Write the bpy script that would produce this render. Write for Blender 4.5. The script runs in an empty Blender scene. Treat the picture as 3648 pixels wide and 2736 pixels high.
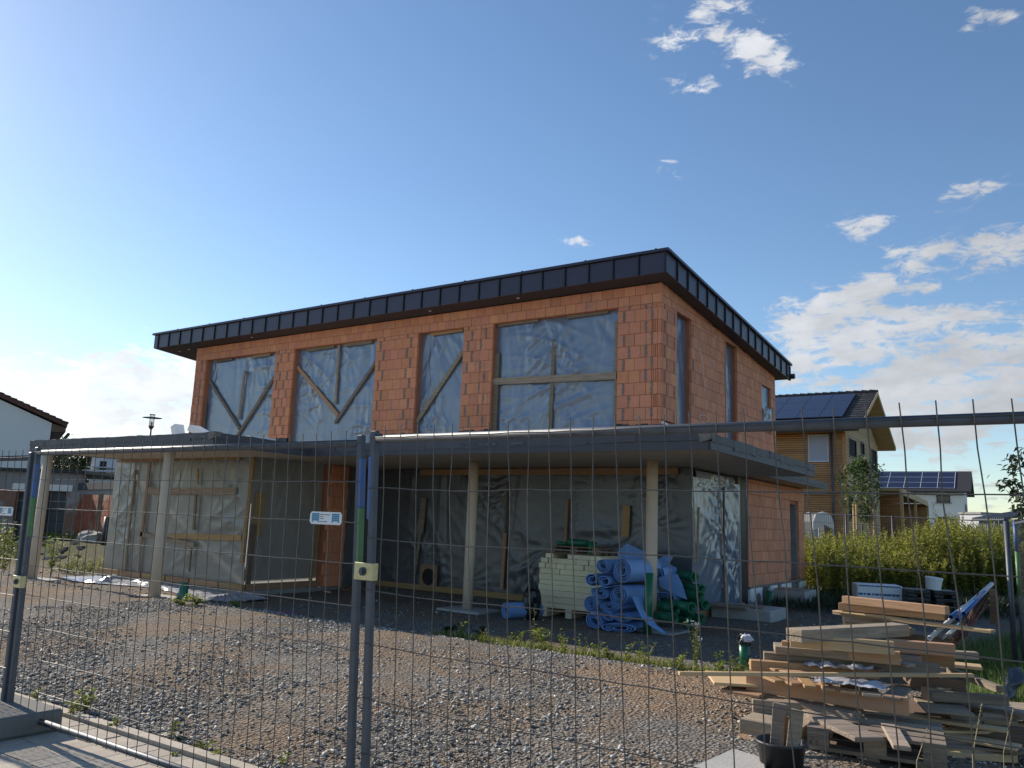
import bpy, bmesh, math, random
import numpy as np
from mathutils import Vector, Matrix, noise
R = math.radians
random.seed(7)
rng = np.random.default_rng(7)
S = bpy.context.scene
COL = S.collection

# ------------------------------------------------------------------ camera, world, sun, exposure
CX, CY, FPX = 1824., 1368., 2855.
_L = np.array([-2476-CX, 1690-CY, FPX]); _R = np.array([3780-CX, 1930-CY, FPX])
_ex = -_L/np.linalg.norm(_L); _ey = _R/np.linalg.norm(_R)
_a = _ex+_ey; _b = _ex-_ey; _a /= np.linalg.norm(_a); _b /= np.linalg.norm(_b)
_ex = (_a+_b)/2**.5; _ey = (_a-_b)/2**.5
_ez = np.cross(_ex, _ey)
if _ez[1] > 0: _ez = -_ez
MW = np.array([_ex, _ey, _ez]); EYE = np.array([0, 0, 1.62])
def ray(px, py): return MW @ np.array([px-CX, py-CY, FPX])
def KX(px, py, x): d = ray(px, py); return EYE+d*((x-EYE[0])/d[0])
def KY(px, py, y): d = ray(px, py); return EYE+d*((y-EYE[1])/d[1])
def KZ(px, py, z): d = ray(px, py); return EYE+d*((z-EYE[2])/d[2])
def KD(px, py, dep): return EYE+ray(px, py)*(dep/FPX)

cam = bpy.data.cameras.new('camera'); co = bpy.data.objects.new('camera', cam); COL.objects.link(co)
cam.sensor_width = 36; cam.lens = FPX/3648*36; cam.clip_start = .05; cam.clip_end = 3000
cm = Matrix.Identity(4)
for i in range(3):
    cm[i][0] = MW[i][0]; cm[i][1] = -MW[i][1]; cm[i][2] = -MW[i][2]; cm[i][3] = EYE[i]
co.matrix_world = cm
S.camera = co

SUN_EL, SUN_AZ = 27.0, (-1.0, 0.10)
sl = bpy.data.lights.new('sun', 'SUN'); sl.energy = 4.6; sl.angle = R(.53); sl.color = (1, .90, .76)
so = bpy.data.objects.new('sun', sl); COL.objects.link(so)
_h = math.hypot(*SUN_AZ); sd = Vector((SUN_AZ[0]/_h*math.cos(R(SUN_EL)), SUN_AZ[1]/_h*math.cos(R(SUN_EL)), math.sin(R(SUN_EL))))
so.rotation_euler = sd.to_track_quat('Z', 'Y').to_euler(); so.location = (-20, 0, 30)

W = bpy.data.worlds.new('World'); S.world = W; W.use_nodes = True
nt = W.node_tree; N = nt.nodes; Lk = nt.links; N.clear()
def nd(t, **k):
    n = N.new(t)
    for a, b in k.items(): setattr(n, a, b)
    return n
def mth(op, a, b=None, c=None, tree=None):
    n = nd('ShaderNodeMath', operation=op)
    for i, v in enumerate((a, b, c)):
        if v is None: continue
        if isinstance(v, (int, float)): n.inputs[i].default_value = v
        else: Lk.new(v, n.inputs[i])
    return n.outputs[0]
sky = nd('ShaderNodeTexSky', sky_type='NISHITA', sun_disc=False)
sky.sun_elevation = R(SUN_EL); sky.sun_rotation = math.atan2(SUN_AZ[0], SUN_AZ[1])
sky.air_density = 1.0; sky.dust_density = 0.22; sky.ozone_density = 2.0; sky.altitude = 300
tc = nd('ShaderNodeTexCoord')
def vdot(v):
    n = nd('ShaderNodeVectorMath', operation='DOT_PRODUCT'); Lk.new(tc.outputs['Generated'], n.inputs[0])
    n.inputs[1].default_value = tuple(v); return n.outputs['Value']
fw = MW @ np.array([0, 0, 1.]); rt = MW @ np.array([1., 0, 0]); up = MW @ np.array([0, -1., 0])
dF = mth('MAXIMUM', vdot(fw), .05); gU = mth('DIVIDE', vdot(rt), dF); gV = mth('DIVIDE', vdot(up), dF)
sep = nd('ShaderNodeSeparateXYZ'); Lk.new(tc.outputs['Generated'], sep.inputs[0])
hz = mth('ADD', mth('MAXIMUM', sep.outputs[2], 0.0), .10)
cmb = nd('ShaderNodeCombineXYZ'); Lk.new(mth('DIVIDE', sep.outputs[0], hz), cmb.inputs[0]); Lk.new(mth('DIVIDE', sep.outputs[1], hz), cmb.inputs[1])
def wn(scale, det, rough, vec, dist=0.0, off=(0, 0, 0), sc=(1, 1, 1)):
    m = nd('ShaderNodeMapping'); Lk.new(vec, m.inputs[0]); m.inputs['Location'].default_value = off; m.inputs['Scale'].default_value = sc
    n = nd('ShaderNodeTexNoise'); n.inputs['Scale'].default_value = scale; n.inputs['Detail'].default_value = det
    n.inputs['Roughness'].default_value = rough; n.inputs['Distortion'].default_value = dist
    Lk.new(m.outputs[0], n.inputs['Vector']); return n.outputs[0]
nA = wn(3.2, 9, .60, cmb.outputs[0], .25)
nB = wn(34., 9, .66, tc.outputs['Generated'], .5, (3, 1, 2), (1, 1, 2.4))
# cloud banks: centre (photo direction), half sizes, tilt, density
BL = [(2720, 180, 145, 85, 25, 1.5), (2560, 20, 130, 40, 0, 0.82), (2490, 300, 110, 55, -10, 0.82), (2370, 150, 60, 50, 10, 0.72), (2470, 125, 70, 45, -30, 0.72), (2400, 610, 70, 45, 20, 0.86), (2050, 858, 70, 28, 10, 0.86), (3475, 70, 55, 50, -45, 0.95), (3580, 55, 50, 30, 0, 0.94), (3380, 1420, 430, 120, -6, 1.05), (3050, 790, 100, 40, -12, 1.09), (3110, 820, 90, 32, -25, 1.04), (3430, 685, 150, 35, -14, 1.04), (3280, 915, 100, 50, -20, 1.09), (3180, 892, 60, 22, 0, 0.94), (3560, 880, 190, 75, -22, 1.29), (2880, 1110, 190, 70, -5, 1.19), (3080, 1050, 140, 55, -28, 1.14), (3180, 1140, 120, 40, 5, 1.14), (2920, 1205, 170, 36, 0, 1.09), (3450, 1100, 230, 45, -12, 0.9), (3560, 1250, 330, 110, -10, 1.15), (3380, 1420, 430, 120, -6, 1.05), (2880, 1290, 130, 40, -5, 1.04), (3200, 1560, 400, 50, 0, 0.72), (3200, 1740, 60, 60, 0, 0.85), (3390, 1700, 70, 90, 0, 0.81), (3520, 1760, 80, 70, 0, 0.77), (3120, 1860, 500, 40, 0, 0.54), (300, 1420, 760, 150, 6, 1.03), (620, 1335, 300, 110, -2, 1.03), (200, 1620, 700, 170, 0, 0.85), (1300, 1560, 900, 120, 0, 0.81), (3300, 1020, 70, 24, -10, 0.95), (2790, 1345, 60, 25, 0, 0.8), (3000, 1265, 120, 26, -5, 0.95), (2560, 130, 40, 25, 0, 0.58)]
dens = None
for (bx, by, sx, sy, an, am) in BL:
    u0 = (bx-CX)/FPX; v0 = (CY-by)/FPX; ca, sa = math.cos(R(-an)), math.sin(R(-an))
    du = mth('SUBTRACT', gU, u0); dv = mth('SUBTRACT', gV, v0)
    a1 = mth('ADD', mth('MULTIPLY', du, ca/sx*FPX), mth('MULTIPLY', dv, sa/sx*FPX))
    b1 = mth('ADD', mth('MULTIPLY', du, -sa/sy*FPX), mth('MULTIPLY', dv, ca/sy*FPX))
    r2 = mth('ADD', mth('MULTIPLY', a1, a1), mth('MULTIPLY', b1, b1))
    g = mth('MULTIPLY', mth('EXPONENT', mth('MULTIPLY', r2, -.8)), am)
    dens = g if dens is None else mth('ADD', dens, g)
front = mth('GREATER_THAN', vdot(fw), .06)
dens = mth('MULTIPLY', dens, front)
# elsewhere the same broken cloud goes on low over the horizon
low = nd('ShaderNodeMapRange', interpolation_type='SMOOTHSTEP'); Lk.new(sep.outputs[2], low.inputs[0])
low.inputs[1].default_value = .02; low.inputs[2].default_value = .32; low.inputs[3].default_value = .55; low.inputs[4].default_value = .02
dens = mth('ADD', mth('MINIMUM', dens, 1.3), mth('MULTIPLY', low.outputs[0], mth('SUBTRACT', 1.0, front)))
nmix = mth('ADD', mth('MULTIPLY', nA, .42), mth('MULTIPLY', nB, .58))
cover = mth('SUBTRACT', mth('ADD', mth('MULTIPLY', dens, .46), mth('MULTIPLY', nmix, 2.5)), 1.50)
ram = nd('ShaderNodeMapRange', interpolation_type='SMOOTHSTEP'); Lk.new(cover, ram.inputs[0])
ram.inputs[1].default_value = .0; ram.inputs[2].default_value = .34; ram.inputs[3].default_value = 0; ram.inputs[4].default_value = 1
mask = mth('MULTIPLY', ram.outputs[0], mth('MINIMUM', mth('MULTIPLY', dens, 1.6), 1.0))
shade = nd('ShaderNodeMapRange'); Lk.new(wn(15., 5, .6, tc.outputs['Generated'], .3, (9, 4, 1), (1, 1, 2.2)), shade.inputs[0])
shade.inputs[1].default_value = .35; shade.inputs[2].default_value = .65; shade.inputs[3].default_value = .86; shade.inputs[4].default_value = 1.08
# clouds glow more towards the sun
sunw = nd('ShaderNodeMapRange'); Lk.new(vdot(sd), sunw.inputs[0])
sunw.inputs[1].default_value = .1; sunw.inputs[2].default_value = .9; sunw.inputs[3].default_value = 3.1; sunw.inputs[4].default_value = 6.0
cval = mth('MULTIPLY', shade.outputs[0], sunw.outputs[0])
ccol = nd('ShaderNodeCombineColor'); Lk.new(mth('MULTIPLY', cval, .97), ccol.inputs[0]); Lk.new(mth('MULTIPLY', cval, .99), ccol.inputs[1]); Lk.new(mth('MULTIPLY', cval, 1.03), ccol.inputs[2])
mx = nd('ShaderNodeMix', data_type='RGBA'); Lk.new(mth('MULTIPLY', mask, .92), mx.inputs[0]); hsv = nd('ShaderNodeHueSaturation'); hsv.inputs['Saturation'].default_value = 1.08; hsv.inputs['Value'].default_value = .88; Lk.new(sky.outputs[0], hsv.inputs['Color']); Lk.new(hsv.outputs[0], mx.inputs[6]); Lk.new(ccol.outputs[0], mx.inputs[7])
bg = nd('ShaderNodeBackground'); Lk.new(mx.outputs[2], bg.inputs[0]); bg.inputs[1].default_value = .125
wo = nd('ShaderNodeOutputWorld'); Lk.new(bg.outputs[0], wo.inputs[0])

S.view_settings.view_transform = 'Standard'; S.view_settings.look = 'None'; S.view_settings.gamma = 1
S.view_settings.use_curve_mapping = False; S.view_settings.exposure = 0.5
S.cycles.use_denoising = True
S.cycles.max_bounces = 6; S.cycles.diffuse_bounces = 3; S.cycles.glossy_bounces = 3; S.cycles.transmission_bounces = 4; S.cycles.transparent_max_bounces = 8
S.cycles.sample_clamp_indirect = 6

# ------------------------------------------------------------------ materials
def mat(name, col, rough=.7, metal=0., var=None, vscale=8., bump=0., bscale=40., island=0., islhue=0., stretch=(1, 1, 1), spec=.5,
        trans=0., dirt=None, dscale=2., dthr=(.45, .7), obj_coord=True, wave=None):
    m = bpy.data.materials.new(name); m.use_nodes = True
    t = m.node_tree; n_ = t.nodes; l = t.links
    b = n_['Principled BSDF']; b.inputs['Roughness'].default_value = rough; b.inputs['Metallic'].default_value = metal
    b.inputs['Specular IOR Level'].default_value = spec
    tcn = n_.new('ShaderNodeTexCoord'); src = tcn.outputs['Object' if obj_coord else 'Generated']
    if obj_coord == 'world':
        g = n_.new('ShaderNodeNewGeometry'); src = g.outputs['Position']
    mp = n_.new('ShaderNodeMapping'); l.new(src, mp.inputs[0]); mp.inputs['Scale'].default_value = stretch
    def noi(scale, det=6, rough_=.6, vec=mp.outputs[0]):
        q = n_.new('ShaderNodeTexNoise'); q.inputs['Scale'].default_value = scale; q.inputs['Detail'].default_value = det
        q.inputs['Roughness'].default_value = rough_; l.new(vec, q.inputs['Vector']); return q.outputs[0]
    def mix(f, a, c):
        q = n_.new('ShaderNodeMix'); q.data_type = 'RGBA'
        for sck, v in ((0, f), (6, a), (7, c)):
            if isinstance(v, (float, int)): q.inputs[sck].default_value = v
            elif isinstance(v, tuple): q.inputs[sck].default_value = (*v, 1)
            else: l.new(v, q.inputs[sck])
        return q.outputs[2]
    def rmp(v, a, c, lo=0., hi=1.):
        q = n_.new('ShaderNodeMapRange'); l.new(v, q.inputs[0]); q.inputs[1].default_value = a; q.inputs[2].default_value = c
        q.inputs[3].default_value = lo; q.inputs[4].default_value = hi; return q.outputs[0]
    c = col
    if var: c = mix(rmp(noi(vscale), .3, .7), col, var)
    if dirt: c = mix(rmp(noi(dscale, 8, .7), dthr[0], dthr[1]), c, dirt)
    if island or islhue:
        oi = n_.new('ShaderNodeObjectInfo'); ge = n_.new('ShaderNodeNewGeometry')
        ad = n_.new('ShaderNodeMath'); ad.operation = 'ADD'; l.new(oi.outputs['Random'], ad.inputs[0]); l.new(ge.outputs['Random Per Island'], ad.inputs[1])
        fr = n_.new('ShaderNodeMath'); fr.operation = 'FRACT'; l.new(ad.outputs[0], fr.inputs[0])
        hs = n_.new('ShaderNodeHueSaturation')
        if isinstance(c, tuple): hs.inputs['Color'].default_value = (*c, 1)
        else: l.new(c, hs.inputs['Color'])
        l.new(rmp(fr.outputs[0], 0, 1, 1-island, 1+island), hs.inputs['Value'])
        f2 = n_.new('ShaderNodeMath'); f2.operation = 'MULTIPLY'; l.new(fr.outputs[0], f2.inputs[0]); f2.inputs[1].default_value = 17.3
        f3 = n_.new('ShaderNodeMath'); f3.operation = 'FRACT'; l.new(f2.outputs[0], f3.inputs[0])
        l.new(rmp(f3.outputs[0], 0, 1, .5-islhue, .5+islhue), hs.inputs['Hue'])
        l.new(rmp(f3.outputs[0], 0, 1, 1-islhue*6, 1+islhue*3), hs.inputs['Saturation'])
        c = hs.outputs[0]
    if isinstance(c, tuple): b.inputs['Base Color'].default_value = (*c, 1)
    else: l.new(c, b.inputs['Base Color'])
    if bump:
        bp = n_.new('ShaderNodeBump'); bp.inputs['Strength'].default_value = bump; bp.inputs['Distance'].default_value = .02
        l.new(noi(bscale), bp.inputs['Height']); l.new(bp.outputs[0], b.inputs['Normal'])
    if trans:
        tr = n_.new('ShaderNodeBsdfTranslucent'); ms = n_.new('ShaderNodeMixShader'); ms.inputs[0].default_value = trans
        if isinstance(c, tuple): tr.inputs[0].default_value = (*c, 1)
        else: l.new(c, tr.inputs[0])
        l.new(b.outputs[0], ms.inputs[1]); l.new(tr.outputs[0], ms.inputs[2]); l.new(ms.outputs[0], n_['Material Output'].inputs[0])
    return m
M = {}
M['brick'] = mat('clay_brick', (.69, .28, .152), .85, var=(.61, .24, .128), vscale=6, bump=.35, bscale=45, island=.10, islhue=.005, obj_coord='world', dirt=(.36, .24, .19), dscale=2.6, dthr=(.56, .78))
M['brick_pale'] = mat('clay_brick_pale', (.72, .32, .175), .85, var=(.66, .27, .14), vscale=6, bump=.3, bscale=45, island=.07, islhue=.004, obj_coord='world', dirt=(.40, .27, .2), dscale=2.6, dthr=(.56, .78))
M['clay'] = mat('clay_backing', (.46, .17, .085), .9, var=(.36, .14, .075), vscale=5, bump=.3)
M['mortar'] = mat('grey_mortar', (.26, .235, .21), .95, var=(.18, .16, .14), vscale=20, bump=.6, bscale=70)
M['bitumen'] = mat('black_membrane', (.012, .013, .018), .5, bump=.5, bscale=30)
M['fascia'] = mat('dark_standing_metal', (.052, .042, .066), .36, .25, var=(.04, .034, .054), vscale=3, spec=.6, island=.10)
M['fascia_dark'] = mat('dark_seam_metal', (.018, .018, .026), .45, .2)
M['soffit'] = mat('soffit_metal', (.040, .037, .042), .6)
M['edge'] = mat('canopy_edge_felt', (.085, .082, .092), .6, var=(.075, .076, .09), vscale=5, bump=.25, bscale=25, island=.12)
M['ceiling'] = mat('raw_ceiling_concrete', (.62, .52, .40), .9, var=(.50, .43, .34), vscale=2.5, bump=.2, bscale=20, obj_coord='world')
M['column'] = mat('column_concrete', (.66, .52, .38), .8, var=(.57, .45, .33), vscale=4, bump=.15, bscale=40, dirt=(.30, .26, .22), dscale=3, dthr=(.62, .8))
M['concrete'] = mat('concrete', (.34, .325, .30), .9, var=(.26, .25, .23), vscale=5, bump=.4, bscale=50, obj_coord='world')
M['concrete_l'] = mat('pale_concrete', (.45, .43, .40), .9, var=(.36, .35, .33), vscale=6, bump=.3, bscale=50, obj_coord='world')
M['wood'] = mat('new_timber', (.42, .25, .12), .7, var=(.32, .18, .08), vscale=2.5, stretch=(.6, 9, 9), bump=.25, bscale=6, island=.2, islhue=.012)
M['wood_pale'] = mat('pale_timber', (.56, .40, .22), .7, var=(.45, .30, .15), vscale=2.5, stretch=(.6, 9, 9), bump=.25, bscale=6, island=.15)
M['wood_grey'] = mat('weathered_timber', (.36, .285, .205), .85, var=(.20, .155, .11), vscale=3.2, stretch=(.6, 9, 9), bump=.6, bscale=8, island=.32, islhue=.012, dirt=(.14, .11, .09), dscale=5, dthr=(.5, .75))
M['wood_dark'] = mat('dark_timber', (.20, .13, .085), .8, var=(.13, .09, .06), vscale=3, stretch=(.6, 9, 9), bump=.4, bscale=6, island=.2)
M['galv'] = mat('galvanised_steel', (.10, .11, .13), .55, .5, var=(.07, .08, .10), vscale=12, bump=.05, bscale=60)
M['wire'] = mat('galvanised_wire', (.075, .07, .066), .45, .5)
M['zinc'] = mat('yellow_zinc', (.55, .52, .33), .35, .7, var=(.42, .38, .22), vscale=30)
M['gband'] = mat('green_band', (.06, .22, .045), .5, var=(.10, .15, .10), vscale=9)
M['bband'] = mat('blue_band', (.03, .11, .36), .5, var=(.08, .12, .20), vscale=9)
M['foam'] = mat('blue_foam', (.22, .38, .66), .85, var=(.16, .30, .57), vscale=4, bump=.25, bscale=90, island=.08)
M['gpipe'] = mat('green_plastic', (.012, .15, .075), .35, var=(.010, .12, .06), vscale=3)
M['insul'] = mat('cream_insulation', (.80, .70, .47), .9, var=(.70, .60, .38), vscale=5, bump=.15, bscale=60, island=.09, islhue=.006, dirt=(.42, .25, .10), dscale=2.2, dthr=(.66, .82))
M['eps'] = mat('white_polystyrene', (.80, .80, .78), .8, bump=.1, bscale=80, island=.04)
M['bag'] = mat('black_bag', (.012, .013, .016), .3, bump=.5, bscale=14)
M['wbag'] = mat('white_bag', (.6, .6, .66), .4, bump=.4, bscale=14)
M['ballast'] = mat('dark_ballast_concrete', (.17, .165, .155), .9, var=(.13, .125, .12), vscale=6, bump=.4, bscale=50)
M['silver'] = mat('crumpled_foil', (.62, .63, .66), .3, .3, var=(.45, .45, .5), vscale=5, bump=.5, bscale=12)
M['plastic_black'] = mat('black_rubber', (.025, .026, .028), .5, bump=.15, bscale=30)
M['white'] = mat('white_plastic', (.72, .74, .76), .45)
M['render'] = mat('white_render', (.78, .76, .72), .9, bump=.05, bscale=60, obj_coord='world')
M['render_g'] = mat('grey_render', (.50, .50, .53), .9, obj_coord='world')
M['rooft'] = mat('brown_roof_tile', (.14, .055, .035), .7, var=(.10, .04, .03), vscale=3, island=.2)
M['rooft_d'] = mat('dark_roof_tile', (.055, .048, .046), .6, var=(.04, .035, .035), vscale=3, island=.25)
M['pv'] = mat('solar_cells', (.018, .020, .052), .22, .2, spec=.7, island=.1)
M['pvf'] = mat('solar_frame', (.55, .55, .6), .4, .6)
M['clad'] = mat('larch_cladding', (.56, .29, .12), .75, var=(.44, .21, .08), vscale=1.2, stretch=(1, 1, 9), island=.14, bump=.1)
M['clad_y'] = mat('pale_larch_cladding', (.60, .42, .23), .75, var=(.48, .33, .18), vscale=1.2, stretch=(1, 1, 9), island=.12, bump=.1)
M['glass'] = mat('dark_glass', (.02, .025, .03), .08, spec=.8)
M['shutter'] = mat('grey_shutter', (.44, .44, .50), .6, bump=.1)
M['dark'] = mat('dark_interior', (.02, .02, .02), .9)
M['gate'] = mat('dark_gate', (.045, .05, .06), .5)
M['oldbrick'] = mat('old_red_brick', (.36, .085, .035), .9, var=(.26, .07, .035), vscale=3, island=.12, dirt=(.33, .24, .19), dscale=1.2, dthr=(.52, .6), obj_coord='world')
M['oldbrick_p'] = mat('patched_brick', (.27, .14, .09), .9, var=(.22, .12, .085), vscale=2, dirt=(.34, .30, .28), dscale=.9, dthr=(.5, .58), obj_coord='world')
M['plaster'] = mat('grey_plaster', (.30, .29, .30), .9, var=(.24, .22, .21), vscale=2, obj_coord='world')
M['bark'] = mat('bark', (.20, .17, .13), .9, var=(.12, .10, .08), vscale=10, bump=.5)
M['leaf'] = mat('green_leaf', (.075, .12, .028), .55, island=.35, islhue=.025, trans=.35)
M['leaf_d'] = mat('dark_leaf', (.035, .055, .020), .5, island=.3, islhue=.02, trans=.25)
M['golden'] = mat('goldenrod_leaf', (.27, .28, .045), .6, island=.35, islhue=.03, trans=.45)
M['weed'] = mat('weed_leaf', (.22, .25, .04), .6, island=.35, islhue=.035, trans=.45)
M['grass'] = mat('grass_blade', (.15, .21, .05), .6, island=.35, islhue=.03, trans=.4)
M['dry'] = mat('dry_stem', (.32, .27, .15), .8, island=.2)
M['stone'] = mat('gravel_stone', (.31, .285, .25), .8, island=.6, islhue=.02, bump=.2)
M['asphalt'] = mat('asphalt', (.07, .07, .072), .9, bump=.2)
M['paver'] = mat('concrete_paver', (.50, .435, .35), .9, var=(.39, .335, .27), vscale=12, bump=.3, bscale=90, island=.10, islhue=.008, dirt=(.20, .17, .13), dscale=4, dthr=(.6, .85))
M['purple'] = mat('mauve_pipe', (.16, .07, .16), .4, var=(.22, .04, .04), vscale=1.0)
M['bluepipe'] = mat('blue_pipe', (.03, .11, .32), .35)
M['whitepipe'] = mat('white_pipe', (.62, .62, .62), .4)
M['metal_blue'] = mat('blue_grey_sheet', (.16, .19, .25), .5, .3)
M['lampmetal'] = mat('lamp_metal', (.09, .085, .09), .4, .5)
M['rust'] = mat('rusty_steel', (.16, .07, .04), .8)
M['print'] = mat('print_blue', (.03, .15, .28), .5)
M['print_l'] = mat('print_light_blue', (.25, .50, .62), .5)
M['print_k'] = mat('print_dark', (.03, .03, .035), .5)

def film_mat(name, col, alpha_tr, rough=.3, spec=.7, bs=.5):
    m = mat(name, col, rough, 0.15, bump=bs, bscale=5, spec=1., trans=alpha_tr, stretch=(1, 1, .45))
    b = m.node_tree.nodes['Principled BSDF']; b.inputs['IOR'].default_value = 1.6
    return m
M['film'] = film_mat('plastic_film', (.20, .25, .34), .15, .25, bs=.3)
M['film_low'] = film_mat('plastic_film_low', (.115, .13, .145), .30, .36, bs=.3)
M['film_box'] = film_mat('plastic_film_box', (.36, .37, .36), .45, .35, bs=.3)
M['clear'] = mat('lamp_glass', (.8, .8, .8), .1)
_t = M['clear'].node_tree; _tr = _t.nodes.new('ShaderNodeBsdfTransparent'); _ms = _t.nodes.new('ShaderNodeMixShader'); _ms.inputs[0].default_value = .8
_t.links.new(_t.nodes['Principled BSDF'].outputs[0], _ms.inputs[1]); _t.links.new(_tr.outputs[0], _ms.inputs[2]); _t.links.new(_ms.outputs[0], _t.nodes['Material Output'].inputs[0])

def ground_mat():
    m = bpy.data.materials.new('gravel_ground'); m.use_nodes = True; t = m.node_tree; n_ = t.nodes; l = t.links
    b = n_['Principled BSDF']; b.inputs['Roughness'].default_value = .95; b.inputs['Specular IOR Level'].default_value = .2
    g = n_.new('ShaderNodeNewGeometry'); pos = g.outputs['Position']
    def noi(s, d=8, r=.65):
        q = n_.new('ShaderNodeTexNoise'); q.inputs['Scale'].default_value = s; q.inputs['Detail'].default_value = d; q.inputs['Roughness'].default_value = r; l.new(pos, q.inputs['Vector']); return q.outputs[0]
    def rmp(v, a, c, lo=0., hi=1.):
        q = n_.new('ShaderNodeMapRange'); l.new(v, q.inputs[0]); q.inputs[1].default_value = a; q.inputs[2].default_value = c; q.inputs[3].default_value = lo; q.inputs[4].default_value = hi; return q.outputs[0]
    def mix(f, a, c):
        q = n_.new('ShaderNodeMix'); q.data_type = 'RGBA'
        for sck, v in ((0, f), (6, a), (7, c)):
            if isinstance(v, tuple): q.inputs[sck].default_value = (*v, 1)
            else: l.new(v, q.inputs[sck])
        return q.outputs[2]
    vo = n_.new('ShaderNodeTexVoronoi'); vo.inputs['Scale'].default_value = 34; l.new(pos, vo.inputs['Vector'])
    vb = n_.new('ShaderNodeTexVoronoi'); vb.inputs['Scale'].default_value = 80; l.new(pos, vb.inputs['Vector'])
    sx = n_.new('ShaderNodeSeparateColor'); l.new(vo.outputs['Color'], sx.inputs[0])
    grey = mix(rmp(sx.outputs[0], 0, 1), (.11, .10, .092), (.36, .335, .30))
    sx2 = n_.new('ShaderNodeSeparateColor'); l.new(vb.outputs['Color'], sx2.inputs[0])
    sand = mix(rmp(sx2.outputs[0], 0, 1), (.18, .13, .092), (.38, .285, .20))
    c = mix(rmp(noi(.9, 5, .6), .43, .57), grey, sand)
    c = mix(rmp(noi(.55, 4, .6), .62, .74, 0, .7), c, (.40, .26, .15))
    c = mix(rmp(noi(6.), .4, .75, 0, .5), c, (.13, .10, .075))
    vd = n_.new('ShaderNodeVectorMath'); vd.operation = 'MULTIPLY_ADD'; l.new(pos, vd.inputs[0]); ce = KZ(2500, 2440, .1); vd.inputs[1].default_value = (.75, 1.1, 0); vd.inputs[2].default_value = (-ce[0]*.75, -ce[1]*1.1, 0)
    vq = n_.new('ShaderNodeVectorMath'); vq.operation = 'LENGTH'; l.new(vd.outputs[0], vq.inputs[0]); ad2 = n_.new('ShaderNodeMath'); ad2.operation = 'ADD'; l.new(vq.outputs['Value'], ad2.inputs[0]); l.new(rmp(noi(2.2, 6, .6), 0, 1, -.7, .7), ad2.inputs[1])
    c = mix(rmp(ad2.outputs[0], .65, 1.35, .6, 0), c, (.38, .25, .15))
    # open country beyond the plots: meadow
    vl = n_.new('ShaderNodeVectorMath'); vl.operation = 'LENGTH'; l.new(pos, vl.inputs[0])
    mead = mix(rmp(noi(.6), .35, .65), (.07, .085, .03), (.13, .12, .05))
    c = mix(rmp(vl.outputs['Value'], 24, 30), c, mead)
    l.new(c, b.inputs['Base Color'])
    bp = n_.new('ShaderNodeBump'); bp.inputs['Strength'].default_value = 1.0; bp.inputs['Distance'].default_value = .05
    ad = n_.new('ShaderNodeMath'); ad.operation = 'ADD'; l.new(vo.outputs['Distance'], ad.inputs[0]); l.new(rmp(noi(14.), 0, 1, 0, 1.2), ad.inputs[1])
    l.new(ad.outputs[0], bp.inputs['Height']); l.new(bp.outputs[0], b.inputs['Normal'])
    return m
M['ground'] = ground_mat()

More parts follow.
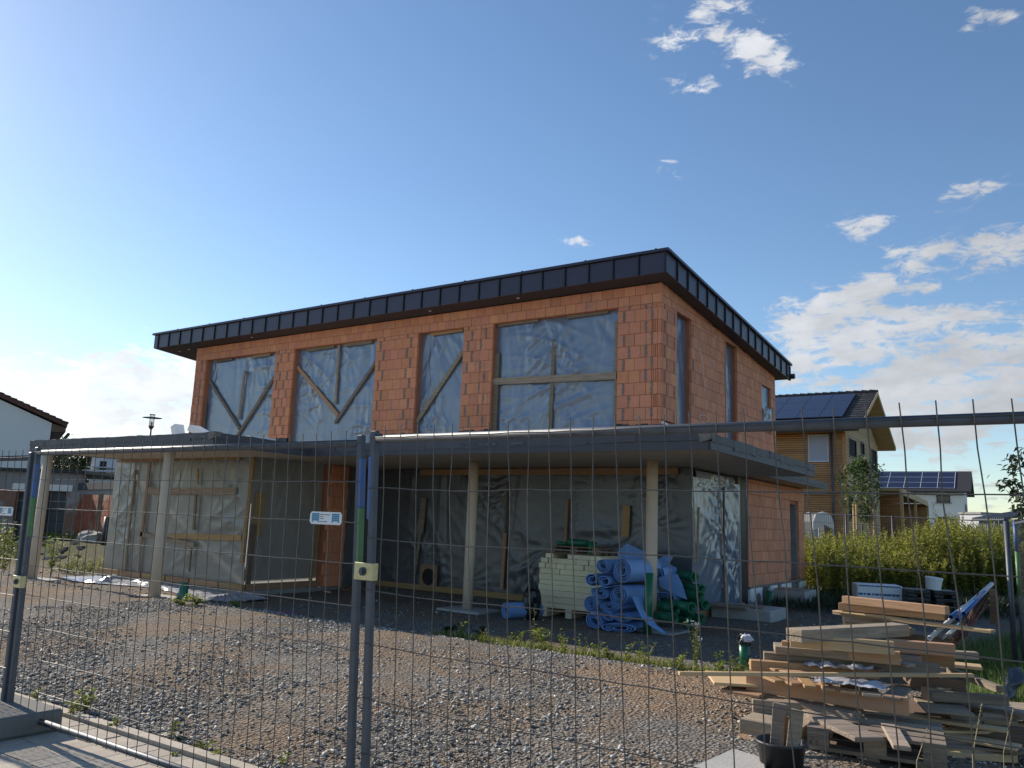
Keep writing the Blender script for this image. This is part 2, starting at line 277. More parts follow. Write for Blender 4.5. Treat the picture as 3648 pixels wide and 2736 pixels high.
# ------------------------------------------------------------------ builders
ORG = {}
def org(p): return ORG.get(p.name, np.zeros(3)) if p else np.zeros(3)
def tag(o, label=None, cat=None, group=None, kind=None):
    if label: o['label'] = label
    if cat: o['category'] = cat
    if group: o['group'] = group
    if kind: o['kind'] = kind
    return o
def empty(name, loc, label=None, cat=None, group=None, kind=None):
    o = bpy.data.objects.new(name, None); COL.objects.link(o); o.location = tuple(map(float, loc)); o.empty_display_size = .1
    ORG[o.name] = np.array(loc, float); return tag(o, label, cat, group, kind)
class MB:
    def __init__(s): s.v = []; s.f = []; s.m = []; s.k = 0
    def add(s, vs, fs, k=None):
        b = len(s.v); s.v += [tuple(map(float, q)) for q in vs]; s.f += [tuple(i+b for i in q) for q in fs]; s.m += [s.k if k is None else k]*len(fs); return s
    def box(s, a, b, k=None):
        x0, x1 = sorted((a[0], b[0])); y0, y1 = sorted((a[1], b[1])); z0, z1 = sorted((a[2], b[2]))
        return s.add([(x0, y0, z0), (x1, y0, z0), (x1, y1, z0), (x0, y1, z0), (x0, y0, z1), (x1, y0, z1), (x1, y1, z1), (x0, y1, z1)],
                     [(0, 3, 2, 1), (4, 5, 6, 7), (0, 1, 5, 4), (1, 2, 6, 5), (2, 3, 7, 6), (3, 0, 4, 7)], k)
    def obox(s, c, u, v, w, k=None):          # centre, three half-axis vectors
        c = np.array(c, float); u, v, w = (np.array(q, float) for q in (u, v, w))
        P = [c+a*u+b*v+d*w for d in (-1, 1) for (a, b) in ((-1, -1), (1, -1), (1, 1), (-1, 1))]
        F = [(0, 3, 2, 1), (4, 5, 6, 7), (0, 1, 5, 4), (1, 2, 6, 5), (2, 3, 7, 6), (3, 0, 4, 7)]
        if np.dot(np.cross(u, v), w) < 0: F = [tuple(reversed(q)) for q in F]
        return s.add(P, F, k)
    def bar(s, p, q, w, h, up_=(0, 0, 1), k=None):   # rectangular bar p->q, width w across, h along up
        p = np.array(p, float); q = np.array(q, float); d = q-p; L = np.linalg.norm(d); d = d/L
        sd_ = np.cross(d, up_); sd_ = sd_/np.linalg.norm(sd_); u2 = np.cross(sd_, d)
        return s.obox((p+q)/2, d*L/2, sd_*w/2, u2*h/2, k)
    def tube(s, pts, r, n=8, cap=True, k=None, flat=None):
        pts = [np.array(p, float) for p in pts]; rs = r if isinstance(r, (list, tuple)) else [r]*len(pts)
        V = []; F = []; ref = None
        for i, p in enumerate(pts):
            d = pts[min(i+1, len(pts)-1)]-pts[max(i-1, 0)]; d = d/(np.linalg.norm(d)+1e-9)
            if ref is None: ref = np.array((0, 0, 1.)) if abs(d[2]) < .9 else np.array((0, 1., 0))
            a = np.cross(ref, d); a /= np.linalg.norm(a); b = np.cross(d, a)
            fl = flat or 1.0
            for j in range(n):
                t = 2*math.pi*j/n; V.append(p+rs[i]*(math.cos(t)*a+fl*math.sin(t)*b))
        for i in range(len(pts)-1):
            for j in range(n):
                F.append((i*n+j, i*n+(j+1) % n, (i+1)*n+(j+1) % n, (i+1)*n+j))
        if cap: F += [tuple(reversed(range(n))), tuple((len(pts)-1)*n+j for j in range(n))]
        return s.add(V, F, k)
    def pipe(s, p, q, ro, ri, n=20, k=None):          # hollow pipe
        p = np.array(p, float); q = np.array(q, float); d = (q-p)/np.linalg.norm(q-p)
        a = np.cross((0, 0, 1.), d) if abs(d[2]) < .9 else np.cross((0, 1., 0), d); a /= np.linalg.norm(a); b = np.cross(d, a)
        V = []
        for (c, r) in ((p, ro), (q, ro), (q, ri), (p, ri)):
            V += [c+r*(math.cos(2*math.pi*j/n)*a+math.sin(2*math.pi*j/n)*b) for j in range(n)]
        F = []
        for i in range(4):
            for j in range(n): F.append((i*n+j, i*n+(j+1) % n, ((i+1) % 4)*n+(j+1) % n, ((i+1) % 4)*n+j))
        return s.add(V, F, k)
    def build(s, name, m=None, parent=None, smooth=False, kind=None, bevel=0):
        me = bpy.data.meshes.new(name); o_ = org(parent)
        me.from_pydata([tuple(np.array(q)-o_) for q in s.v], [], s.f)
        ms = m if isinstance(m, (list, tuple)) else [m]
        for q in ms: me.materials.append(M[q] if isinstance(q, str) else q)
        if len(ms) > 1: me.polygons.foreach_set('material_index', s.m)
        if smooth: me.polygons.foreach_set('use_smooth', [True]*len(me.polygons))
        me.update()
        o = bpy.data.objects.new(name, me); COL.objects.link(o); o.parent = parent
        ORG[o.name] = o_
        if kind: o['kind'] = kind
        if bevel:
            bv = o.modifiers.new('bevel', 'BEVEL'); bv.width = bevel; bv.segments = 1; bv.limit_method = 'ANGLE'
        return o
def npmesh(name, V, F, m, parent=None, smooth=False, kind=None):
    V = np.asarray(V, np.float32); F = np.asarray(F, np.int32); k = F.shape[1]
    me = bpy.data.meshes.new(name); me.vertices.add(len(V)); me.vertices.foreach_set('co', (V-org(parent)).astype(np.float32).ravel())
    me.loops.add(F.size); me.loops.foreach_set('vertex_index', F.ravel()); me.polygons.add(len(F))
    me.polygons.foreach_set('loop_start', np.arange(0, F.size, k, dtype=np.int32)); me.polygons.foreach_set('loop_total', np.full(len(F), k, np.int32))
    if smooth: me.polygons.foreach_set('use_smooth', np.ones(len(F), bool))
    me.materials.append(M[m] if isinstance(m, str) else m); me.update(calc_edges=True)
    o = bpy.data.objects.new(name, me); COL.objects.link(o); o.parent = parent; ORG[o.name] = org(parent)
    if kind: o['kind'] = kind
    return o
def inst(name, me, loc, parent, scale=(1, 1, 1), rz=0):
    o = bpy.data.objects.new(name, me); COL.objects.link(o); o.parent = parent
    o.location = tuple(np.array(loc, float)-org(parent)); o.scale = scale; o.rotation_euler = (0, 0, rz); return o
def fb(x, y, z=0.): return noise.noise(Vector((x, y, z)))

# ------------------------------------------------------------------ terrain
def sst(a, b, x):
    t = np.clip((x-a)/(b-a), 0, 1); return t*t*(3-2*t)
def gz(x, y):
    x = np.asarray(x, float); y = np.asarray(y, float)
    z = .12*sst(3.75, 5.6, y)*(1-sst(8.2, 9.3, y))*(1-.6*sst(-12, -14, x))*(1-sst(-1.5, 0, x))
    z = z-.10*sst(8.6, 9.6, y)*(1-sst(13.4, 14.1, y))
    # earth bank left of the house, rough rise right of it under the goldenrod
    z = z+.34*sst(13.4, 14.6, y)*(1-sst(19, 23, y))*sst(-19.6, -21.2, x)
    dd = (-.554*x+.815*y)
    z = z+.55*sst(-4.8, -2.6, x)*sst(19.6, 22.2, dd)*(1-sst(60, 120, dd))
    z = z+.25*sst(-1.2, .3, x)*sst(7, 11, y)
    return z
def gzf(x, y): return float(gz(x, y))
WV = [(rng.uniform(0, 6.28), rng.uniform(.7, 1.6), rng.uniform(0, 6.28)) for _ in range(9)]
def wav(x, y, f): return sum(np.sin((x*math.cos(a)+y*math.sin(a))*k*f*1.7+p+1.3*np.sin((x*math.sin(a)-y*math.cos(a))*k*f+p*2)) for a, k, p in WV)/3.
def ground_grid(x0, x1, y0, y1, st, name, kind, drop=0., ns=.011):
    xs = np.arange(x0, x1+1e-6, st); ys = np.arange(y0, y1+1e-6, st); X, Y = np.meshgrid(xs, ys)
    Z = gz(X, Y)+drop
    if ns:
        r = rng.random(Z.shape)-.5
        Z = Z+ns*(wav(X, Y, .9)+.35*wav(X, Y, 2.6)+.35*r)*sst(3.7, 4.6, Y)
    n = len(xs); idx = np.arange(len(xs)*len(ys)).reshape(len(ys), n)
    F = np.stack([idx[:-1, :-1], idx[:-1, 1:], idx[1:, 1:], idx[1:, :-1]], -1).reshape(-1, 4)
    return npmesh(name, np.stack([X, Y, Z], -1).reshape(-1, 3), F, 'ground', smooth=True, kind=kind)
ground = ground_grid(-34, 10, 3.66, 31, .12, 'ground', 'structure')
fm = MB(); fm.add([(-1500, -1500, -.35), (1500, -1500, -.35), (1500, 1500, -.35), (-1500, 1500, -.35)], [(0, 1, 2, 3)]); fm.build('far_ground', 'ground', kind='structure')
fm = MB()   # meadow ring that joins the plot to the distance
ring_in = [(-34, 3.66), (10, 3.66), (10, 31), (-34, 31)]; ring_out = [(-160, -60), (120, -60), (120, 260), (-160, 260)]
fm.add([(x, y, gzf(x, y)-.01) for x, y in ring_in]+[(x, y, -.3) for x, y in ring_out], [(3, 2, 6, 7), (2, 1, 5, 6), (0, 3, 7, 4)])
fm.build('meadow', 'ground', kind='structure')

# paving with a kerb strip along the gravel
pav = MB(); pav.box((-34, -12, -.3), (12, 3.55, -.012)); pavement = pav.build('pavement', 'concrete', kind='structure')
tag(pavement, None)
def slabmesh():
    bm = bmesh.new(); bmesh.ops.create_cube(bm, size=1); bmesh.ops.translate(bm, vec=(.5, .5, .5), verts=bm.verts)
    me = bpy.data.meshes.new('paver'); bm.to_mesh(me); bm.free(); me.materials.append(M['paver']); return me
pm = slabmesh(); pl = .16; pw = .24; rest = MB(); cnt = 0
iy = 0; y = 3.52
while y > .6:
    y0 = y-pw; x = -9+(pl/2 if iy % 2 else 0)
    while x < 2:
        dz = random.uniform(-.003, .003)
        px = None
        vis = (-7.6 < x < -2.9) and y0 > 1.75 and cnt < 290
        if vis: inst('paver', pm, (x+.004, y0+.004, -.05+dz), pavement, (pl-.008, pw-.008, .052)); cnt += 1
        else: rest.box((x+.004, y0+.004, -.05+dz), (x+pl-.004, y0+pw-.004, .002+dz))
        x += pl
    y = y0; iy += 1
rest.build('paver', 'paver', pavement, kind='stuff')
kx = -14.
km = MB(); km.box((0, 0, 0), (.99, .09, .09)); kme = km.build('kerb_stone', 'paver', pavement); kme.location = (kx, 3.56, -.075)
for i in range(1, 18):
    inst('kerb_stone', kme.data, (kx+i, 3.56, -.075+random.uniform(-.004, .004)), pavement)
rd = MB(); rd.add([(-60, 23.2, .02), (-24.2, 23.2, .02), (-24.2, 29.5, .02), (-60, 29.5, .02)], [(0, 1, 2, 3)]); rd.build('road', 'asphalt', kind='structure')

# scattered gravel stones
def stones(nm, n, xr, yr, smin, smax, name='gravel', m='stone', filt=None, par=None):
    base = np.array([(0, 0, 1), (.9, 0, .2), (.25, .8, .3), (-.75, .5, .1), (-.7, -.55, .25), (.3, -.85, .1), (0, 0, -.6)], float)
    tri = np.array([(0, 1, 2), (0, 2, 3), (0, 3, 4), (0, 4, 5), (0, 5, 1), (6, 2, 1), (6, 3, 2), (6, 4, 3), (6, 5, 4), (6, 1, 5)])
    # denser towards the camera
    x = rng.uniform(*xr, n); y = yr[0]+(yr[1]-yr[0])*rng.random(n)**1.5
    if filt is not None:
        k = filt(x, y); x, y = x[k], y[k]
    n = len(x); s = smin+(smax-smin)*rng.random(n)**4
    V = base[None]*(1+.55*(rng.random((n, 7, 3))-.5)*2)
    ang = rng.uniform(0, 2*math.pi, n); ca, sa = np.cos(ang)[:, None], np.sin(ang)[:, None]
    V = V*s[:, None, None]*np.stack([rng.uniform(.8, 1.5, n), rng.uniform(.7, 1, n), rng.uniform(.3, .75, n)], -1)[:, None]
    tilt = rng.normal(0, .35, n)[:, None]
    xx, yy, zz = V[..., 0], V[..., 1], V[..., 2]; zz, xx = zz*np.cos(tilt)-xx*np.sin(tilt), zz*np.sin(tilt)+xx*np.cos(tilt)
    X = xx*ca-yy*sa+x[:, None]; Y = xx*sa+yy*ca+y[:, None]; Z = zz+(gz(x, y)+s*.25)[:, None]
    F = (tri[None]+(np.arange(n)*7)[:, None, None]).reshape(-1, 3)
    return npmesh(name, np.stack([X, Y, Z], -1).reshape(-1, 3), F, m, kind='stuff', parent=par)
def clump(x, y):
    v = .7*wav(x, y, .6)+.5*wav(y, x, 1.9); return v+rng.normal(0, .55, len(x)) > -.2
def clump2(x, y):
    ce = KZ(2500, 2440, .1); d_ = np.hypot((x-ce[0])*.75, (y-ce[1])*1.1); return clump(x, y) & ((d_ > 1.0) | (rng.random(len(x)) < .18))
tag(stones('g', 125000, (-12.5, 1.), (3.7, 9.2), .005, .027, filt=clump2), 'loose grey gravel lying across the yard behind the fence', 'gravel')
tag(stones('g2', 9000, (-22, 2), (8.2, 21), .012, .040, filt=lambda x, y: ~((x < -14) & (x > -19.2) & (y > 11)) & ~((x < -5.6) & (x > -14) & (y > 14.2)) & clump(x, y)), 'coarser gravel around the house', 'gravel')

# ------------------------------------------------------------------ the unfinished house
house = empty('unfinished_house', (-13.5, 14.3, 0), 'two storey unfinished brick house with film over its windows and a dark flat roof', 'house')
YF, XS, YB, XL = 14.33, -6.23, 22.1, -21.3
SL = .078
def soff(y): return 6.40-SL*(y-YF)
TOPS = [3.56, 3.66, 3.91, 4.16, 4.41, 4.66, 4.91, 5.16, 5.41, 5.66, 5.91, 6.0, 6.2, 6.4]
def brick_mesh(name, groove):
    mb = MB()
    if not groove: mb.box((0, 0, 0), (1, 1, 1))
    else:
        mb.box((0, .42, 0), (1, 1, 1)); n = 5
        for i in range(n): mb.box((i/n+.045, 0, 0), ((i+1)/n-.045, .42, 1))
    me = bpy.data.meshes.new(name); me.from_pydata(mb.v, [], mb.f); me.materials.append(M['brick']); me.update(); return me
BM = [brick_mesh('brick', 0), brick_mesh('grooved_brick', 1)]
BMp = BM[0].copy(); BMp.materials[0] = M['brick_pale']
front_wall = MB(); wins = [(-20.80, -17.68), (-16.92, -13.88), (-12.52, -11.14), (-10.30, -7.18)]
# backing with openings
xs = [XL]+[q for w in wins for q in w]+[XS-.05]
for i in range(0, len(xs), 2): front_wall.box((xs[i], YF+.06, 2.9), (xs[i+1], YF+.36, 6.0))
front_wall.box((XL, YF+.06, 6.0), (XS-.05, YF+.36, 6.39))
for w in wins: front_wall.box((w[0], YF+.10, 2.9), (w[1], YF+.36, 3.12))
front_wall = front_wall.build('front_wall', 'clay', house)
swins = [(15.12, 15.92, 2.9, 6.0), (18.10, 18.90, 2.9, 6.0), (20.88, 21.68, 4.36, 5.5)]
side_wall = MB()
ys = [YF+.40]+[q for w in swins for q in w[:2]]+[YB-.02]
def sprism(y0, y1, z0):
    a, b = XS-.36, XS-.06; t0, t1 = soff(y0)+.03, soff(y1)+.03
    side_wall.add([(a, y0, z0), (b, y0, z0), (b, y1, z0), (a, y1, z0), (a, y0, t0), (b, y0, t0), (b, y1, t1), (a, y1, t1)], [(0, 3, 2, 1), (4, 5, 6, 7), (0, 1, 5, 4), (1, 2, 6, 5), (2, 3, 7, 6), (3, 0, 4, 7)])
for i in range(0, len(ys), 2): sprism(ys[i], ys[i+1], 2.9)
for w in swins: sprism(w[0]+.001, w[1]-.001, w[3])
side_wall.box((XS-.36, swins[2][0], 2.9), (XS-.06, swins[2][1], swins[2][2]))
side_wall = side_wall.build('side_wall', 'clay', house)
bw = MB(); bw.box((XL, YF+.37, 2.9), (XL+.3, YB, 5.7)); bw.box((XL+.31, YB-.3, 2.9), (XS-.37, YB, 5.7)); bw.build('rear_wall', 'clay', house)
bricks = []   # (area on screen, kind, loc, size, rz)
def add_brick(loc, sz, rz, kind, wall, pale=False):
    c = np.array(loc)-EYE; dep = float(MW.T[2] @ c) if False else float(fw @ c)
    bricks.append((-(sz[0]*sz[2])/dep**2*(.62 if rz else .85), kind, loc, sz, rz, wall, pale))
def lay_front(x0, x1, z0, z1, seed, yy=YF, wall=None, dep=.055, groove_ends=(0, 0), step=.25):
    x = x0; i = 0
    first = step if seed % 2 == 0 else step/2
    cuts = [x0]; x = x0+first
    while x < x1-.07: cuts.append(x); x += step
    cuts.append(x1)
    for i in range(len(cuts)-1):
        a, b = cuts[i], cuts[i+1]
        g = (i == 0 and groove_ends[0]) or (i == len(cuts)-2 and groove_ends[1])
        jy = random.uniform(-.003, .004)
        add_brick((a+.0045, yy+jy, z0+.004), (b-a-.009, dep, z1-z0-.008), 0, 1 if g else 0, wall, random.random() < .07)
piers = [(XL, wins[0][0]), (wins[0][1], wins[1][0]), (wins[1][1], wins[2][0]), (wins[2][1], wins[3][0]), (wins[3][1], XS)]
for r_ in range(len(TOPS)-1):
    z0, z1 = TOPS[r_], TOPS[r_+1]
    if z0 < 5.99:
        for pi, (a, b) in enumerate(piers):
            ge = (pi == 0 and r_ % 2 == 1 or (pi == 0 and r_ in (6, 8)), pi == 4 and r_ % 2 == 0)
            lay_front(a, b, z0, z1, r_+pi, wall=front_wall, groove_ends=ge)
    else: lay_front(XL, XS, z0, z1, r_, wall=front_wall)
STOPS = [3.0, 3.16]+[3.41]+TOPS[1:12]+[6.16, 6.41]
STOPS = [3.0, 3.16, 3.41, 3.66, 3.91, 4.16, 4.41, 4.66, 4.91, 5.16, 5.41, 5.66, 5.91, 6.16, 6.41]
def lay_side(y0, y1, z0, z1, seed, xx, wall, step=.25, grv=False, clip=None):
    cuts = [y0]; y = y0+(step if seed % 2 == 0 else step/2)
    while y < y1-.07: cuts.append(y); y += step
    cuts.append(y1)
    for i in range(len(cuts)-1):
        a, b = cuts[i], cuts[i+1]; zt = z1
        if clip: zt = min(z1, clip(b)+.03)
        if zt-z0 < .03: continue
        g = grv and i == 0
        # rotated +90: local x -> +y, local y -> -x ; brick front faces +x
        add_brick((xx+random.uniform(-.004, .003), a+.0045, z0+.004), (b-a-.009, .055, zt-z0-.008), math.pi/2, 1 if g else 0, wall, random.random() < .10)
segs = [(YF+.002, swins[0][0]), (swins[0][1], swins[1][0]), (swins[1][1], swins[2][0]), (swins[2][1], YB)]
for r_ in range(len(STOPS)-1):
    z0, z1 = STOPS[r_], STOPS[r_+1]
    if z0 < 3.6:
        for (a, b) in ((18.9, YB), (15.92, 18.1)): lay_side(a, b, z0, z1, r_, XS, side_wall)
        continue
    if z0 < 5.9:
        for si, (a, b) in enumerate(segs[:2]): lay_side(a, b, z0, z1, r_+si, XS, side_wall, grv=(si == 0 and r_ % 2 == 0), clip=soff)
        if z0 > 5.4 or z1 < 4.3: lay_side(segs[2][0], YB, z0, z1, r_, XS, side_wall, clip=soff)
        else:
            lay_side(*segs[2], z0, z1, r_, XS, side_wall, clip=soff); lay_side(*segs[3], z0, z1, r_, XS, side_wall, clip=soff)
    else: lay_side(YF+.002, YB, z0 if z0 > 6 else 6.0, z1, r_, XS, side_wall, clip=soff)
lay_side(segs[0][0], segs[0][1], 5.91, 6.0, 1, XS, side_wall, clip=soff); lay_side(segs[1][0], segs[1][1], 5.91, 6.0, 1, XS, side_wall, clip=soff); lay_side(segs[2][0], YB, 5.91, 6.0, 1, XS, side_wall, clip=soff)

# grey mortar smeared over the perpend joints
mo = MB()
for r_ in range(1, 11):
    z0, z1 = TOPS[r_], TOPS[r_+1]
    for pi, (a, b) in enumerate(piers):
        js = [b-(.20 if r_ % 2 else .33), a+(.14 if (r_+pi) % 2 else .26)] if pi else [b-.18]
        for j in js:
            if random.random() < .12: continue
            z = z0+.01
            while z < z1-.02:
                h = random.uniform(.015, .05); w = random.uniform(.008, .028); o = random.uniform(-.008, .008)
                mo.box((j+o-w, YF-.010, z), (j+o+w, YF+.01, min(z+h, z1))); z += h
    for yj in (YF+.16+.12*(r_ % 2), 14.98 if r_ % 2 else 99, 18.02, 16.0 if r_ % 3 == 0 else 99):
        if yj > 50: continue
        z = z0+.01
        while z < z1-.02:
            h = random.uniform(.015, .05); w = random.uniform(.006, .02)
            mo.box((XS-.01, yj-w, z), (XS+.009, yj+w, min(z+h, z1))); z += h
mo.build('mortar_smear', 'mortar', house, kind='stuff')
# membrane under the upper brickwork
for (a, b) in piers:
    mm = MB(); n = max(4, int((b-a)/.12))
    for i in range(n):
        xa = a+(b-a)*i/n; xb = a+(b-a)*(i+1)/n; t = 3.575+random.uniform(-.03, .03)
        mm.box((xa, YF-.012, 2.95), (xb, YF+.05, t))
    mm.build('damp_proof_membrane', 'bitumen', house)
mm = MB(); mm.box((XS-.04, YF, 2.95), (XS+.004, 15.12, 3.52)); mm.box((XS-.04, 15.92, 2.95), (XS+.001, 17.0, 3.1)); mm.build('damp_proof_membrane', 'bitumen', house)
mm = MB(); mm.bar((XS+.02, YF+.02, 3.60), (XS+.02, 15.10, 3.535), .035, .045); mm.build('base_rail', 'white', house)

# roof
RX0, RX1, RY0, RY1 = -22.85, -5.93, 13.86, 22.5
def rb(y): return soff(y)+.012
def rt_(y): return rb(y)+.43
roof = MB()
for nm_ in [0]:
    x0, x1, y0, y1 = RX0+.04, RX1-.04, RY0+.04, RY1-.04
    roof.add([(x0, y0, rb(y0)+.004), (x1, y0, rb(y0)+.004), (x1, y1, rb(y1)+.004), (x0, y1, rb(y1)+.004), (x0, y0, rt_(y0)), (x1, y0, rt_(y0)), (x1, y1, rt_(y1)), (x0, y1, rt_(y1))],
             [(0, 3, 2, 1), (4, 5, 6, 7), (0, 1, 5, 4), (1, 2, 6, 5), (2, 3, 7, 6), (3, 0, 4, 7)])
roof = roof.build('roof', ['soffit'], house)
w = .556; nF = 30; FX0 = RX1-nF*w
def fascia_front(name='fascia_panel'):
    mb = MB(); mb.box((0, 0, 0), (w-.006, .035, .405)); mb.box((w-.040, -.03, 0), (w-.012, 0, .405), 1); return mb
m0 = fascia_front().build('fascia_panel', ['fascia', 'fascia_dark'], roof); m0.location = tuple(np.array((FX0+.003, RY0, rb(RY0)))-org(roof))
ORG[m0.name] = org(roof)
for q in m0.data.vertices: q.co += Vector(tuple(org(roof)))
for i in range(1, nF): inst('fascia_panel', m0.data, (FX0+.003+i*w, RY0, rb(RY0)+random.uniform(-.002, .002)), roof)
inst('fascia_panel', m0.data, (RX0+.003, RY0, rb(RY0)), roof, scale=((FX0-RX0)/w, 1, 1))
nS = 15; ws = .556; mb = MB()
mb.add([(-.035, .003, 0), (0, .003, 0), (0, ws-.003, -SL*ws), (-.035, ws-.003, -SL*ws), (-.035, .003, .405), (0, .003, .405), (0, ws-.003, .405-SL*ws), (-.035, ws-.003, .405-SL*ws)],
       [(0, 3, 2, 1), (4, 5, 6, 7), (0, 1, 5, 4), (1, 2, 6, 5), (2, 3, 7, 6), (3, 0, 4, 7)], 0)
mb.add([(0, ws-.04, -SL*ws), (.03, ws-.04, -SL*ws), (.03, ws-.012, -SL*ws), (0, ws-.012, -SL*ws), (0, ws-.04, .405-SL*ws), (.03, ws-.04, .405-SL*ws), (.03, ws-.012, .405-SL*ws), (0, ws-.012, .405-SL*ws)],
       [(0, 3, 2, 1), (4, 5, 6, 7), (0, 1, 5, 4), (1, 2, 6, 5), (2, 3, 7, 6), (3, 0, 4, 7)], 1)
me = bpy.data.meshes.new('side_fascia_panel'); me.from_pydata(mb.v, [], mb.f); me.materials.append(M['fascia']); me.materials.append(M['fascia_dark']); me.polygons.foreach_set('material_index', mb.m); me.update()
for i in range(nS): inst('fascia_panel', me, (RX1, RY0+i*ws, rb(RY0+i*ws)), roof)
for xx in (RX1, RX0+.035): inst('fascia_panel', me, (xx, RY0+nS*ws, rb(RY0+nS*ws)), roof, scale=(1, (RY1-RY0-nS*ws)/ws, 1))
for i in range(nS): inst('fascia_panel', me, (RX0+.035, RY0+i*ws, rb(RY0+i*ws)), roof)
cp = MB()
z = rb(RY0)+.41; cp.box((RX0-.05, RY0-.06, z), (RX1+.06, RY0+.10, z+.055)); cp.build('roof_edge_cap', 'fascia', roof)
cp = MB()
for (xa, xb) in ((RX1-.10, RX1+.062), (RX0-.052, RX0+.1)):
    y0, y1 = RY0+.101, RY1+.06; za, zb = rb(y0)+.41, rb(y1)+.41
    cp.add([(xa, y0, za), (xb, y0, za), (xb, y1, zb), (xa, y1, zb), (xa, y0, za+.055), (xb, y0, za+.055), (xb, y1, zb+.055), (xa, y1, zb+.055)],
           [(0, 3, 2, 1), (4, 5, 6, 7), (0, 1, 5, 4), (1, 2, 6, 5), (2, 3, 7, 6), (3, 0, 4, 7)])
cp.build('roof_edge_cap', 'fascia', roof)
sm = MB()
for i in range(11):
    x = RX0+1.2+i*1.55; sm.box((x, RY0-.05, z+.056), (x+.03, RY0+.06, z+.075))
sm.build('cap_joint', 'fascia_dark', roof)
gm = MB(); gm.tube([(RX1-.5, RY1+.12, rb(RY1)+.12), (RX1+.10, RY1+.12, rb(RY1)+.12)], .075, 10); gm.build('gutter', 'fascia_dark', roof)
sp = MB()
for (x, y) in ((-22.3, 14.4), (-22.0, 14.9), (-21.75, 14.35), (-18.5, 14.12), (-12.0, 14.1), (-9.5, 14.1)): sp.tube([(x, y, rb(y)-.004), (x, y, rb(y)+.003)], .035, 10)
sp.build('soffit_light_opening', 'white', roof)

# ------------------------------------------------------------------ wrinkled film sheets
def film(name, P00, U, V, nu, nv, normal, m, parent, amp=.02, anchors=(), seed=0, sag=.0, edge=None):
    """sheet from P00 spanned by U and V; anchors (u, v, folds, reach) pull radial pleats"""
    P00 = np.array(P00, float); U = np.array(U, float); V = np.array(V, float); nn = np.array(normal, float)
    lu, lv = np.linalg.norm(U), np.linalg.norm(V)
    u = np.linspace(0, 1, nu+1); v = np.linspace(0, 1, nv+1); UU, VV = np.meshgrid(u, v)
    X, Y = UU*lu, VV*lv; D = np.zeros_like(X)
    rs = np.random.default_rng(seed)
    for k in range(7):       # long soft billows and sharp diagonal folds
        a = rs.uniform(0, math.pi); f = rs.uniform(1.2, 4.5); ph = rs.uniform(0, 6)
        w_ = np.sin((X*math.cos(a)+Y*math.sin(a))*f+ph+.8*np.sin(X*1.7+Y*2.1+k)); D += w_*.35/f
    for k in range(5):
        a = rs.uniform(0, math.pi); f = rs.uniform(.8, 1.8); q_ = np.sin((X*math.cos(a)+Y*math.sin(a))*f*3+2.2*np.sin(X*1.1+k)+1.7*np.sin(Y*1.6-k)); D += .9*(1-np.abs(q_))**3*.8
    for k in range(26):
        cxk, cyk = rs.uniform(0, lu), rs.uniform(0, lv); a = rs.normal(math.pi/2, .5); L = rs.uniform(.2, .9)
        dx, dy = X-cxk, Y-cyk; al = dx*math.cos(a)+dy*math.sin(a); ac = -dx*math.sin(a)+dy*math.cos(a)
        D += .6*np.exp(-np.abs(ac)/.035)*np.exp(-(al/L)**2)*rs.choice([-1, 1])
    for (au, av, n_, reach) in anchors:
        dx, dy = X-au*lu, Y-av*lv; rr = np.hypot(dx, dy)+.02; th = np.arctan2(dy, dx)
        pl_ = np.sin(th*n_*.8+2.6*np.sin(th*3+seed)+1.3*np.sin(rr*5+th*2))*(.55+.45*np.sin(th*2.3+seed*2))
        D += 1.1*pl_*np.exp(-rr/reach)*(1-np.exp(-rr/.12))
    # horizontal shipping creases of the folded foil
    for hv in np.arange(.22, .95, .24):
        D += .35*np.exp(-np.abs(Y-hv*lv+.03*np.sin(X*3))/.018)
        D += .25*np.sin(X*38+seed)*np.exp(-np.abs(Y-hv*lv)/.06)
    mk = np.clip(.55+.9*np.sin(X*1.3+seed)*np.sin(Y*1.1+seed*2)+.35*np.sin(X*2.9+Y*1.7+seed), .28, 1.5); D = D*mk
    for k in range(14):      # long hanging folds pulled from the nailed top edge
        x0_ = rs.uniform(0, lu); a = rs.normal(0, .28); wd_ = rs.uniform(.022, .07); L_ = rs.uniform(.5, 1)*lv
        ac = (X-x0_)*math.cos(a)+(Y-lv)*math.sin(a); dn = np.clip((lv-Y)/L_, 0, 1)
        D += rs.uniform(.5, 1.3)*np.exp(-(ac/(wd_*(1+1.5*dn)))**2)*(1-dn)*rs.choice([-1, 1])
    ed = np.minimum.reduce([UU, 1-UU, VV, 1-VV]); D *= np.clip(ed*14, .15, 1)
    P = P00+UU[..., None]*U+VV[..., None]*V+(amp*.58*D)[..., None]*nn
    if edge is not None: P = edge(P, UU, VV)
    idx = np.arange((nu+1)*(nv+1)).reshape(nv+1, nu+1)
    F = np.stack([idx[:-1, :-1], idx[:-1, 1:], idx[1:, 1:], idx[1:, :-1]], -1).reshape(-1, 4)
    return npmesh(name, P.reshape(-1, 3), F, m, parent, smooth=True)
YW = YF+.17
frames = []
aset = [[(.12, .97, 26, .55), (.55, .10, 40, .5), (.55, .85, 20, .4), (.62, .02, 30, .5)], [(.42, .10, 44, .8), (.5, .95, 18, .5), (.95, .9, 24, .5), (.05, .5, 24, .3), (.5, .55, 16, .4)],
        [(.1, .9, 20, .5), (.85, .12, 26, .35), (.9, .7, 20, .5)], [(.52, .5, 40, .55), (.5, .97, 26, .7), (.05, .05, 30, .5), (.95, .05, 30, .6), (.5, .2, 30, .4), (.97, .55, 24, .4)]]
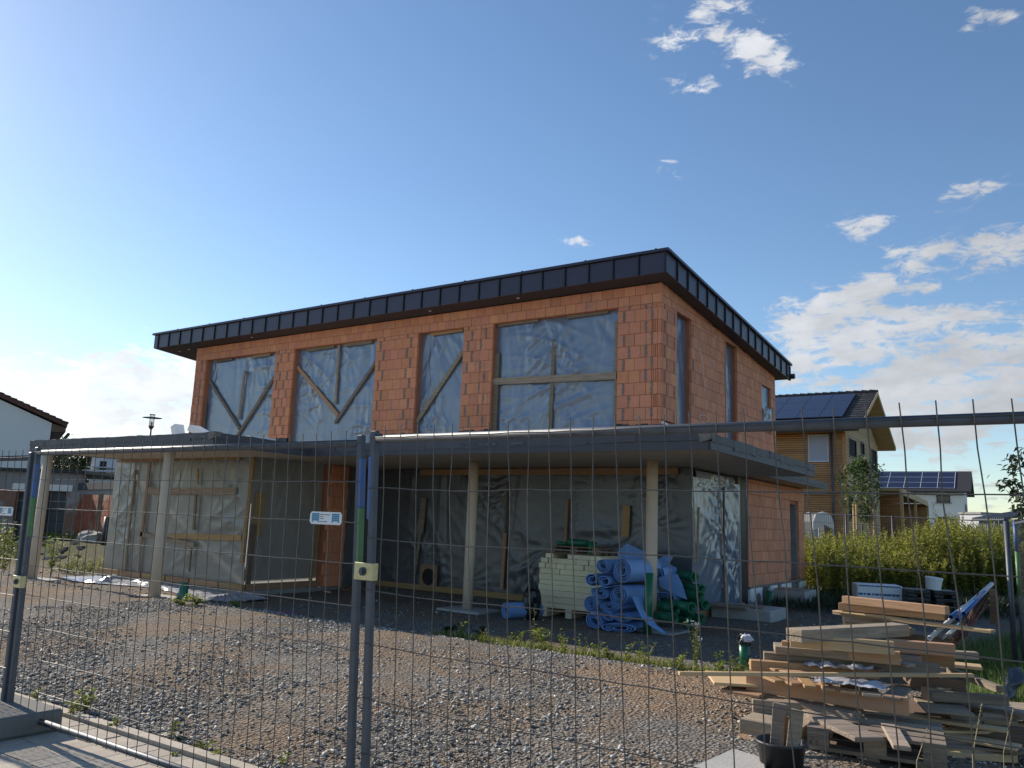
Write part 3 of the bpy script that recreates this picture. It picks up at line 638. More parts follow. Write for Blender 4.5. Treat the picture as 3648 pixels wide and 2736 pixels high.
for i, (a, b) in enumerate(wins):
    o = film('window_film', (a-.02, YW, 3.05), (b-a+.04, 0, 0), (0, 0, 2.97), int((b-a)/.033), 90, (0, -1, 0), 'film', house, .030, aset[i], i+3)
    o.data.name = 'window_film'; frames.append(o)
def batten(p, q, w, th, par, m='wood', y=None, out=(0, -1, 0)):
    mb = MB(); p = np.array(p, float); q = np.array(q, float); d = (q-p); L = np.linalg.norm(d); d /= L; o = np.array(out, float); s_ = np.cross(d, o); s_ /= np.linalg.norm(s_)
    mb.obox((p+q)/2+o*th/2, d*L/2, s_*w/2, o*th/2)
    ob = mb.build('batten', m, par)
    return ob
def fb_(x, z): return (x, YW-.035, z)
f0, f1, f2, f3 = frames
for (par, x0, z0, x1, z1, wd, mt) in [
    (f0, -20.55, 5.98, -19.72, 6.0, .12, 'wood_grey'), (f0, -18.82, 5.97, -18.05, 5.99, .12, 'wood_grey'), (f0, -19.10, 5.58, -19.17, 4.17, .075, 'wood_grey'),
    (f0, -20.72, 5.40, -19.10, 3.90, .085, 'wood_grey'), (f0, -17.80, 5.30, -19.20, 3.66, .09, 'wood_grey'), (f0, -20.74, 4.7, -20.74, 3.1, .06, 'wood_grey'),
    (f1, -16.56, 5.96, -15.51, 5.985, .11, 'wood_grey'), (f1, -15.13, 5.97, -14.15, 5.98, .11, 'wood_grey'), (f1, -15.33, 5.98, -15.31, 4.42, .07, 'wood_grey'),
    (f1, -16.88, 5.52, -15.18, 4.12, .10, 'wood'), (f1, -13.94, 5.46, -15.28, 3.92, .085, 'wood_grey'),
    (f2, -12.22, 5.97, -11.25, 5.99, .10, 'wood'), (f2, -11.22, 5.46, -12.52, 3.85, .10, 'wood_grey'),
    (f3, -10.25, 5.99, -9.18, 6.0, .10, 'wood_grey'), (f3, -8.46, 5.98, -7.46, 5.99, .10, 'wood_grey'), (f3, -10.30+.06, 5.33, -10.30+.06, 3.15, .12, 'wood_grey'),
    (f3, -7.26, 5.75, -7.26, 3.15, .09, 'wood_grey')]:
    batten(fb_(x0, z0), fb_(x1, z1), wd, .03, par, mt)
batten((-8.76, YW-.035, 5.51), (-8.80, YW-.035, 3.15), .085, .03, f3, 'wood_grey')
batten((-10.34, YW-.066, 4.68), (-7.24, YW-.066, 4.60), .15, .03, f3, 'wood_grey')
for i, w_ in enumerate(swins):
    o = film('window_film', (XS-(.14 if i < 2 else .07), w_[0]-.01, w_[2]+.05), (0, w_[1]-w_[0]+.02, 0), (0, 0, w_[3]-w_[2]-.05), 24, 60, (1, 0, 0), 'film', house, .02, [(.2, .9, 14, .4), (.7, .3, 14, .4)], 20+i)
    if i == 0: batten((XS-.11, 15.25, 5.2), (XS-.11, 15.42, 3.2), .07, .03, o, 'wood_pale', out=(1, 0, 0)); 
# flap hanging out of the rear side window
film('loose_film', (XS-.02, 21.05, 4.42), (.05, .5, -.02), (.02, .05, .42), 14, 14, (1, 0, 0), 'film', house, .05, [(.5, .9, 9, .3)], 33)
# cable loops on side wall
cb = MB()
pts = [(XS+.02, 16.35, 5.35-.02*i*i*.4) if False else (XS+.02+.03*math.sin(i*.5), 16.3+.05*i+.02*math.sin(i), 5.45-.11*i) for i in range(9)]
cb.tube(pts, .006, 5); pts = [(XS+.03+.02*math.sin(t), 16.55+.28*math.cos(t), 3.95+.07*math.sin(t)) for t in np.linspace(0, 6.0, 16)]; cb.tube(pts, .006, 5)
cb.build('cable', 'white', side_wall)
# horizontal film over 2nd floor interior partition so the rooms stay dark
fl = MB(); fl.box((XL+.31, YF+.4, 2.70), (XS-.4, YB-.31, 2.95)); fl.build('floor_slab', 'concrete', house)

# ------------------------------------------------------------------ canopies
ZC = 2.74
def slab(name, x0, x1, y0, y1, z0, z1, parent=house):
    mb = MB(); mb.box((x0+.03, y0+.03, z0), (x1-.03, y1-.03, z1-.03)); return mb.build(name, 'ceiling', parent)
WX0, WX1, WY0, MY0, MX1, MYB = -18.95, -12.38, 8.87, 11.10, -4.08, 17.1
ca = slab('canopy_slab', -12.6, MX1, MY0, MYB, ZC, ZC+.2); cb_ = slab('canopy_slab', WX0, WX1, WY0, 15.0, ZC+.001, ZC+.199)
cc = slab('canopy_slab', -6.6, -5.05, 17.12, 22.75, ZC+.02, ZC+.15)
def felt(par, p, q, z0, z1, out, flap=True, seed=0, dark=False):
    """edge board along p->q (xy) plus ragged felt flaps above it"""
    rs = random.Random(seed); p = np.array((*p, 0.)); q = np.array((*q, 0.)); d = q-p; L = np.linalg.norm(d); d /= L; o = np.array((*out, 0.))
    mb = MB(); zc = z0+(z1-z0)*.52
    mb.obox((p+q)/2+o*.015+np.array((0, 0, (z0+zc)/2-.004)), d*L/2, o*.015, (0, 0, (zc-z0)/2+.004)); mb.build('edge_board', 'edge', par)
    t = 0.
    while t < L-.02:
        s_ = min(rs.uniform(.55, 1.25), L-t); a = p+d*t; b = p+d*(t+s_-.008); lo = rs.uniform(-.045, .005); n = 5; V = []; F = []
        for j in range(n+1):
            c = a+(b-a)*j/n; zz = zc+lo+rs.uniform(-.007, .007)+(rs.uniform(-.03, .02) if j in (0, n) and rs.random() < .4 else 0); ou = .034+rs.uniform(0, .012)
            V += [c+o*ou+np.array((0, 0, zz)), c+o*(ou+.004)+np.array((0, 0, z1+rs.uniform(-.006, .012))), c-o*.16+np.array((0, 0, z1+.012)), c-o*.16+np.array((0, 0, z1+.004)), c+o*(ou-.005)+np.array((0, 0, z1-.004)), c+o*(ou-.006)+np.array((0, 0, zz))]
        for j in range(n):
            for k in range(6): F.append((j*6+k, j*6+(k+1) % 6, (j+1)*6+(k+1) % 6, (j+1)*6+k))
        F += [tuple(range(6)), tuple(reversed(range(n*6, n*6+6)))]
        m_ = MB(); m_.add(V, F); m_.build('felt_strip', 'edge', par); t += s_
felt(cb_, (WX0, WY0), (WX1, WY0), ZC, ZC+.235, (0, -1), seed=1)
felt(cb_, (WX1, WY0), (WX1, MY0-.03), ZC, ZC+.225, (1, 0), seed=2)
felt(cb_, (WX0, 15.0), (WX0, WY0), ZC, ZC+.235, (-1, 0), seed=3)
felt(ca, (WX1+.05, MY0), (MX1, MY0), ZC, ZC+.225, (0, -1), seed=4)
felt(ca, (MX1, MY0), (MX1, MYB), ZC, ZC+.225, (1, 0), seed=5)
felt(cc, (-5.08, 17.2), (-5.08, 22.75), ZC+.02, ZC+.19, (1, 0), seed=6)
# grey torn corners
for (x, y) in ((WX1-.02, WY0+.0), (MX1-.02, MY0)):
    mb = MB(); mb.add([(x-.12, y-.06, ZC+.245), (x+.07, y-.06, ZC+.25), (x+.075, y+.10, ZC+.245), (x-.10, y-.062, ZC+.10), (x+.02, y-.065, ZC+.12), (x+.075, y+.06, ZC+.17)], [(0, 1, 2), (0, 3, 4, 1), (1, 4, 5, 2)])
    mb.build('torn_felt_corner', 'mortar', ca if x > -6 else cb_)
fo = MB()   # silvery foil scraps on the main edge
for (x, l_) in ((-8.15, .42), (-8.6, .15), (-11.0, .5), (-7.5, .3)):
    for q_ in range(int(l_/.035)): fo.add([(x+q_*.035, MY0-.052, ZC+.165+random.uniform(-.01, .01)), (x+q_*.035+.03, MY0-.060, ZC+.16+random.uniform(-.01, .01)), (x+q_*.035+.028, MY0-.054, ZC+.12+random.uniform(-.015, .01)), (x+q_*.035+.004, MY0-.062, ZC+.115)], [(0, 1, 2, 3)])
fo.build('foil_scrap', 'film_low', ca, kind='stuff')

# columns
colpos = [(-18.45, 9.02), (-14.10, 9.14), (-9.50, 12.76), (-5.77, 12.92)]
for i, (x, y) in enumerate(colpos):
    mb = MB(); n = 28; pts = [(x, y, -.12), (x, y, 1.0), (x, y, ZC-.003)]; mb.tube(pts, .10, n)
    mb.build('column', 'column', house, smooth=True).data.polygons[-1].use_smooth = False
    pad = MB(); pad.box((x-.45, y-.40, -.2), (x+.55, y+.35, gzf(x, y)+.025 if y < 10 else -.072)); pad.build('column_footing', 'concrete_l', house, bevel=.01)

# ------------------------------------------------------------------ lower storey
# foundation slab
mb = MB(); mb.box((-19.35, 10.95, -.25), (-13.85, YF+.1, -.01)); mb.box((-19.35, YF+.102, -.25), (-5.50, 22.3, -.012)); mb.build('foundation_slab', 'concrete', house)
# side brick wall at x=-5.6
XR = -5.60; LY0, LY1 = 17.62, 22.35; DR = (21.0, 21.8)
lw = MB(); lw.box((XR-.36, LY0, .40), (XR-.06, DR[0], ZC)); lw.box((XR-.36, DR[1], .40), (XR-.06, LY1, ZC)); lw.box((XR-.36, DR[0], 2.31), (XR-.06, DR[1], ZC)); lower_wall = lw.build('lower_side_wall', 'clay', house)
z = .40; r_ = 0
while z < ZC-.02:
    z1 = min(z+.25, ZC)
    if z < 2.25:
        lay_side(LY0, DR[0], z, z1, r_, XR, lower_wall); lay_side(DR[1], LY1, z, z1, r_+1, XR, lower_wall)
    else: lay_side(LY0, LY1, max(z, 2.31) if z1 > 2.31 else z, z1, r_, XR, lower_wall)
    z = z1; r_ += 1
lw = MB(); lw.box((XR-.36, 17.22, 0), (XR-.02, 17.61, ZC-.001)); lw.build('corner_pier', 'bitumen', house)
lw = MB(); lw.box((-13.9, 22.05, 0), (XR-.37, 22.35, ZC-.002)); lw.box((-19.2, 15.6, 0), (-13.9, 15.9, ZC-.002)); lw.box((-13.9, 15.9, 0), (-13.6, 22.04, ZC-.002)); lw.build('rear_wall_lower', 'clay', house)
# plinth
pl_ = MB(); pl_.box((XR-.36, 17.22, -.15), (XR-.045, LY1, .40)); plinth = pl_.build('plinth', 'mortar', house)
for (a, b) in ((17.70, 18.55), (19.15, 19.75), (20.1, 20.95), (21.82, 22.34)):
    mb = MB(); mb.box((XR-.044, a, -.04), (XR+.012, b, .36)); mb.build('insulation_board', 'eps', plinth, bevel=.004)
mb = MB(); mb.tube([(XR+.02, 18.35, .02), (XR+.02, 18.35, .03)], .01)
y = 17.7
mb = MB()
while y < 22.3:
    h = random.uniform(.03, .07); mb.box((XR-.03, y, .40-h), (XR+.006, y+.09, .405+random.uniform(0, .02))); y += .0905
for (a, z_, rr) in ((18.25, .1, .16), (19.5, .08, .12), (19.9, .2, .14)):
    V = [(XR+.016, a+rr*math.cos(t)*(1+.2*math.sin(3*t)), z_+rr*math.sin(t)) for t in np.linspace(0, 2*math.pi, 14)[:-1]]; mb.add(V, [tuple(range(13))])
mb.build('mortar_smear', 'mortar', plinth)
# door opening cover
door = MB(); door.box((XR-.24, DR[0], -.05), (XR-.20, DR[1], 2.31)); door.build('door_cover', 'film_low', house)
mb = MB(); mb.box((XR-.2, DR[0]+.002, .0), (XR-.05, DR[0]+.05, 2.3)); mb.box((XR-.2, DR[1]-.05, 0), (XR-.05, DR[1]-.002, 2.3)); mb.build('door_frame', 'plaster', house)
mb = MB(); mb.bar((XR+.35, 20.55, .55), (XR-.1, 21.15, .42), .04, .03); mb.build('batten', 'wood_pale', house)
mb = MB(); mb.box((XR-.30, 17.05, 0), (XR-.02, 17.20, ZC-.01)); mb.build('timber_post', 'wood_grey', house)

# dark film in front, x -13.9 .. -5.6 at y=14.33
YL = YF
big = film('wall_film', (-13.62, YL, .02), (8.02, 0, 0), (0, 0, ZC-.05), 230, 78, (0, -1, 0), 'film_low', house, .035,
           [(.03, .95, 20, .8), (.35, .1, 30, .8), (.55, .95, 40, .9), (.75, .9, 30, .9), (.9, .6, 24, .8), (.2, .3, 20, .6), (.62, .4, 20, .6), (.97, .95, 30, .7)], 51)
sidef = film('wall_film', (XR, YL+.01, .02), (0, 2.72, 0), (0, 0, ZC-.2), 80, 78, (1, 0, 0), 'film', house, .040,
             [(.4, .98, 34, .6), (.9, .98, 30, .6), (.45, .6, 20, .7), (.9, .4, 20, .5)], 52)
torn = film('loose_film', (XR+.01, YL+.3, ZC-.34), (0, 2.2, 0), (-.06, 0, .30), 60, 12, (1, 0, 0), 'silver', house, .06, [(.3, .2, 14, .4), (.6, .4, 16, .4), (.85, .2, 12, .3)], 53)
def zl(px, py): return KY(px, py, YL)
fr = (0, -1, 0)
for (x0, z0, x1, z1, wd, mt) in [(-12.15, 2.64, -5.85, 2.66, .13, 'wood'), (-13.5, .07, -5.9, .06, .12, 'wood'), (-12.15, .35, -12.05, 1.25, .06, 'wood_grey'),
                                 (-12.05, 1.25, -12.0, 2.05, .15, 'wood_grey'), (-9.75, .2, -9.72, 1.35, .08, 'wood'), (-9.72, 1.36, -9.70, 2.45, .04, 'wood_dark'),
                                 (-8.25, 1.1, -8.22, 2.1, .05, 'wood'), (-8.27, .35, -8.25, 1.1, .045, 'wood_grey'), (-6.92, 1.40, -6.90, 2.0, .15, 'wood')]:
    batten((x0, YL-.05, z0), (x1, YL-.05, z1), wd, .03, big, mt)
batten((XR+.05, 14.42, 1.0), (XR+.05, 14.50, 2.0), .05, .03, sidef, 'wood_grey', out=(1, 0, 0))
batten((XR+.06, 15.85, .05), (XR+.06, 15.85, 2.45), .05, .03, sidef, 'wood_dark', out=(1, 0, 0))
batten((XR+.05, 14.35, .06), (XR+.05, 17.1, .06), .12, .03, sidef, 'wood', out=(1, 0, 0))
# board with round hole
c0 = KY(1525, 2055, YL-.09); n = 24; V = []; F = []; hw, hh, rr = .24, .27, .185
sq = []
for j in range(n):
    t = 2*math.pi*j/n; cx_, cz_ = math.cos(t), math.sin(t); s_ = 1/max(abs(cx_)/hw, abs(cz_)/hh); sq.append((c0[0]+cx_*s_, c0[2]+cz_*s_))
for yy in (c0[1], c0[1]+.03):
    V += [(a, yy, b) for a, b in sq]; V += [(c0[0]+rr*math.cos(2*math.pi*j/n), yy, c0[2]+rr*math.sin(2*math.pi*j/n)) for j in range(n)]
for j in range(n):
    k = (j+1) % n; F += [(j, k, n+k, n+j), (2*n+k, 2*n+j, 3*n+j, 3*n+k), (j, 2*n+j, 2*n+k, k), (n+j, n+k, 3*n+k, 3*n+j)]
mb = MB(); mb.add(V, F); vb_ = mb.build('hole_board', 'wood', house)
mb = MB(); mb.tube([(c0[0], c0[1]+.031, c0[2]), (c0[0], c0[1]+.05, c0[2])], rr+.02, 24); mb.build('dark_opening', 'dark', vb_)

# left film box
BX0, BX1, BY = -19.25, -14.0, 11.05
bf = film('wall_film', (BX0, BY, .03), (BX1-BX0, 0, 0), (0, 0, ZC-.03), 150, 78, (0, -1, 0), 'film_box', house, .030,
          [(.02, .9, 26, .6), (.05, .4, 20, .5), (.3, .9, 20, .5), (.8, .08, 30, .5), (.93, .05, 24, .5), (.7, .5, 18, .5), (.97, .9, 14, .4)], 61)
br_ = film('wall_film', (BX1+.02, BY, .03), (0, 1.95, 0), (0, 0, ZC-.03), 56, 78, (1, 0, 0), 'film_box', house, .025, [(.1, .1, 16, .5), (.9, .7, 16, .4)], 62)
bl_ = film('wall_film', (BX0, 15.6, .03), (0, -(15.6-BY), 0), (0, 0, ZC-.03), 60, 40, (-1, 0, 0), 'film_box', house, .025, [(.1, .1, 16, .5), (.9, .7, 16, .4)], 63)
def bb(x0, z0, x1, z1, wd, mt='wood'): batten((x0, BY-.045, z0), (x1, BY-.045, z1), wd, .035, bf, mt)
c3 = lambda x, y: KY(x*.4822, 1400+y*.4822, BY-.05)
for (xa, ya, xb, yb, wd, mt) in [(1005, 570, 925, 1320, .055, 'wood_grey'), (1112, 508, 1045, 1110, .085, 'wood'), (1040, 1110, 1020, 1350, .06, 'wood_grey'),
                                 (1100, 725, 1742, 725, .15, 'wood_grey'), (1465, 555, 1465, 675, .05, 'wood'), (1452, 755, 1436, 1010, .07, 'wood_grey'),
                                 (1035, 1040, 1440, 1122, .10, 'wood_grey'), (1255, 1055, 1790, 1070, .12, 'wood'), (1418, 1145, 1402, 1320, .03, 'wood_grey'),
                                 (1875, 475, 1790, 1255, .10, 'wood'), (1310, 482, 1780, 475, .10, 'wood'), (870, 505, 1300, 490, .06, 'wood')]:
    p, q = c3(xa, ya), c3(xb, yb); bb(p[0], p[2], q[0], q[2], wd, mt)
batten((BX1+.04, BY+.18, 1.1), (BX1+.04, BY+.20, 2.0), .25, .03, br_, 'wood', out=(1, 0, 0)); batten((BX1+.06, BY+.05, .1), (BX1+.06, BY+.08, 1.35), .12, .03, br_, 'wood_dark', out=(1, 0, 0))
batten((BX1+.05, BY+1.75, .1), (BX1+.05, BY+1.9, 1.55), .08, .03, br_, 'wood', out=(1, 0, 0))
x = BX0-.1
for i in range(6):
    l_ = random.uniform(.85, 1.05); mb = MB(); mb.box((x, BY-.10, .005), (min(x+l_-.06, BX1+.1), BY-.04, .12)); mb.build('sill_board', 'wood', house); x += l_
    if x > BX1-.3: break
mb = MB(); mb.box((BX1+.05, BY, .005), (BX1+.11, 13.0, .13)); mb.build('sill_board', 'wood', house)
# brick pier right of the box
px0, px1, py0, py1 = -14.1, -13.72, 13.02, 13.58
mb = MB(); mb.box((px0+.03, py0+.05, 0), (px1-.05, py1, ZC-.01)); pier = mb.build('brick_pier', 'clay', house)
z = .0; r_ = 0
while z < ZC-.03:
    z1 = min(z+.25, ZC-.01); o_ = -.05 if r_ % 2 else .03
    add_brick((px1-.01, py0+o_, z+.003), (py1-py0-o_-.01 if r_ % 2 else .36, .055, z1-z-.006), math.pi/2, 1 if r_ % 2 else 0, pier, False)
    if r_ % 2 == 0: add_brick((px1-.01, py0+.40, z+.003), (.16, .055, z1-z-.006), math.pi/2, 0, pier, False)
    z = z1; r_ += 1
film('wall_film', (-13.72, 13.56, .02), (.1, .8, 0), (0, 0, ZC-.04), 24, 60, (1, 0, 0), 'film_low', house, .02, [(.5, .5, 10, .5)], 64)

# write the bricks: the 300 that show largest singly, the rest as one part
bricks.sort(key=lambda q: q[0]); restb = MB(); restp = MB()
for i, (_, kind_, loc, sz, rz, wall, pale) in enumerate(bricks):
    if i < 300:
        inst('brick', BM[1] if kind_ else (BMp if pale else BM[0]), loc, wall, sz, rz)
    else:
        t = restp if (pale and not kind_) else restb
        if rz: a, b = (loc[0]-sz[1], loc[1], loc[2]), (loc[0], loc[1]+sz[0], loc[2]+sz[2])
        else: a, b = loc, (loc[0]+sz[0], loc[1]+sz[1], loc[2]+sz[2])
        if kind_:
            n = 5
            if rz:
                t.box(a, (b[0]-.012, b[1], b[2]))
                for k in range(n): t.box((b[0]-.012, a[1]+sz[0]*(k/n+.006/sz[0]), a[2]), (b[0], a[1]+sz[0]*((k+1)/n-.006/sz[0]), b[2]))
            else:
                t.box((a[0], a[1]+.012, a[2]), b)
                for k in range(n): t.box((a[0]+sz[0]*k/n+.006, a[1], a[2]), (a[0]+sz[0]*(k+1)/n-.006, a[1]+.012, b[2]))
        else: t.box(a, b)
both = MB(); both.v = restb.v+restp.v; both.f = restb.f+[tuple(i+len(restb.v) for i in q) for q in restp.f]; both.m = [0]*len(restb.f)+[1]*len(restp.f)
both.build('brick', ['brick', 'brick_pale'], house, kind='stuff')

# ------------------------------------------------------------------ things on the canopy roof
z4 = lambda x, y: (500+x*.3014, 1150+y*.3014)
def eps(name, c, u, v, w_, label):
    mb = MB(); mb.obox(c, u, v, w_); o = mb.build(name, 'eps', None, bevel=.004); tag(o, label, 'foam board', 'polystyrene pieces on the canopy'); return o
zt = ZC+.215
def rot(a, l): return np.array((math.cos(a)*l, math.sin(a)*l, 0))
def at_(px, py, yy, z): q_ = KY(px, py, yy); return (q_[0], yy, z)
for (c_, u_, v_, w_, lb) in [
    (at_(790, 1548, 10.0, zt+.03), rot(.03, 1.25), rot(1.6, .30), (0, 0, .025), 'long flat white foam board lying lowest on the canopy'),
    (at_(650, 1535, 9.9, zt+.085), rot(-.06, .32), rot(1.5, .25), (0, 0, .03), 'short white foam board lying left on the long flat board'),
    (at_(735, 1535, 10.0, zt+.085), rot(.08, .45), rot(1.65, .26), (0, 0, .028), 'white foam board lying right of the tilted ones'),
    (at_(637, 1512, 9.75, zt+.21), np.array((.05, 0, -.12)), rot(1.45, .10), np.array((.065, .0, .028)), 'white foam offcut standing on end at the left of the heap'),
    (at_(718, 1512, 9.8, zt+.18), np.array((.21, .03, -.085)), rot(1.5, .12), np.array((.026, .0, .055)), 'white foam board leaning up and pointing left'),
    (at_(800, 1540, 10.0, zt+.075), np.array((.50, .0, -.045)), rot(1.6, .2), np.array((.0, .0, .02)), 'thin white foam board sloping down at the right end of the heap')]: eps('foam_board', c_, u_, v_, w_, lb)

# ------------------------------------------------------------------ construction fences
def panel(x0, x1, y, z0, z1, hstep, label, bands=(), sag=0.0, seed=0, nv=31):
    rs = random.Random(seed)
    t = empty('construction_fence', (x0, y, 0), label, 'fence', 'mesh fence panels along the street')
    for k, xx in enumerate((x0+.02, x1-.02)):
        mb = MB(); sx = .021; segs_ = [(z0-.10, z1+.03)]
        # posts of pressed box section, with band colours as part of the post paint
        mb.box((xx-sx, y-.018, z0-.10), (xx+sx, y+.018, z1+.03))
        p = mb.build('post', 'galv', t, bevel=.006)
        if (k in bands):
            for (a, b, mt) in ((z1-.36, z1-.10, 'bband'), (z1-.66, z1-.365, 'gband')):
                m2 = MB(); m2.box((xx+.008, y-.0192, a), (xx+sx+.0012, y+.0192, b)); m2.build('paint_band', mt, p)
    for zz in (z0, z1-.015):
        mb = MB(); mb.tube([(x0+.03, y, zz), (x1-.03, y, zz)], .021, 12); mb.build('rail', 'galv', t, smooth=True)
    mesh_z = [z1-.01-hstep*i for i in range(int((z1-z0-.05)/hstep)+1)]
    for zz in mesh_z:
        pts = []; 
        for i in range(nv+1):
            x = x0+.0+(x1-x0)*i/nv; d = sag*math.exp(-((i-5)/4.)**2)*(0 if zz > z1-.1 else 1); pts.append((x, y-.021+rs.uniform(-.002, .002), zz-d+rs.uniform(-.003, .003)))
        mb = MB(); mb.tube(pts, .0027, 5); mb.build('wire', 'wire', t)
    for i in range(1, nv):
        x = x0+(x1-x0)*i/nv; ph = rs.uniform(-.012, .012); n = 12
        pts = []
        zt_ = z1+.05+rs.uniform(-.006, .006)
        for j in range(n+1):
            zz = z0-.02+(zt_-z0+.02)*j/n; pts.append((x+(ph if j < n-1 else 0)*math.sin(j*.9+i)+rs.uniform(-.003, .003), y-.0255, zz))
        mb = MB(); mb.tube(pts, .0027, 5); mb.build('wire', 'wire', t)
    for ch in list(t.children)+[g_ for c_ in t.children for g_ in c_.children]:      # the panels lean a little along the run
        n_ = len(ch.data.vertices); A = np.empty(n_*3, np.float32); ch.data.vertices.foreach_get('co', A); A = A.reshape(-1, 3); A[:, 0] += .05*(z1-A[:, 2]); ch.data.vertices.foreach_set('co', A.ravel()); ch.data.update()
    return t
YN = 3.16
panel(-10.185, -6.675, 3.145, .09, 1.98, .2635, 'mesh fence panel cut off by the left edge of the photo', seed=1)
panel(-6.655, -3.105, YN, .09, 2.02, .2155, 'mesh fence panel with close wires and a white sign left of the centre posts', bands=(0, 1), seed=2)
panel(-3.045, .465, YN, .09, 2.04, .2635, 'mesh fence panel with wide wires in front of the timber heap', bands=(), sag=.012, seed=3)
mb = MB(); mb.obox((-3.0265, YN, 1.765), (.0105, 0, 0), (0, .0185, 0), (-.00825, 0, .165)); 
tf = [o for o in bpy.data.objects if o.name.startswith('construction_fence')][-1]
mb.build('paint_band', 'bband', tf)
# clamp
def clamp(x, y, z, label):
    t = empty('fence_clamp', (x, y, z), label, 'clamp', 'clamps joining fence posts')
    mb = MB(); mb.box((-.065+x, y-.028, z-.045), (x+.065, y-.020, z+.045)); mb.box((x-.065, y-.020, z-.045), (x-.057, y+.02, z+.045)); mb.box((x+.057, y-.02, z-.045), (x+.065, y+.02, z+.045)); mb.build('plate', 'zinc', t, bevel=.003)
    mb = MB(); mb.tube([(x, y-.045, z), (x, y+.03, z)], .014, 8); mb.tube([(x, y-.036, z), (x, y-.028, z)], .022, 14); mb.build('bolt', 'galv', t)
p = KY(1305, 2035, YN); clamp(-3.022, YN, p[2], 'yellow zinc clamp with a bolt joining the two centre posts')
clamp(-6.615, 3.15, 1.02, 'rusty clamp joining the two posts at the left edge')
# concrete feet
mb = MB(); mb.box((-6.92, 2.66, .004), (-6.07, 3.32, .155)); o = mb.build('ballast_block', 'ballast', None, bevel=.02); tag(o, 'grey concrete ballast block under the left posts on the pavers', 'ballast block')
mb = MB(); mb.box((-3.35, 2.80, .004), (-2.8, 3.5, .15)); o = mb.build('ballast_block', 'ballast', None, bevel=.02); tag(o, 'grey concrete ballast block under the centre posts', 'ballast block')
# signs
def text(s_, size, loc, parent, m, ax='x'):
    cu = bpy.data.curves.new('t', 'FONT'); cu.body = s_; cu.size = size; cu.extrude = .0002
    ob = bpy.data.objects.new('t', cu); COL.objects.link(ob); dg = bpy.context.evaluated_depsgraph_get(); me = bpy.data.meshes.new_from_object(ob.evaluated_get(dg))
    bpy.data.objects.remove(ob); me.materials.clear(); me.materials.append(M[m])
    o = bpy.data.objects.new('lettering', me); COL.objects.link(o); o.parent = parent; o.location = tuple(np.array(loc)-org(parent)); o.rotation_euler = (math.pi/2, 0, 0); return o
def sign(cx_, cy_, cz_, label):
    w_, h_ = .245, .068; t = empty('fence_sign', (cx_, cy_, cz_), label, 'sign', 'small white hire signs on the fence')
    bm = bmesh.new(); bmesh.ops.create_cube(bm, size=1); bmesh.ops.scale(bm, vec=(w_, .004, h_), verts=bm.verts)
    bmesh.ops.bevel(bm, geom=[e for e in bm.edges if abs(e.verts[0].co.y-e.verts[1].co.y) > .003], offset=.009, segments=3, affect='EDGES')
    bmesh.ops.translate(bm, vec=(0, 0, 0), verts=bm.verts); me = bpy.data.meshes.new('plate'); bm.to_mesh(me); bm.free(); me.materials.append(M['white'])
    o = bpy.data.objects.new('plate', me); COL.objects.link(o); o.parent = t
    yk = cy_-.0024
    for sx in (-1, 1):
        x0 = cx_+sx*.078-.028
        bgm = MB(); bgm.box((x0-.002, yk, cz_-.018), (x0+.056, yk+.0006, cz_+.026)); bgm.build('print_field', 'print_l', t)
        dm = MB()
        for r in range(5):
            for c in range(5):
                if r == 4 and c in (1, 2, 3): continue
                a = x0+c*.0113; b = cz_+.017-r*.0103; dm.box((a+.001, yk-.0008, b+.0012), (a+.0093, yk-.0001, b+.0082))
        dm.build('print_dots', 'print', t)
    text('Bauzaunvermietung', .0098, (cx_-.046, yk-.0006, cz_+.016), t, 'print_k'); 
    bm_ = MB()      # two lines too blurred to read in the photo
    for q_, (zz_, n_) in enumerate(((.006, 6), (-.004, 7))):
        for k_ in range(n_): bm_.box((cx_-.046+k_*.0052, yk-.0007, cz_+zz_), (cx_-.0425+k_*.0052, yk-.0001, cz_+zz_+.003))
    bm_.build('print_line', 'galv', t, kind='stuff')
    text('Tel. 035  408728', .0085, (cx_-.046, yk-.0006, cz_-.022), t, 'print_k')
p = KY(1161, 1846, YN-.03); sign(p[0], YN-.031, p[2], 'small white fence sign with blue dots left of the centre posts')
p = KY(20, 1821, 3.11); sign(p[0], 3.107, p[2], 'small white fence sign cut by the left edge of the photo')

# far fence runs: along the plot's right side and behind the goldenrod
t = empty('construction_fence', (.5, 3.2, 0), 'mesh fence running away from the street at the right edge', 'fence')
def post(x, y, z0, z1, band, par, r=.021):
    mb = MB(); mb.tube([(x, y, z0), (x, y, z1)], r, 10); p = mb.build('post', 'galv', par, smooth=True)
    if band:
        for (a, b, mt) in ((z1-.36, z1-.03, 'bband'), (z1-.85, z1-.37, 'gband')):
            m2 = MB(); m2.tube([(x, y, a), (x, y, b)], r+.0015, 10); m2.build('paint_band', mt, p, smooth=True)
pr = KD(3615, 1850, 9.2); x_, y_ = pr[0], pr[1]
post(x_, y_, gzf(x_, y_), pr[2], 1, t); post(x_-.09, y_+.1, gzf(x_, y_), pr[2]-.02, 0, t, .03)
e2 = (x_+.35, y_-3.4)
post(e2[0], e2[1], 0, 2.02, 0, t)
for zz in (pr[2]-.05, .15):
    mb = MB(); mb.tube([(x_, y_, zz), (e2[0], e2[1], zz)], .018, 8); mb.build('rail', 'galv', t)
for k in range(8):
    zz = .2+k*.22; mb = MB(); mb.tube([(x_, y_, zz), (e2[0], e2[1], zz)], .0022, 5); mb.build('wire', 'wire', t)
for k in range(1, 30):
    f = k/30; xx, yy = x_+(e2[0]-x_)*f, y_+(e2[1]-y_)*f; mb = MB(); mb.tube([(xx, yy, .1), (xx, yy, pr[2]+.02)], .0022, 5); mb.build('wire', 'wire', t)
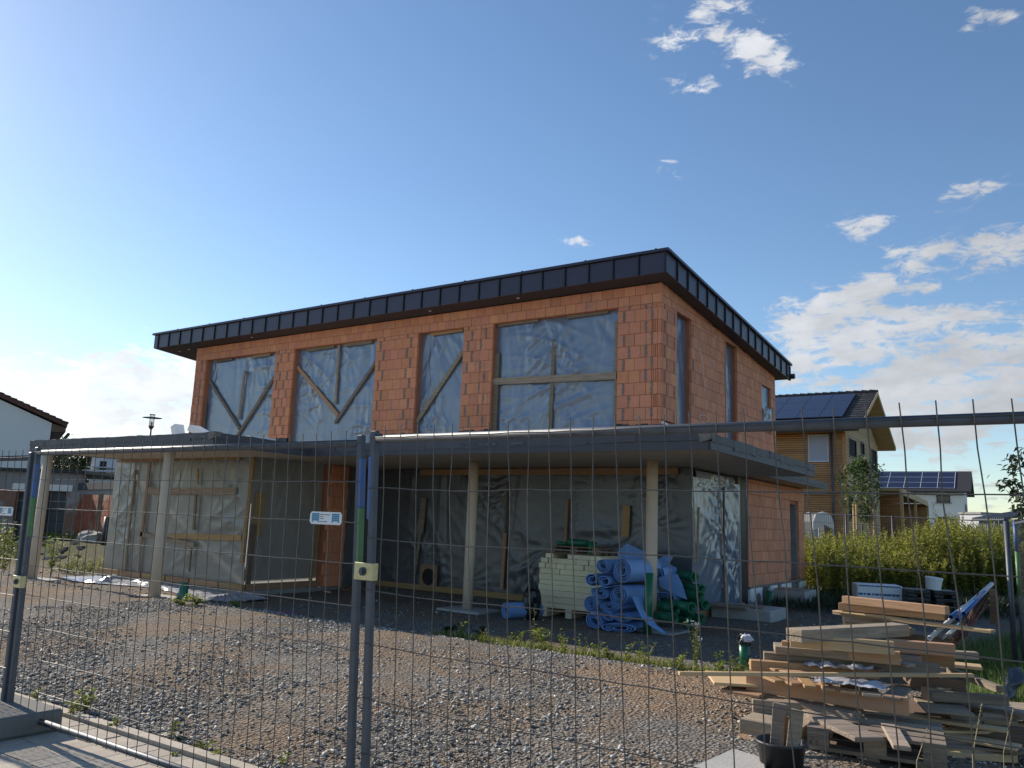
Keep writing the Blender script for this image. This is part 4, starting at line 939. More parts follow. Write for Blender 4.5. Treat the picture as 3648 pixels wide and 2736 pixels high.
t = empty('construction_fence', (-2, 25, 0), 'mesh fence standing behind the goldenrod thicket', 'fence')
pa, pb_ = KD(2862, 1828, 29), KD(3560, 1858, 24)
for k in range(5):
    q = pa+(pb_-pa)*k/4*1.0
    post(q[0], q[1], .3, q[2]+.04, 0, t, .028)
for dz in (0, -1.7):
    mb = MB(); mb.tube([pa+np.array((0, 0, dz)), pb_+np.array((0, 0, dz))], .018, 6); mb.build('rail', 'galv', t)
for dz in (-.3, -.6, -.9, -1.2):
    mb = MB(); mb.tube([pa+np.array((0, 0, dz)), pb_+np.array((0, 0, dz))], .006, 4); mb.build('wire', 'wire', t)
vm = MB()
for k in range(80):
    q = pa+(pb_-pa)*k/80; vm.tube([q+np.array((0, 0, -1.7)), q], .004, 4, cap=False)
vm.build('wire_mesh', 'wire', t)

# ------------------------------------------------------------------ materials stored under the canopy
ZG = -.095
z9 = lambda x, y: (1900+x*.27125, 1850+y*.27125)
# insulation stack
SY = 13.10
a = KY(*z9(60, 1290), SY); b = KY(*z9(930, 1350), SY)
sx0, sx1 = a[0], a[0]+1.30
rows = [(.09, 'w', [(0, 1)]), (.115, 'w', [(0, 1)]), (.115, 'w', [(0, 1)]), (.10, 'w', [(0, 1)]), (.085, 'w', [(0, 1)]), (.105, 'w', [(0, 1)]), (.10, 'w', [(0, .33), (.34, 1)]),
        (.095, 'c', [(0, .10), (.105, .17), (.18, .27), (.28, .42), (.43, .72), (.73, 1)]), (.095, 'c', [(.02, .13), (.14, .35), (.36, .60), (.61, .8), (.81, 1)]), (.085, 'c', [(.08, .20), (.45, .82), (.83, 1)])]
z = ZG+.16
for k in range(3):
    mb = MB(); mb.box((sx0+.05+k*.52, SY+.02, ZG), (sx0+.18+k*.52, SY+.70, z-.003)); o = mb.build('support_block', 'insul', None); tag(o, ['cream foam block under the left end of the insulation stack', 'cream foam block under the middle of the insulation stack', 'cream foam block under the right end of the insulation stack'][k], 'foam block', 'blocks under the stack')
names = ['lowest', 'second lowest', 'third lowest', 'fourth from the bottom', 'fifth from the bottom', 'sixth from the bottom', 'seventh from the bottom', 'eighth from the bottom', 'ninth from the bottom', 'topmost']
for ri, (h, _, cut) in enumerate(rows):
    for ci, (u0, u1) in enumerate(cut):
        j = random.uniform(-.012, .012); w_ = sx1-sx0
        mb = MB(); mb.box((sx0+u0*w_+j, SY+random.uniform(-.015, .015), z), (sx0+u1*w_+j, SY+.66, z+h-.004)); o = mb.build('insulation_board', 'insul', None, bevel=.005)
        od = ['first', 'second', 'third', 'fourth', 'fifth', 'sixth'][ci]
        side = '' if len(cut) == 1 else ', %s from the left' % od
        tag(o, 'cream insulation board, %s layer%s' % (names[ri], side), 'insulation board', 'cream insulation boards in the stack')
    z += h
ztop = z
def pallet(x0, y0, z0, lx, ly, label, m='wood_grey', rz=0, group='pallets'):
    t = empty('pallet', (x0, y0, z0), label, 'pallet', group)
    def part(nm, a, b):
        mb = MB(); mb.box(a, b); c_, s_ = math.cos(rz), math.sin(rz)
        mb.v = [(x0+q[0]*c_-q[1]*s_, y0+q[0]*s_+q[1]*c_, z0+q[2]) for q in mb.v]; mb.build(nm, m, t)
    for j in (0, ly/2-.05, ly-.1): part('bottom_board', (0, j, 0), (lx, j+.1, .022))
    for i in (0, lx/2-.07, lx-.14):
        for j in (0, ly/2-.05, ly-.1): part('block', (i, j, .0225), (i+.14, j+.1, .10))
    for i in (0, lx/2-.07, lx-.14): part('cross_board', (i, 0, .1005), (i+.14, ly, .1225))
    for j in np.linspace(0, ly-.12, 5): part('top_board', (0, j, .123), (lx, j+.12, .145))
    return t
pallet(sx0+.18, SY+.03, ztop, 1.05, .62, 'dark wooden pallet lying on top of the cream insulation stack', 'wood_dark')
zp = ztop+.146
def pipe(name, p, q, ro, label, m='gpipe', group=None, socket=True, cat='pipe'):
    p = np.array(p, float); q = np.array(q, float); t = empty(name, p, label, cat, group); mb = MB(); mb.pipe(p, q, ro, ro*.9, 22); mb.build('tube', m, t, smooth=False).data.polygons.foreach_set('use_smooth', [True]*88)
    if socket:
        d = (q-p)/np.linalg.norm(q-p); mb = MB(); mb.pipe(p, p+d*.09, ro*1.16, ro*1.02, 22); mb.pipe(p+d*.02, p+d*.04, ro*1.24, ro*1.1, 22); mb.build('socket', m, t)
    return t
pipe('pipe_fitting', (sx0+.50, SY+.22, zp+.065), (sx0+.86, SY+.26, zp+.065), .062, 'green pipe fitting wrapped in film on the stack pallet', group='green fittings on the pallet', cat='pipe fitting')
pipe('pipe_fitting', (sx0+.98, SY+.18, zp-.16), (sx0+.98, SY+.18, zp+.10), .05, 'upright green fitting hanging over the right edge of the stack pallet', group='green fittings on the pallet', cat='pipe fitting')
pipe('pipe_fitting', (sx0+.26, SY+.2, zp+.04), (sx0+.45, SY+.26, zp+.035), .035, 'small green fitting at the left of the stack pallet', group='green fittings on the pallet', cat='pipe fitting')
pipe('pipe_fitting', (sx0+.72, SY+.42, zp+.05), (sx0+.98, SY+.38, zp+.05), .045, 'green fitting behind the wrapped one on the stack pallet', group='green fittings on the pallet', cat='pipe fitting')

# blue foam rolls: spiral sheets
def roll(cpx, cpy, wpx, hpx, label, y0=12.28, y1=13.15, shift=330, turns=3.2, tilt=0., zmin=None, inner=.30):
    k = .00112; c = KY(*z9(cpx, cpy), y0); e = KY(*z9(cpx+shift, cpy-25), y1); ax = np.array((e[0]-c[0], e[1]-c[1], 0.)); L = np.linalg.norm(ax); ax /= L
    a = wpx*k/2*1.18; b = hpx*k/2*.98
    cz = max(c[2], ZG+b+.005) if zmin is None else zmin+b
    sd_ = np.array((ax[1], -ax[0], 0.)); n = int(turns*26); V = []; th = []
    ct, st = math.cos(tilt), math.sin(tilt); tk = .30/turns
    for i in range(n+1):
        t = i/n; r = inner+(1-inner)*t; phi = t*turns*2*math.pi+1.0; w_ = 1+.03*math.sin(phi*2.3)
        for rr in (r, r-tk*.62*(1-inner)/.7):
            u = a*rr*w_*math.cos(phi); v = b*rr*w_*math.sin(phi); u, v = u*ct-v*st, u*st+v*ct
            for s_ in (0, 1): 
                off = .012*math.sin(phi*1.3+cpx)*(1-s_)
                V.append(c*(1, 1, 0)+np.array((0, 0, cz))+sd_*u+np.array((0, 0, v))+ax*(s_*L+off))
    F = []
    for i in range(n):
        o = i*4; q = o+4
        F += [(o, o+1, q+1, q), (o+2, q+2, q+3, o+3), (o, q, q+2, o+2), (o+1, o+3, q+3, q+1)]
    F += [(0, 2, 3, 1), (n*4, n*4+1, n*4+3, n*4+2)]
    mb = MB(); mb.add(V, F); o = mb.build('foam_roll', 'foam', None); tag(o, label, 'foam roll', 'blue foam rolls in the heap'); return o
roll(1160, 680, 310, 380, 'largest blue foam roll, on top of the heap beside the right column', turns=4.2, shift=400)
roll(1112, 1000, 285, 315, 'large blue foam roll directly under the topmost big one', turns=4.2, shift=430)
roll(905, 612, 215, 205, 'oval blue foam roll at the upper left of the heap', turns=3, inner=.35, tilt=-.5)
roll(765, 787, 190, 200, 'blue foam roll with a single thick wrap at the far left of the heap', turns=1.6, inner=.42)
roll(930, 815, 180, 195, 'upright oval blue foam roll left of the two big ones', turns=1.7, inner=.42, y0=12.2)
roll(858, 965, 265, 165, 'flattened blue foam roll in the middle left of the heap', turns=3, inner=.4, tilt=-.25)
roll(752, 1105, 235, 285, 'tightly wound blue foam roll at the left foot of the heap', turns=4.2, inner=.2, tilt=-.4)
roll(985, 1150, 260, 165, 'flattened blue foam roll with a slit core below the big ones', turns=4, inner=.25, y0=12.2)
roll(800, 1335, 250, 220, 'tilted oval blue foam roll at the bottom left corner of the heap', turns=2.6, inner=.45, tilt=-.6, y0=12.1)
roll(960, 1270, 190, 130, 'small squashed blue foam roll above the bottom row', turns=2.2, inner=.4, tilt=-.4, y0=12.12)
roll(1160, 1300, 260, 125, 'squashed blue foam roll with two cores left of the green upright pipe', turns=3.2, inner=.3, y0=12.15)
roll(1130, 1440, 470, 135, 'wide flat blue foam roll at the very bottom of the heap', turns=3.5, inner=.3, y0=12.1, shift=230)
# loose blue sheets standing behind the rolls
def sheet(name, pts, th, label, m='foam', cat='foam sheet', group='loose blue foam sheets'):
    P = [np.array(p, float) for p in pts]; n_ = np.cross(P[1]-P[0], P[2]-P[0]); n_ /= np.linalg.norm(n_); k = len(P)
    mb = MB(); mb.add(P+[p+n_*th for p in P], [tuple(reversed(range(k))), tuple(range(k, 2*k))]+[(i, (i+1) % k, k+(i+1) % k, k+i) for i in range(k)]); o = mb.build(name, m, None); tag(o, label, cat, group); return o
def Z9(x, y, yy): return KY(*z9(x, y), yy)
sheet('foam_sheet', [Z9(1100, 430, 13.4), Z9(1230, 320, 13.42), Z9(1480, 430, 13.45), Z9(1880, 640, 13.5), Z9(1870, 720, 13.5), Z9(1650, 900, 13.4), Z9(1150, 700, 13.3)], .012, 'blue foam sheet standing up behind the largest roll')
sheet('foam_sheet', [Z9(1660, 510, 13.55), Z9(1790, 455, 13.56), Z9(1830, 500, 13.57), Z9(1780, 590, 13.56), Z9(1650, 640, 13.54)], .012, 'small corner of blue foam sheet right of the column')
sheet('foam_sheet', [Z9(1650, 760, 13.0), Z9(1890, 720, 12.95), Z9(1950, 850, 12.9), Z9(2015, 1055, 12.85), Z9(1900, 1010, 12.9), Z9(1650, 880, 13.0)], .012, 'pale blue foam sheet fanning out right of the column')
# two rolls seen right of the column
roll(1640, 740, 180, 280, 'blue foam roll end showing right of the column, upper one', y0=12.98, y1=13.5, shift=120, turns=3)
roll(1700, 1050, 330, 250, 'blue foam roll bulging right of the column, middle one', y0=12.98, y1=13.5, shift=110, turns=3)
roll(1690, 1290, 190, 170, 'blue foam roll low right of the column', y0=12.98, y1=13.5, shift=110, turns=3)
# drooping sheet edge
t1 = [Z9(1300, 1020, 12.2), Z9(1350, 1150, 12.18), Z9(1420, 1290, 12.15), Z9(1520, 1390, 12.1), Z9(1700, 1500, 12.05)]
mb = MB(); V = []
for i, p in enumerate(t1):
    p = p.copy(); p[2] = max(p[2], ZG+.01); V += [p, p+np.array((.12*(1-i/5), .30*(1-i/5)+.03, 0)), p+np.array((.12*(1-i/5), .30*(1-i/5)+.03, .008)), p+np.array((0, 0, .008))]
F = []
for i in range(4):
    for k in range(4): F.append((i*4+k, i*4+(k+1) % 4, i*4+4+(k+1) % 4, i*4+4+k))
F += [(0, 1, 2, 3), (19, 18, 17, 16)]; mb.add(V, F); o = mb.build('foam_sheet', 'foam', None); tag(o, 'blue foam sheet end drooping down in front of the green upright pipe', 'foam sheet', 'loose blue foam sheets')
# upright green pipe and lying ones
p = KZ(*z9(1492, 1510), ZG); pb = Z9(1505, 705, p[1]); pipe('drain_pipe', (p[0], p[1], ZG), (p[0]+.02, p[1]+.03, pb[2]), .066, 'dark green pipe standing upright against the right column', group='green drain pipes', socket=False)
c5 = lambda x, y: (1800+x*.5426, 1500+y*.5426)
gp = [(1245, 1025, 13.3, 'top one in the heap'), (1290, 1105, 13.2, 'second from the top at the right'), (1282, 1152, 13.1, 'third from the top'), (1228, 1228, 12.6, 'longest one pointing at the weeds'),
      (1122, 1237, 12.7, 'just right of the low blue roll'), (1110, 1302, 12.6, 'lowest one, open end facing the street'), (1318, 1208, 13.15, 'far right one in the middle'), (1290, 1300, 13.1, 'far right one at the bottom'), (1205, 1325, 12.95, 'bottom one lying on the ground')]
for (x, y, yy, d_) in gp:
    e = KY(*c5(x, y), yy); e[2] = max(e[2], ZG+.085); q = e+np.array((-.80, .55, .02)); q[1] = min(q[1], 14.15)
    pipe('drain_pipe', e, q, .072, 'green drain pipe, '+d_, group='green drain pipes')
# small roll, black bag
mbr = roll(0, 0, 10, 10, 'x') ; bpy.data.objects.remove(mbr)
c = KY(1808, 2182, 12.2)
def roll2(c, ax, r, L, label):
    ax = np.array(ax)/np.linalg.norm(ax); sd_ = np.array((ax[1], -ax[0], 0.)); n = 100; V = []
    for i in range(n+1):
        t = i/n; rr_ = r*(.35+.65*t); phi = t*4*2*math.pi
        for q in (rr_, rr_-.012):
            for s_ in (0, 1): V.append(np.array(c)+sd_*q*math.cos(phi)+np.array((0, 0, q*math.sin(phi)))+ax*s_*L)
    F = []
    for i in range(n):
        o = i*4; q = o+4; F += [(o, o+1, q+1, q), (o+2, q+2, q+3, o+3), (o, q, q+2, o+2), (o+1, o+3, q+3, q+1)]
    mb = MB(); mb.add(V, F); o = mb.build('foam_roll', 'foam', None); tag(o, label, 'foam roll', 'blue foam rolls in the heap')
roll2((c[0], 12.15, ZG+.15), (.35, 1, 0), .15, .75, 'single blue foam roll lying by the black bag, away from the heap')
def blob(name, c, rx, ry, rz, m, seed, amp=.22, label='', cat='bag', sub=3, knot=False):
    bm = bmesh.new(); bmesh.ops.create_icosphere(bm, subdivisions=sub, radius=1)
    for v in bm.verts:
        n_ = v.co.normalized(); d = 1+amp*noise.noise(n_*2.1+Vector((seed, 0, 0)))+amp*.6*noise.noise(n_*5+Vector((0, seed, 0)))
        if knot and n_.z > .75: d *= 1+.5*(n_.z-.75)*4*(.6)
        v.co = Vector((n_.x*rx*d, n_.y*ry*d, max(n_.z*rz*d, -rz*.8)))
        if knot and n_.z > .55: v.co.x *= 1-(n_.z-.55)*1.7; v.co.y *= 1-(n_.z-.55)*1.7
    me = bpy.data.meshes.new(name); bm.to_mesh(me); bm.free(); me.materials.append(M[m]); o = bpy.data.objects.new(name, me); COL.objects.link(o); o.location = tuple(c); tag(o, label, cat); return o
cbg = KY(1893, 2130, 12.6); blob('rubbish_bag', (cbg[0]+.0, 12.6, ZG+.28), .17, .17, .36, 'bag', 3, label='black rubbish bag tied at the top left of the insulation stack', knot=True)

# things left on the gravel
pc = KZ(648, 2160, .0); pt = KY(648, 2075, pc[1])
pipe('drain_stub', (pc[0], pc[1], -.1), (pc[0], pc[1], pt[2]), .075, 'short green drain stub standing in the gravel by the left column', socket=False, group=None)
blob('green_drain_bend', (pc[0]-.03, pc[1], .16), .09, .09, .10, 'gpipe', 5, .1, 'green bend at the foot of the short drain stub', 'pipe fitting', 2)
pa, pb_ = KZ(955, 2182, .02), KZ(1062, 2187, .02); pipe('mauve_pipe', pa, pb_, .03, 'thin mauve and red pipe lying on the gravel in front of the film box', 'purple', socket=False)
film('film_heap', (-19.5, 10.2, .05), (6.6, -.1, 0), (0, .75, .02), 120, 20, (0, 0, 1), 'silver', None, .10, [(.1, .5, 20, 1.2), (.5, .6, 24, 1.), (.9, .5, 16, .8)], 71, edge=lambda P, U, V: np.stack([P[..., 0], P[..., 1]-.25*np.sin(U*9)*(1-V), gz(P[..., 0], P[..., 1])+.014+.9*np.abs(P[..., 2]-.05)], -1))
tag(bpy.data.objects['film_heap'], 'crumpled silvery film lying on the ground along the film box', 'plastic film')
# bucket with bag beside the weeds
pc = KZ(2652, 2360, -.02)
mb = MB(); mb.tube([(pc[0], pc[1], gzf(pc[0], pc[1])), (pc[0], pc[1], .20)], [.055, .065], 18); o = mb.build('green_bucket', 'gpipe', None, smooth=True); tag(o, 'green stub with a black and white bag pushed over it by the weeds', 'pipe stub')
blob('torn_bag', (pc[0], pc[1], .24), .085, .075, .10, 'bag', 8, .3, 'crumpled black bag sitting on the green stub by the weeds', 'bag', 3)
blob('torn_bag', (pc[0]+.04, pc[1]-.03, .28), .075, .05, .05, 'wbag', 12, .5, 'scrap of white bag on top of the black bag by the weeds', 'bag', 3)

# entrance blocks at the right side wall
def blk(a, b, m, name, label, cat, bev=.012, par=None):
    mb = MB(); mb.box(a, b); o = mb.build(name, m, None, bevel=bev); tag(o, label, cat); return o
blk((-5.45, 14.9, -.1), (-4.35, 15.9, .20), 'concrete_l', 'concrete_block', 'wide pale concrete slab at the foot of the film by the corner', 'concrete block')
blk((-5.55, 14.75, .204), (-4.75, 14.95, .235), 'wood_grey', 'plank', 'plank lying across the wide concrete slab at its front', 'plank', .003)
blk((-5.5, 15.1, .204), (-4.55, 15.35, .24), 'wood_grey', 'plank', 'plank lying on the wide concrete slab behind the front one', 'plank', .003)
blk((-5.35, 18.5, -.1), (-4.65, 19.5, .33), 'concrete_l', 'concrete_block', 'tall grey concrete block near the side door', 'concrete block')
blk((-5.35, 18.6, .334), (-4.70, 19.3, .352), 'wood_grey', 'plank', 'board covering the tall concrete block near the side door', 'plank', .003)
pipe('drain_stub', (-5.25, 17.9, -.1), (-5.25, 17.9, .33), .08, 'green drain stub beside the plinth of the side wall', socket=False)
mb = MB()
for k in range(26):
    x, y = -5.0+random.uniform(-.5, .4), 17.2+random.uniform(-.8, .9); a = random.uniform(0, 3); l_ = random.uniform(.2, .5)
    mb.tube([(x, y, .02), (x+math.cos(a)*l_*.5, y+math.sin(a)*l_*.5, .06+random.uniform(0, .1)), (x+math.cos(a)*l_, y+math.sin(a)*l_, .02)], .008, 5)
o = mb.build('brushwood', 'wood_dark', None, kind='stuff'); tag(o, 'dark twigs and scraps heaped by the side wall', 'twigs')

# stuff behind the timber: wrapped insulation, feet on a pallet, bucket
c7 = lambda x, y: (2400+x*.5642, 1950+y*.5642)
z7 = lambda x, y: (2900+x*.3617, 1600+y*.3617)
dA = 16.0
pA, pB = KD(*z7(425, 1500), dA), KD(*z7(880, 1520), dA-.2); pT = KD(*z7(425, 1330), dA)
base = gzf(pA[0], pA[1]); hgt = pT[2]-pA[2]; uA = pB-pA; uA[2] = 0; LA = np.linalg.norm(uA); uA /= LA; vA = np.array((-uA[1], uA[0], 0))
zA = pA[2]
sup = MB(); sup.obox((pA+pB)/2*np.array((1, 1, 0))+vA*.3+np.array((0, 0, zA/2-.02)), uA*LA/2, vA*.28, (0, 0, abs(zA)/2+.01)); o = sup.build('timber_stack', 'wood_dark', None); tag(o, 'dark timber base under the wrapped white package', 'timber')
t = empty('wrapped_package', (pA[0], pA[1], zA), 'long white film wrapped insulation package with blue print behind the timber', 'package')
mb = MB(); mb.obox((pA+pB)/2*np.array((1, 1, 0))+vA*.3+np.array((0, 0, zA+hgt/2)), uA*LA/2, vA*.3, (0, 0, hgt/2)); mb.build('body', 'white', t, bevel=.02)
mb = MB()
for k in range(10):
    c_ = pA*np.array((1, 1, 0))+uA*(LA*(.08+.09*k))+np.array((0, 0, zA+hgt*.93))-vA*.006
    mb.obox(c_, uA*.05*random.uniform(.5, 1.2), vA*.002, (0, 0, .012)); mb.obox(c_-np.array((0, 0, .16)), uA*.03*random.uniform(.5, 1.5), vA*.002, (0, 0, .02))
mb.build('blue_print', 'bband', t)
p0 = KD(*z7(880, 1525), 15.4); rz_ = math.atan2(uA[1], uA[0])
pallet(p0[0], p0[1], p0[2]-.15, 1.1, .8, 'wooden pallet under the stacked black fence feet', 'wood_dark', rz_)
sup = MB(); q0 = p0+uA*.55+vA*.4; sup.obox((q0[0], q0[1], (p0[2]-.15)/2), uA*.45, vA*.35, (0, 0, (p0[2]-.15)/2-.002)); o = sup.build('earth_heap', 'ground', None, kind='stuff'); tag(o, 'low earth heap under the pallet of fence feet', 'earth')
def foot(c, label):
    t = empty('rubber_foot', c, label, 'fence foot', 'black fence feet on the pallet'); c = np.array(c)
    mb = MB(); mb.obox(c+np.array((0, 0, .10)), uA*.21, vA*.30, (0, 0, .035)); mb.obox(c-uA*.15+np.array((0, 0, .0325)), uA*.06, vA*.30, (0, 0, .032)); mb.obox(c+uA*.15+np.array((0, 0, .0325)), uA*.06, vA*.30, (0, 0, .032)); mb.build('body', 'plastic_black', t, bevel=.012)
    mb = MB(); mb.obox(c-vA*.302+np.array((0, 0, .10)), uA*.07, vA*.003, (0, 0, .012)); mb.build('grip', 'dark', t)
zz = p0[2]; foot(p0+uA*.28+vA*.35, 'black fence foot, lower left of the four on the pallet'); foot(p0+uA*.80+vA*.35, 'black fence foot, lower right of the four on the pallet')
foot(p0+uA*.30+vA*.38+np.array((0, 0, .14)), 'black fence foot, upper left of the four on the pallet'); foot(p0+uA*.78+vA*.38+np.array((0, 0, .14)), 'black fence foot, upper right of the four on the pallet')
cb0 = p0+uA*.62+vA*.35+np.array((0, 0, .282))
t = empty('white_bucket', cb0, 'white plastic bucket tilted on top of the black fence feet', 'bucket')
mb = MB(); ax = np.array((.10, .0, 1.)); ax /= np.linalg.norm(ax)
mb.tube([cb0, cb0+ax*.22], [.135, .155], 22); mb.tube([cb0+ax*.20, cb0+ax*.235], .163, 22); mb.build('body', 'white', t, smooth=False)

# ------------------------------------------------------------------ timber heap, bottom right
def beam(x0, y0, x1, y1, z, th, w_, label, m='wood_grey', name='beam', z1=None, cat='beam', grp='timbers in the heap'):
    """front-face centre line from photo direction, lying at height z; w_ reaches away from the street"""
    p = KZ(*c7(x0, y0), z); q = KZ(*c7(x1, y1), z if z1 is None else z1); d = q-p; L = np.linalg.norm(d); d /= L
    s_ = np.array((-d[1], d[0], 0)); s_ /= np.linalg.norm(s_)
    if s_[1] < 0: s_ = -s_
    u_ = np.cross(d, s_); u_ = u_*np.sign(u_[2])
    mb = MB(); c = (p+q)/2+s_*w_/2
    # object axis along the grain: build local, rotate
    o = MB(); o.obox((0, 0, 0), (L/2, 0, 0), (0, w_/2, 0), (0, 0, th/2)); ob = o.build(name, m, None, bevel=.004)
    R3 = Matrix((d, s_, u_)).transposed(); ob.matrix_world = Matrix.Translation(Vector(c)) @ R3.to_4x4(); tag(ob, label, cat, grp); return ob
# back stack
B = [(1062, 330, 1715, 400, .86, .085, .10, 'brown square timber, topmost and furthest back in the heap', 'wood'),
     (1040, 372, 1712, 438, .77, .085, .12, 'brown timber second from the top at the back of the heap', 'wood'),
     (1000, 402, 2005, 528, .705, .018, .10, 'long pale lath over the back of the heap, upper of a close pair', 'wood_pale'),
     (1003, 414, 2004, 536, .675, .032, .10, 'long pale lath over the back of the heap, lower of a close pair', 'wood_grey'),
     (1068, 452, 1330, 478, .62, .075, .12, 'grey board under the pair of long laths', 'wood_grey'),
     (1075, 490, 1500, 528, .55, .06, .15, 'pale timber low at the back of the heap with a dark end', 'wood'),
     (1040, 500, 1500, 545, .49, .05, .4, 'short timber under the low pale one at the back', 'wood_grey'),
     (1050, 530, 1800, 600, .40, .08, .5, 'hidden broad timber carrying the back of the heap', 'wood_dark')]
for q in B: beam(*q)
F_ = [(1490, 525, 810, 565, .80, .10, .16, 'thick grey beam lying askew on the very front top', 'wood_grey'),
      (735, 588, 1395, 640, .73, .105, .05, 'pale board with slanting cut ends near the top front', 'wood_pale'),
      (1345, 620, 1780, 655, .70, .10, .09, 'brown beam jutting right under the askew beam', 'wood'),
      (680, 632, 1432, 705, .645, .105, .09, 'brown beam with two drill holes in front of the slanted board', 'wood'),
      (640, 650, 1300, 700, .63, .06, .30, 'beam hidden behind the drilled brown beam', 'wood_grey'),
      (1430, 702, 1545, 718, .60, .07, .10, 'short block end right of the drilled beam', 'wood_grey'),
      (1545, 700, 1775, 720, .60, .11, .09, 'brown block leaning at the right of the heap top', 'wood'),
      (570, 696, 1685, 778, .555, .085, .10, 'long grey beam with nails running under the drilled beam', 'wood_grey'),
      (487, 748, 1300, 800, .50, .085, .10, 'orange brown beam whose end shows at the left', 'wood'),
      (40, 800, 1900, 812, .545, .028, .045, 'very long thin pale lath across the whole heap', 'wood_pale'),
      (1720, 775, 2035, 895, .50, .05, .06, 'grey batten slanting down at the right of the heap', 'wood_grey'),
      (455, 850, 1480, 1010, .40, .13, .04, 'broad brown shuttering board with red paint standing on edge', 'wood'),
      (255, 862, 560, 880, .38, .022, .55, 'pale plank end poking out at the left, upper one', 'wood_pale'),
      (290, 905, 540, 945, .33, .022, .40, 'brown plank end poking out at the left, lower one', 'wood'),
      (435, 912, 1130, 1075, .30, .045, .12, 'splintered pale plank in front of the shuttering board', 'wood_grey'),
      (500, 1010, 1180, 1060, .26, .11, .11, 'square timber end at the left in the middle of the heap', 'wood_grey'),
      (880, 1100, 1490, 1085, .235, .11, .14, 'thick mossy beam lying slanted above the grey pallet', 'wood_grey'),
      (415, 1130, 800, 1200, .17, .11, .5, 'weathered beam end left of the bucket, upper one', 'wood_grey'),
      (385, 1215, 620, 1260, .11, .03, .4, 'board end left of the bucket', 'wood'),
      (385, 1300, 720, 1370, .055, .10, .5, 'weathered beam end left of the bucket, lowest one', 'wood_grey'),
      (1590, 1035, 1905, 1065, .30, .02, .55, 'broad pale board at the right of the heap', 'wood_grey'),
      (1480, 1072, 2108, 1165, .22, .025, .10, 'long orange lath edge at the right foot of the heap', 'wood_pale'),
      (1950, 1060, 2600, 1110, .25, .03, .6, 'wide grey plank reaching out of the right edge', 'wood_grey'),
      (1960, 1110, 2600, 1165, .20, .03, .12, 'thin brown lath reaching out of the right edge', 'wood'),
      (1630, 945, 2120, 975, .36, .07, .10, 'grey squared timber behind the broad pale board', 'wood_grey'),
      (1560, 930, 1630, 950, .34, .14, .2, 'dark wooden block between the pallet pile and the boards', 'wood_grey'),
      (1770, 680, 1930, 690, .50, .07, .10, 'grey block at the far right top of the heap', 'wood_grey'),
      (1720, 745, 1950, 768, .47, .03, .2, 'thin board under the grey block at the far right', 'wood_pale'),
      (1500, 850, 1850, 880, .43, .09, .4, 'dark beam filling the middle right of the heap', 'wood_dark'),
      (1560, 1180, 2300, 1250, .10, .12, .6, 'dark lowest timber at the right foot of the heap', 'wood_dark'),
      (1480, 1090, 2200, 1160, .15, .09, .7, 'dark timber filling under the right boards', 'wood_dark')]
for q in F_: beam(*q)
ords = ['topmost', 'second', 'third', 'fourth', 'fifth', 'sixth', 'seventh', 'eighth', 'ninth', 'tenth', 'eleventh', 'twelfth', 'thirteenth', 'lowest']
rj = random.Random(11)
for k in range(14):
    yy = 985+k*30; xx = rj.uniform(1560, 1900); l_ = rj.uniform(280, 620); sl_ = rj.uniform(.02, .20)
    beam(xx, yy, xx+l_, yy+l_*sl_, .27-.019*k, rj.choice((.02, .025, .05)), rj.choice((.08, .12, .2)), 'weathered board in the jumble right of the grey pallet, %s one' % ords[k], rj.choice(('wood_grey', 'wood_grey', 'wood_pale', 'wood', 'wood_dark')), 'board', cat='board', grp='boards in the jumble at the lower right')
for k in range(8):
    yy = 560+k*52; xx = rj.uniform(900, 1500); l_ = rj.uniform(180, 420); sl_ = rj.uniform(-.10, .28)
    beam(xx, yy, xx+l_, yy+l_*sl_, .70-.055*k, .022, rj.choice((.06, .10)), 'thin loose board stuck in the timber heap, %s one' % (ords[:7]+['lowest'])[k], rj.choice(('wood_grey', 'wood_grey', 'wood_dark')), 'board', cat='board', grp='thin loose boards in the heap')
# planks nailed across the shuttering board (short cross boards)
def cross(x0, y0, x1, y1, w_, label, z=.475, m='wood', L=.42):
    return beam(x0, y0, x1, y1, z, .022, L, label, m, 'plank', cat='plank', grp='short planks across the shuttering')
for q in [(640, 778, 780, 772, 0, 'short reddish plank at the far left on the shuttering', .49), (735, 800, 875, 790, 0, 'short reddish plank second from the left on the shuttering', .485), (640, 850, 720, 850, 0, 'small plank stub at the left front of the shuttering', .46),
          (745, 868, 830, 868, 0, 'plank stub left of the wide reddish one', .46), (825, 882, 905, 888, 0, 'reddish plank under the foil at the left', .46), (940, 898, 1020, 905, 0, 'narrow plank stub under the foil', .455),
          (1050, 912, 1170, 925, 0, 'plank under the right part of the foil', .45), (1190, 930, 1310, 942, 0, 'broad pale plank right of the foil', .45), (1315, 945, 1435, 962, 0, 'cracked pale plank at the right end of the shuttering', .45)]:
    cross(*q[:5], q[5], z=q[6], L=.34 if q[0] < 1150 else .5, m='wood' if q[0] < 1150 else 'wood_grey')
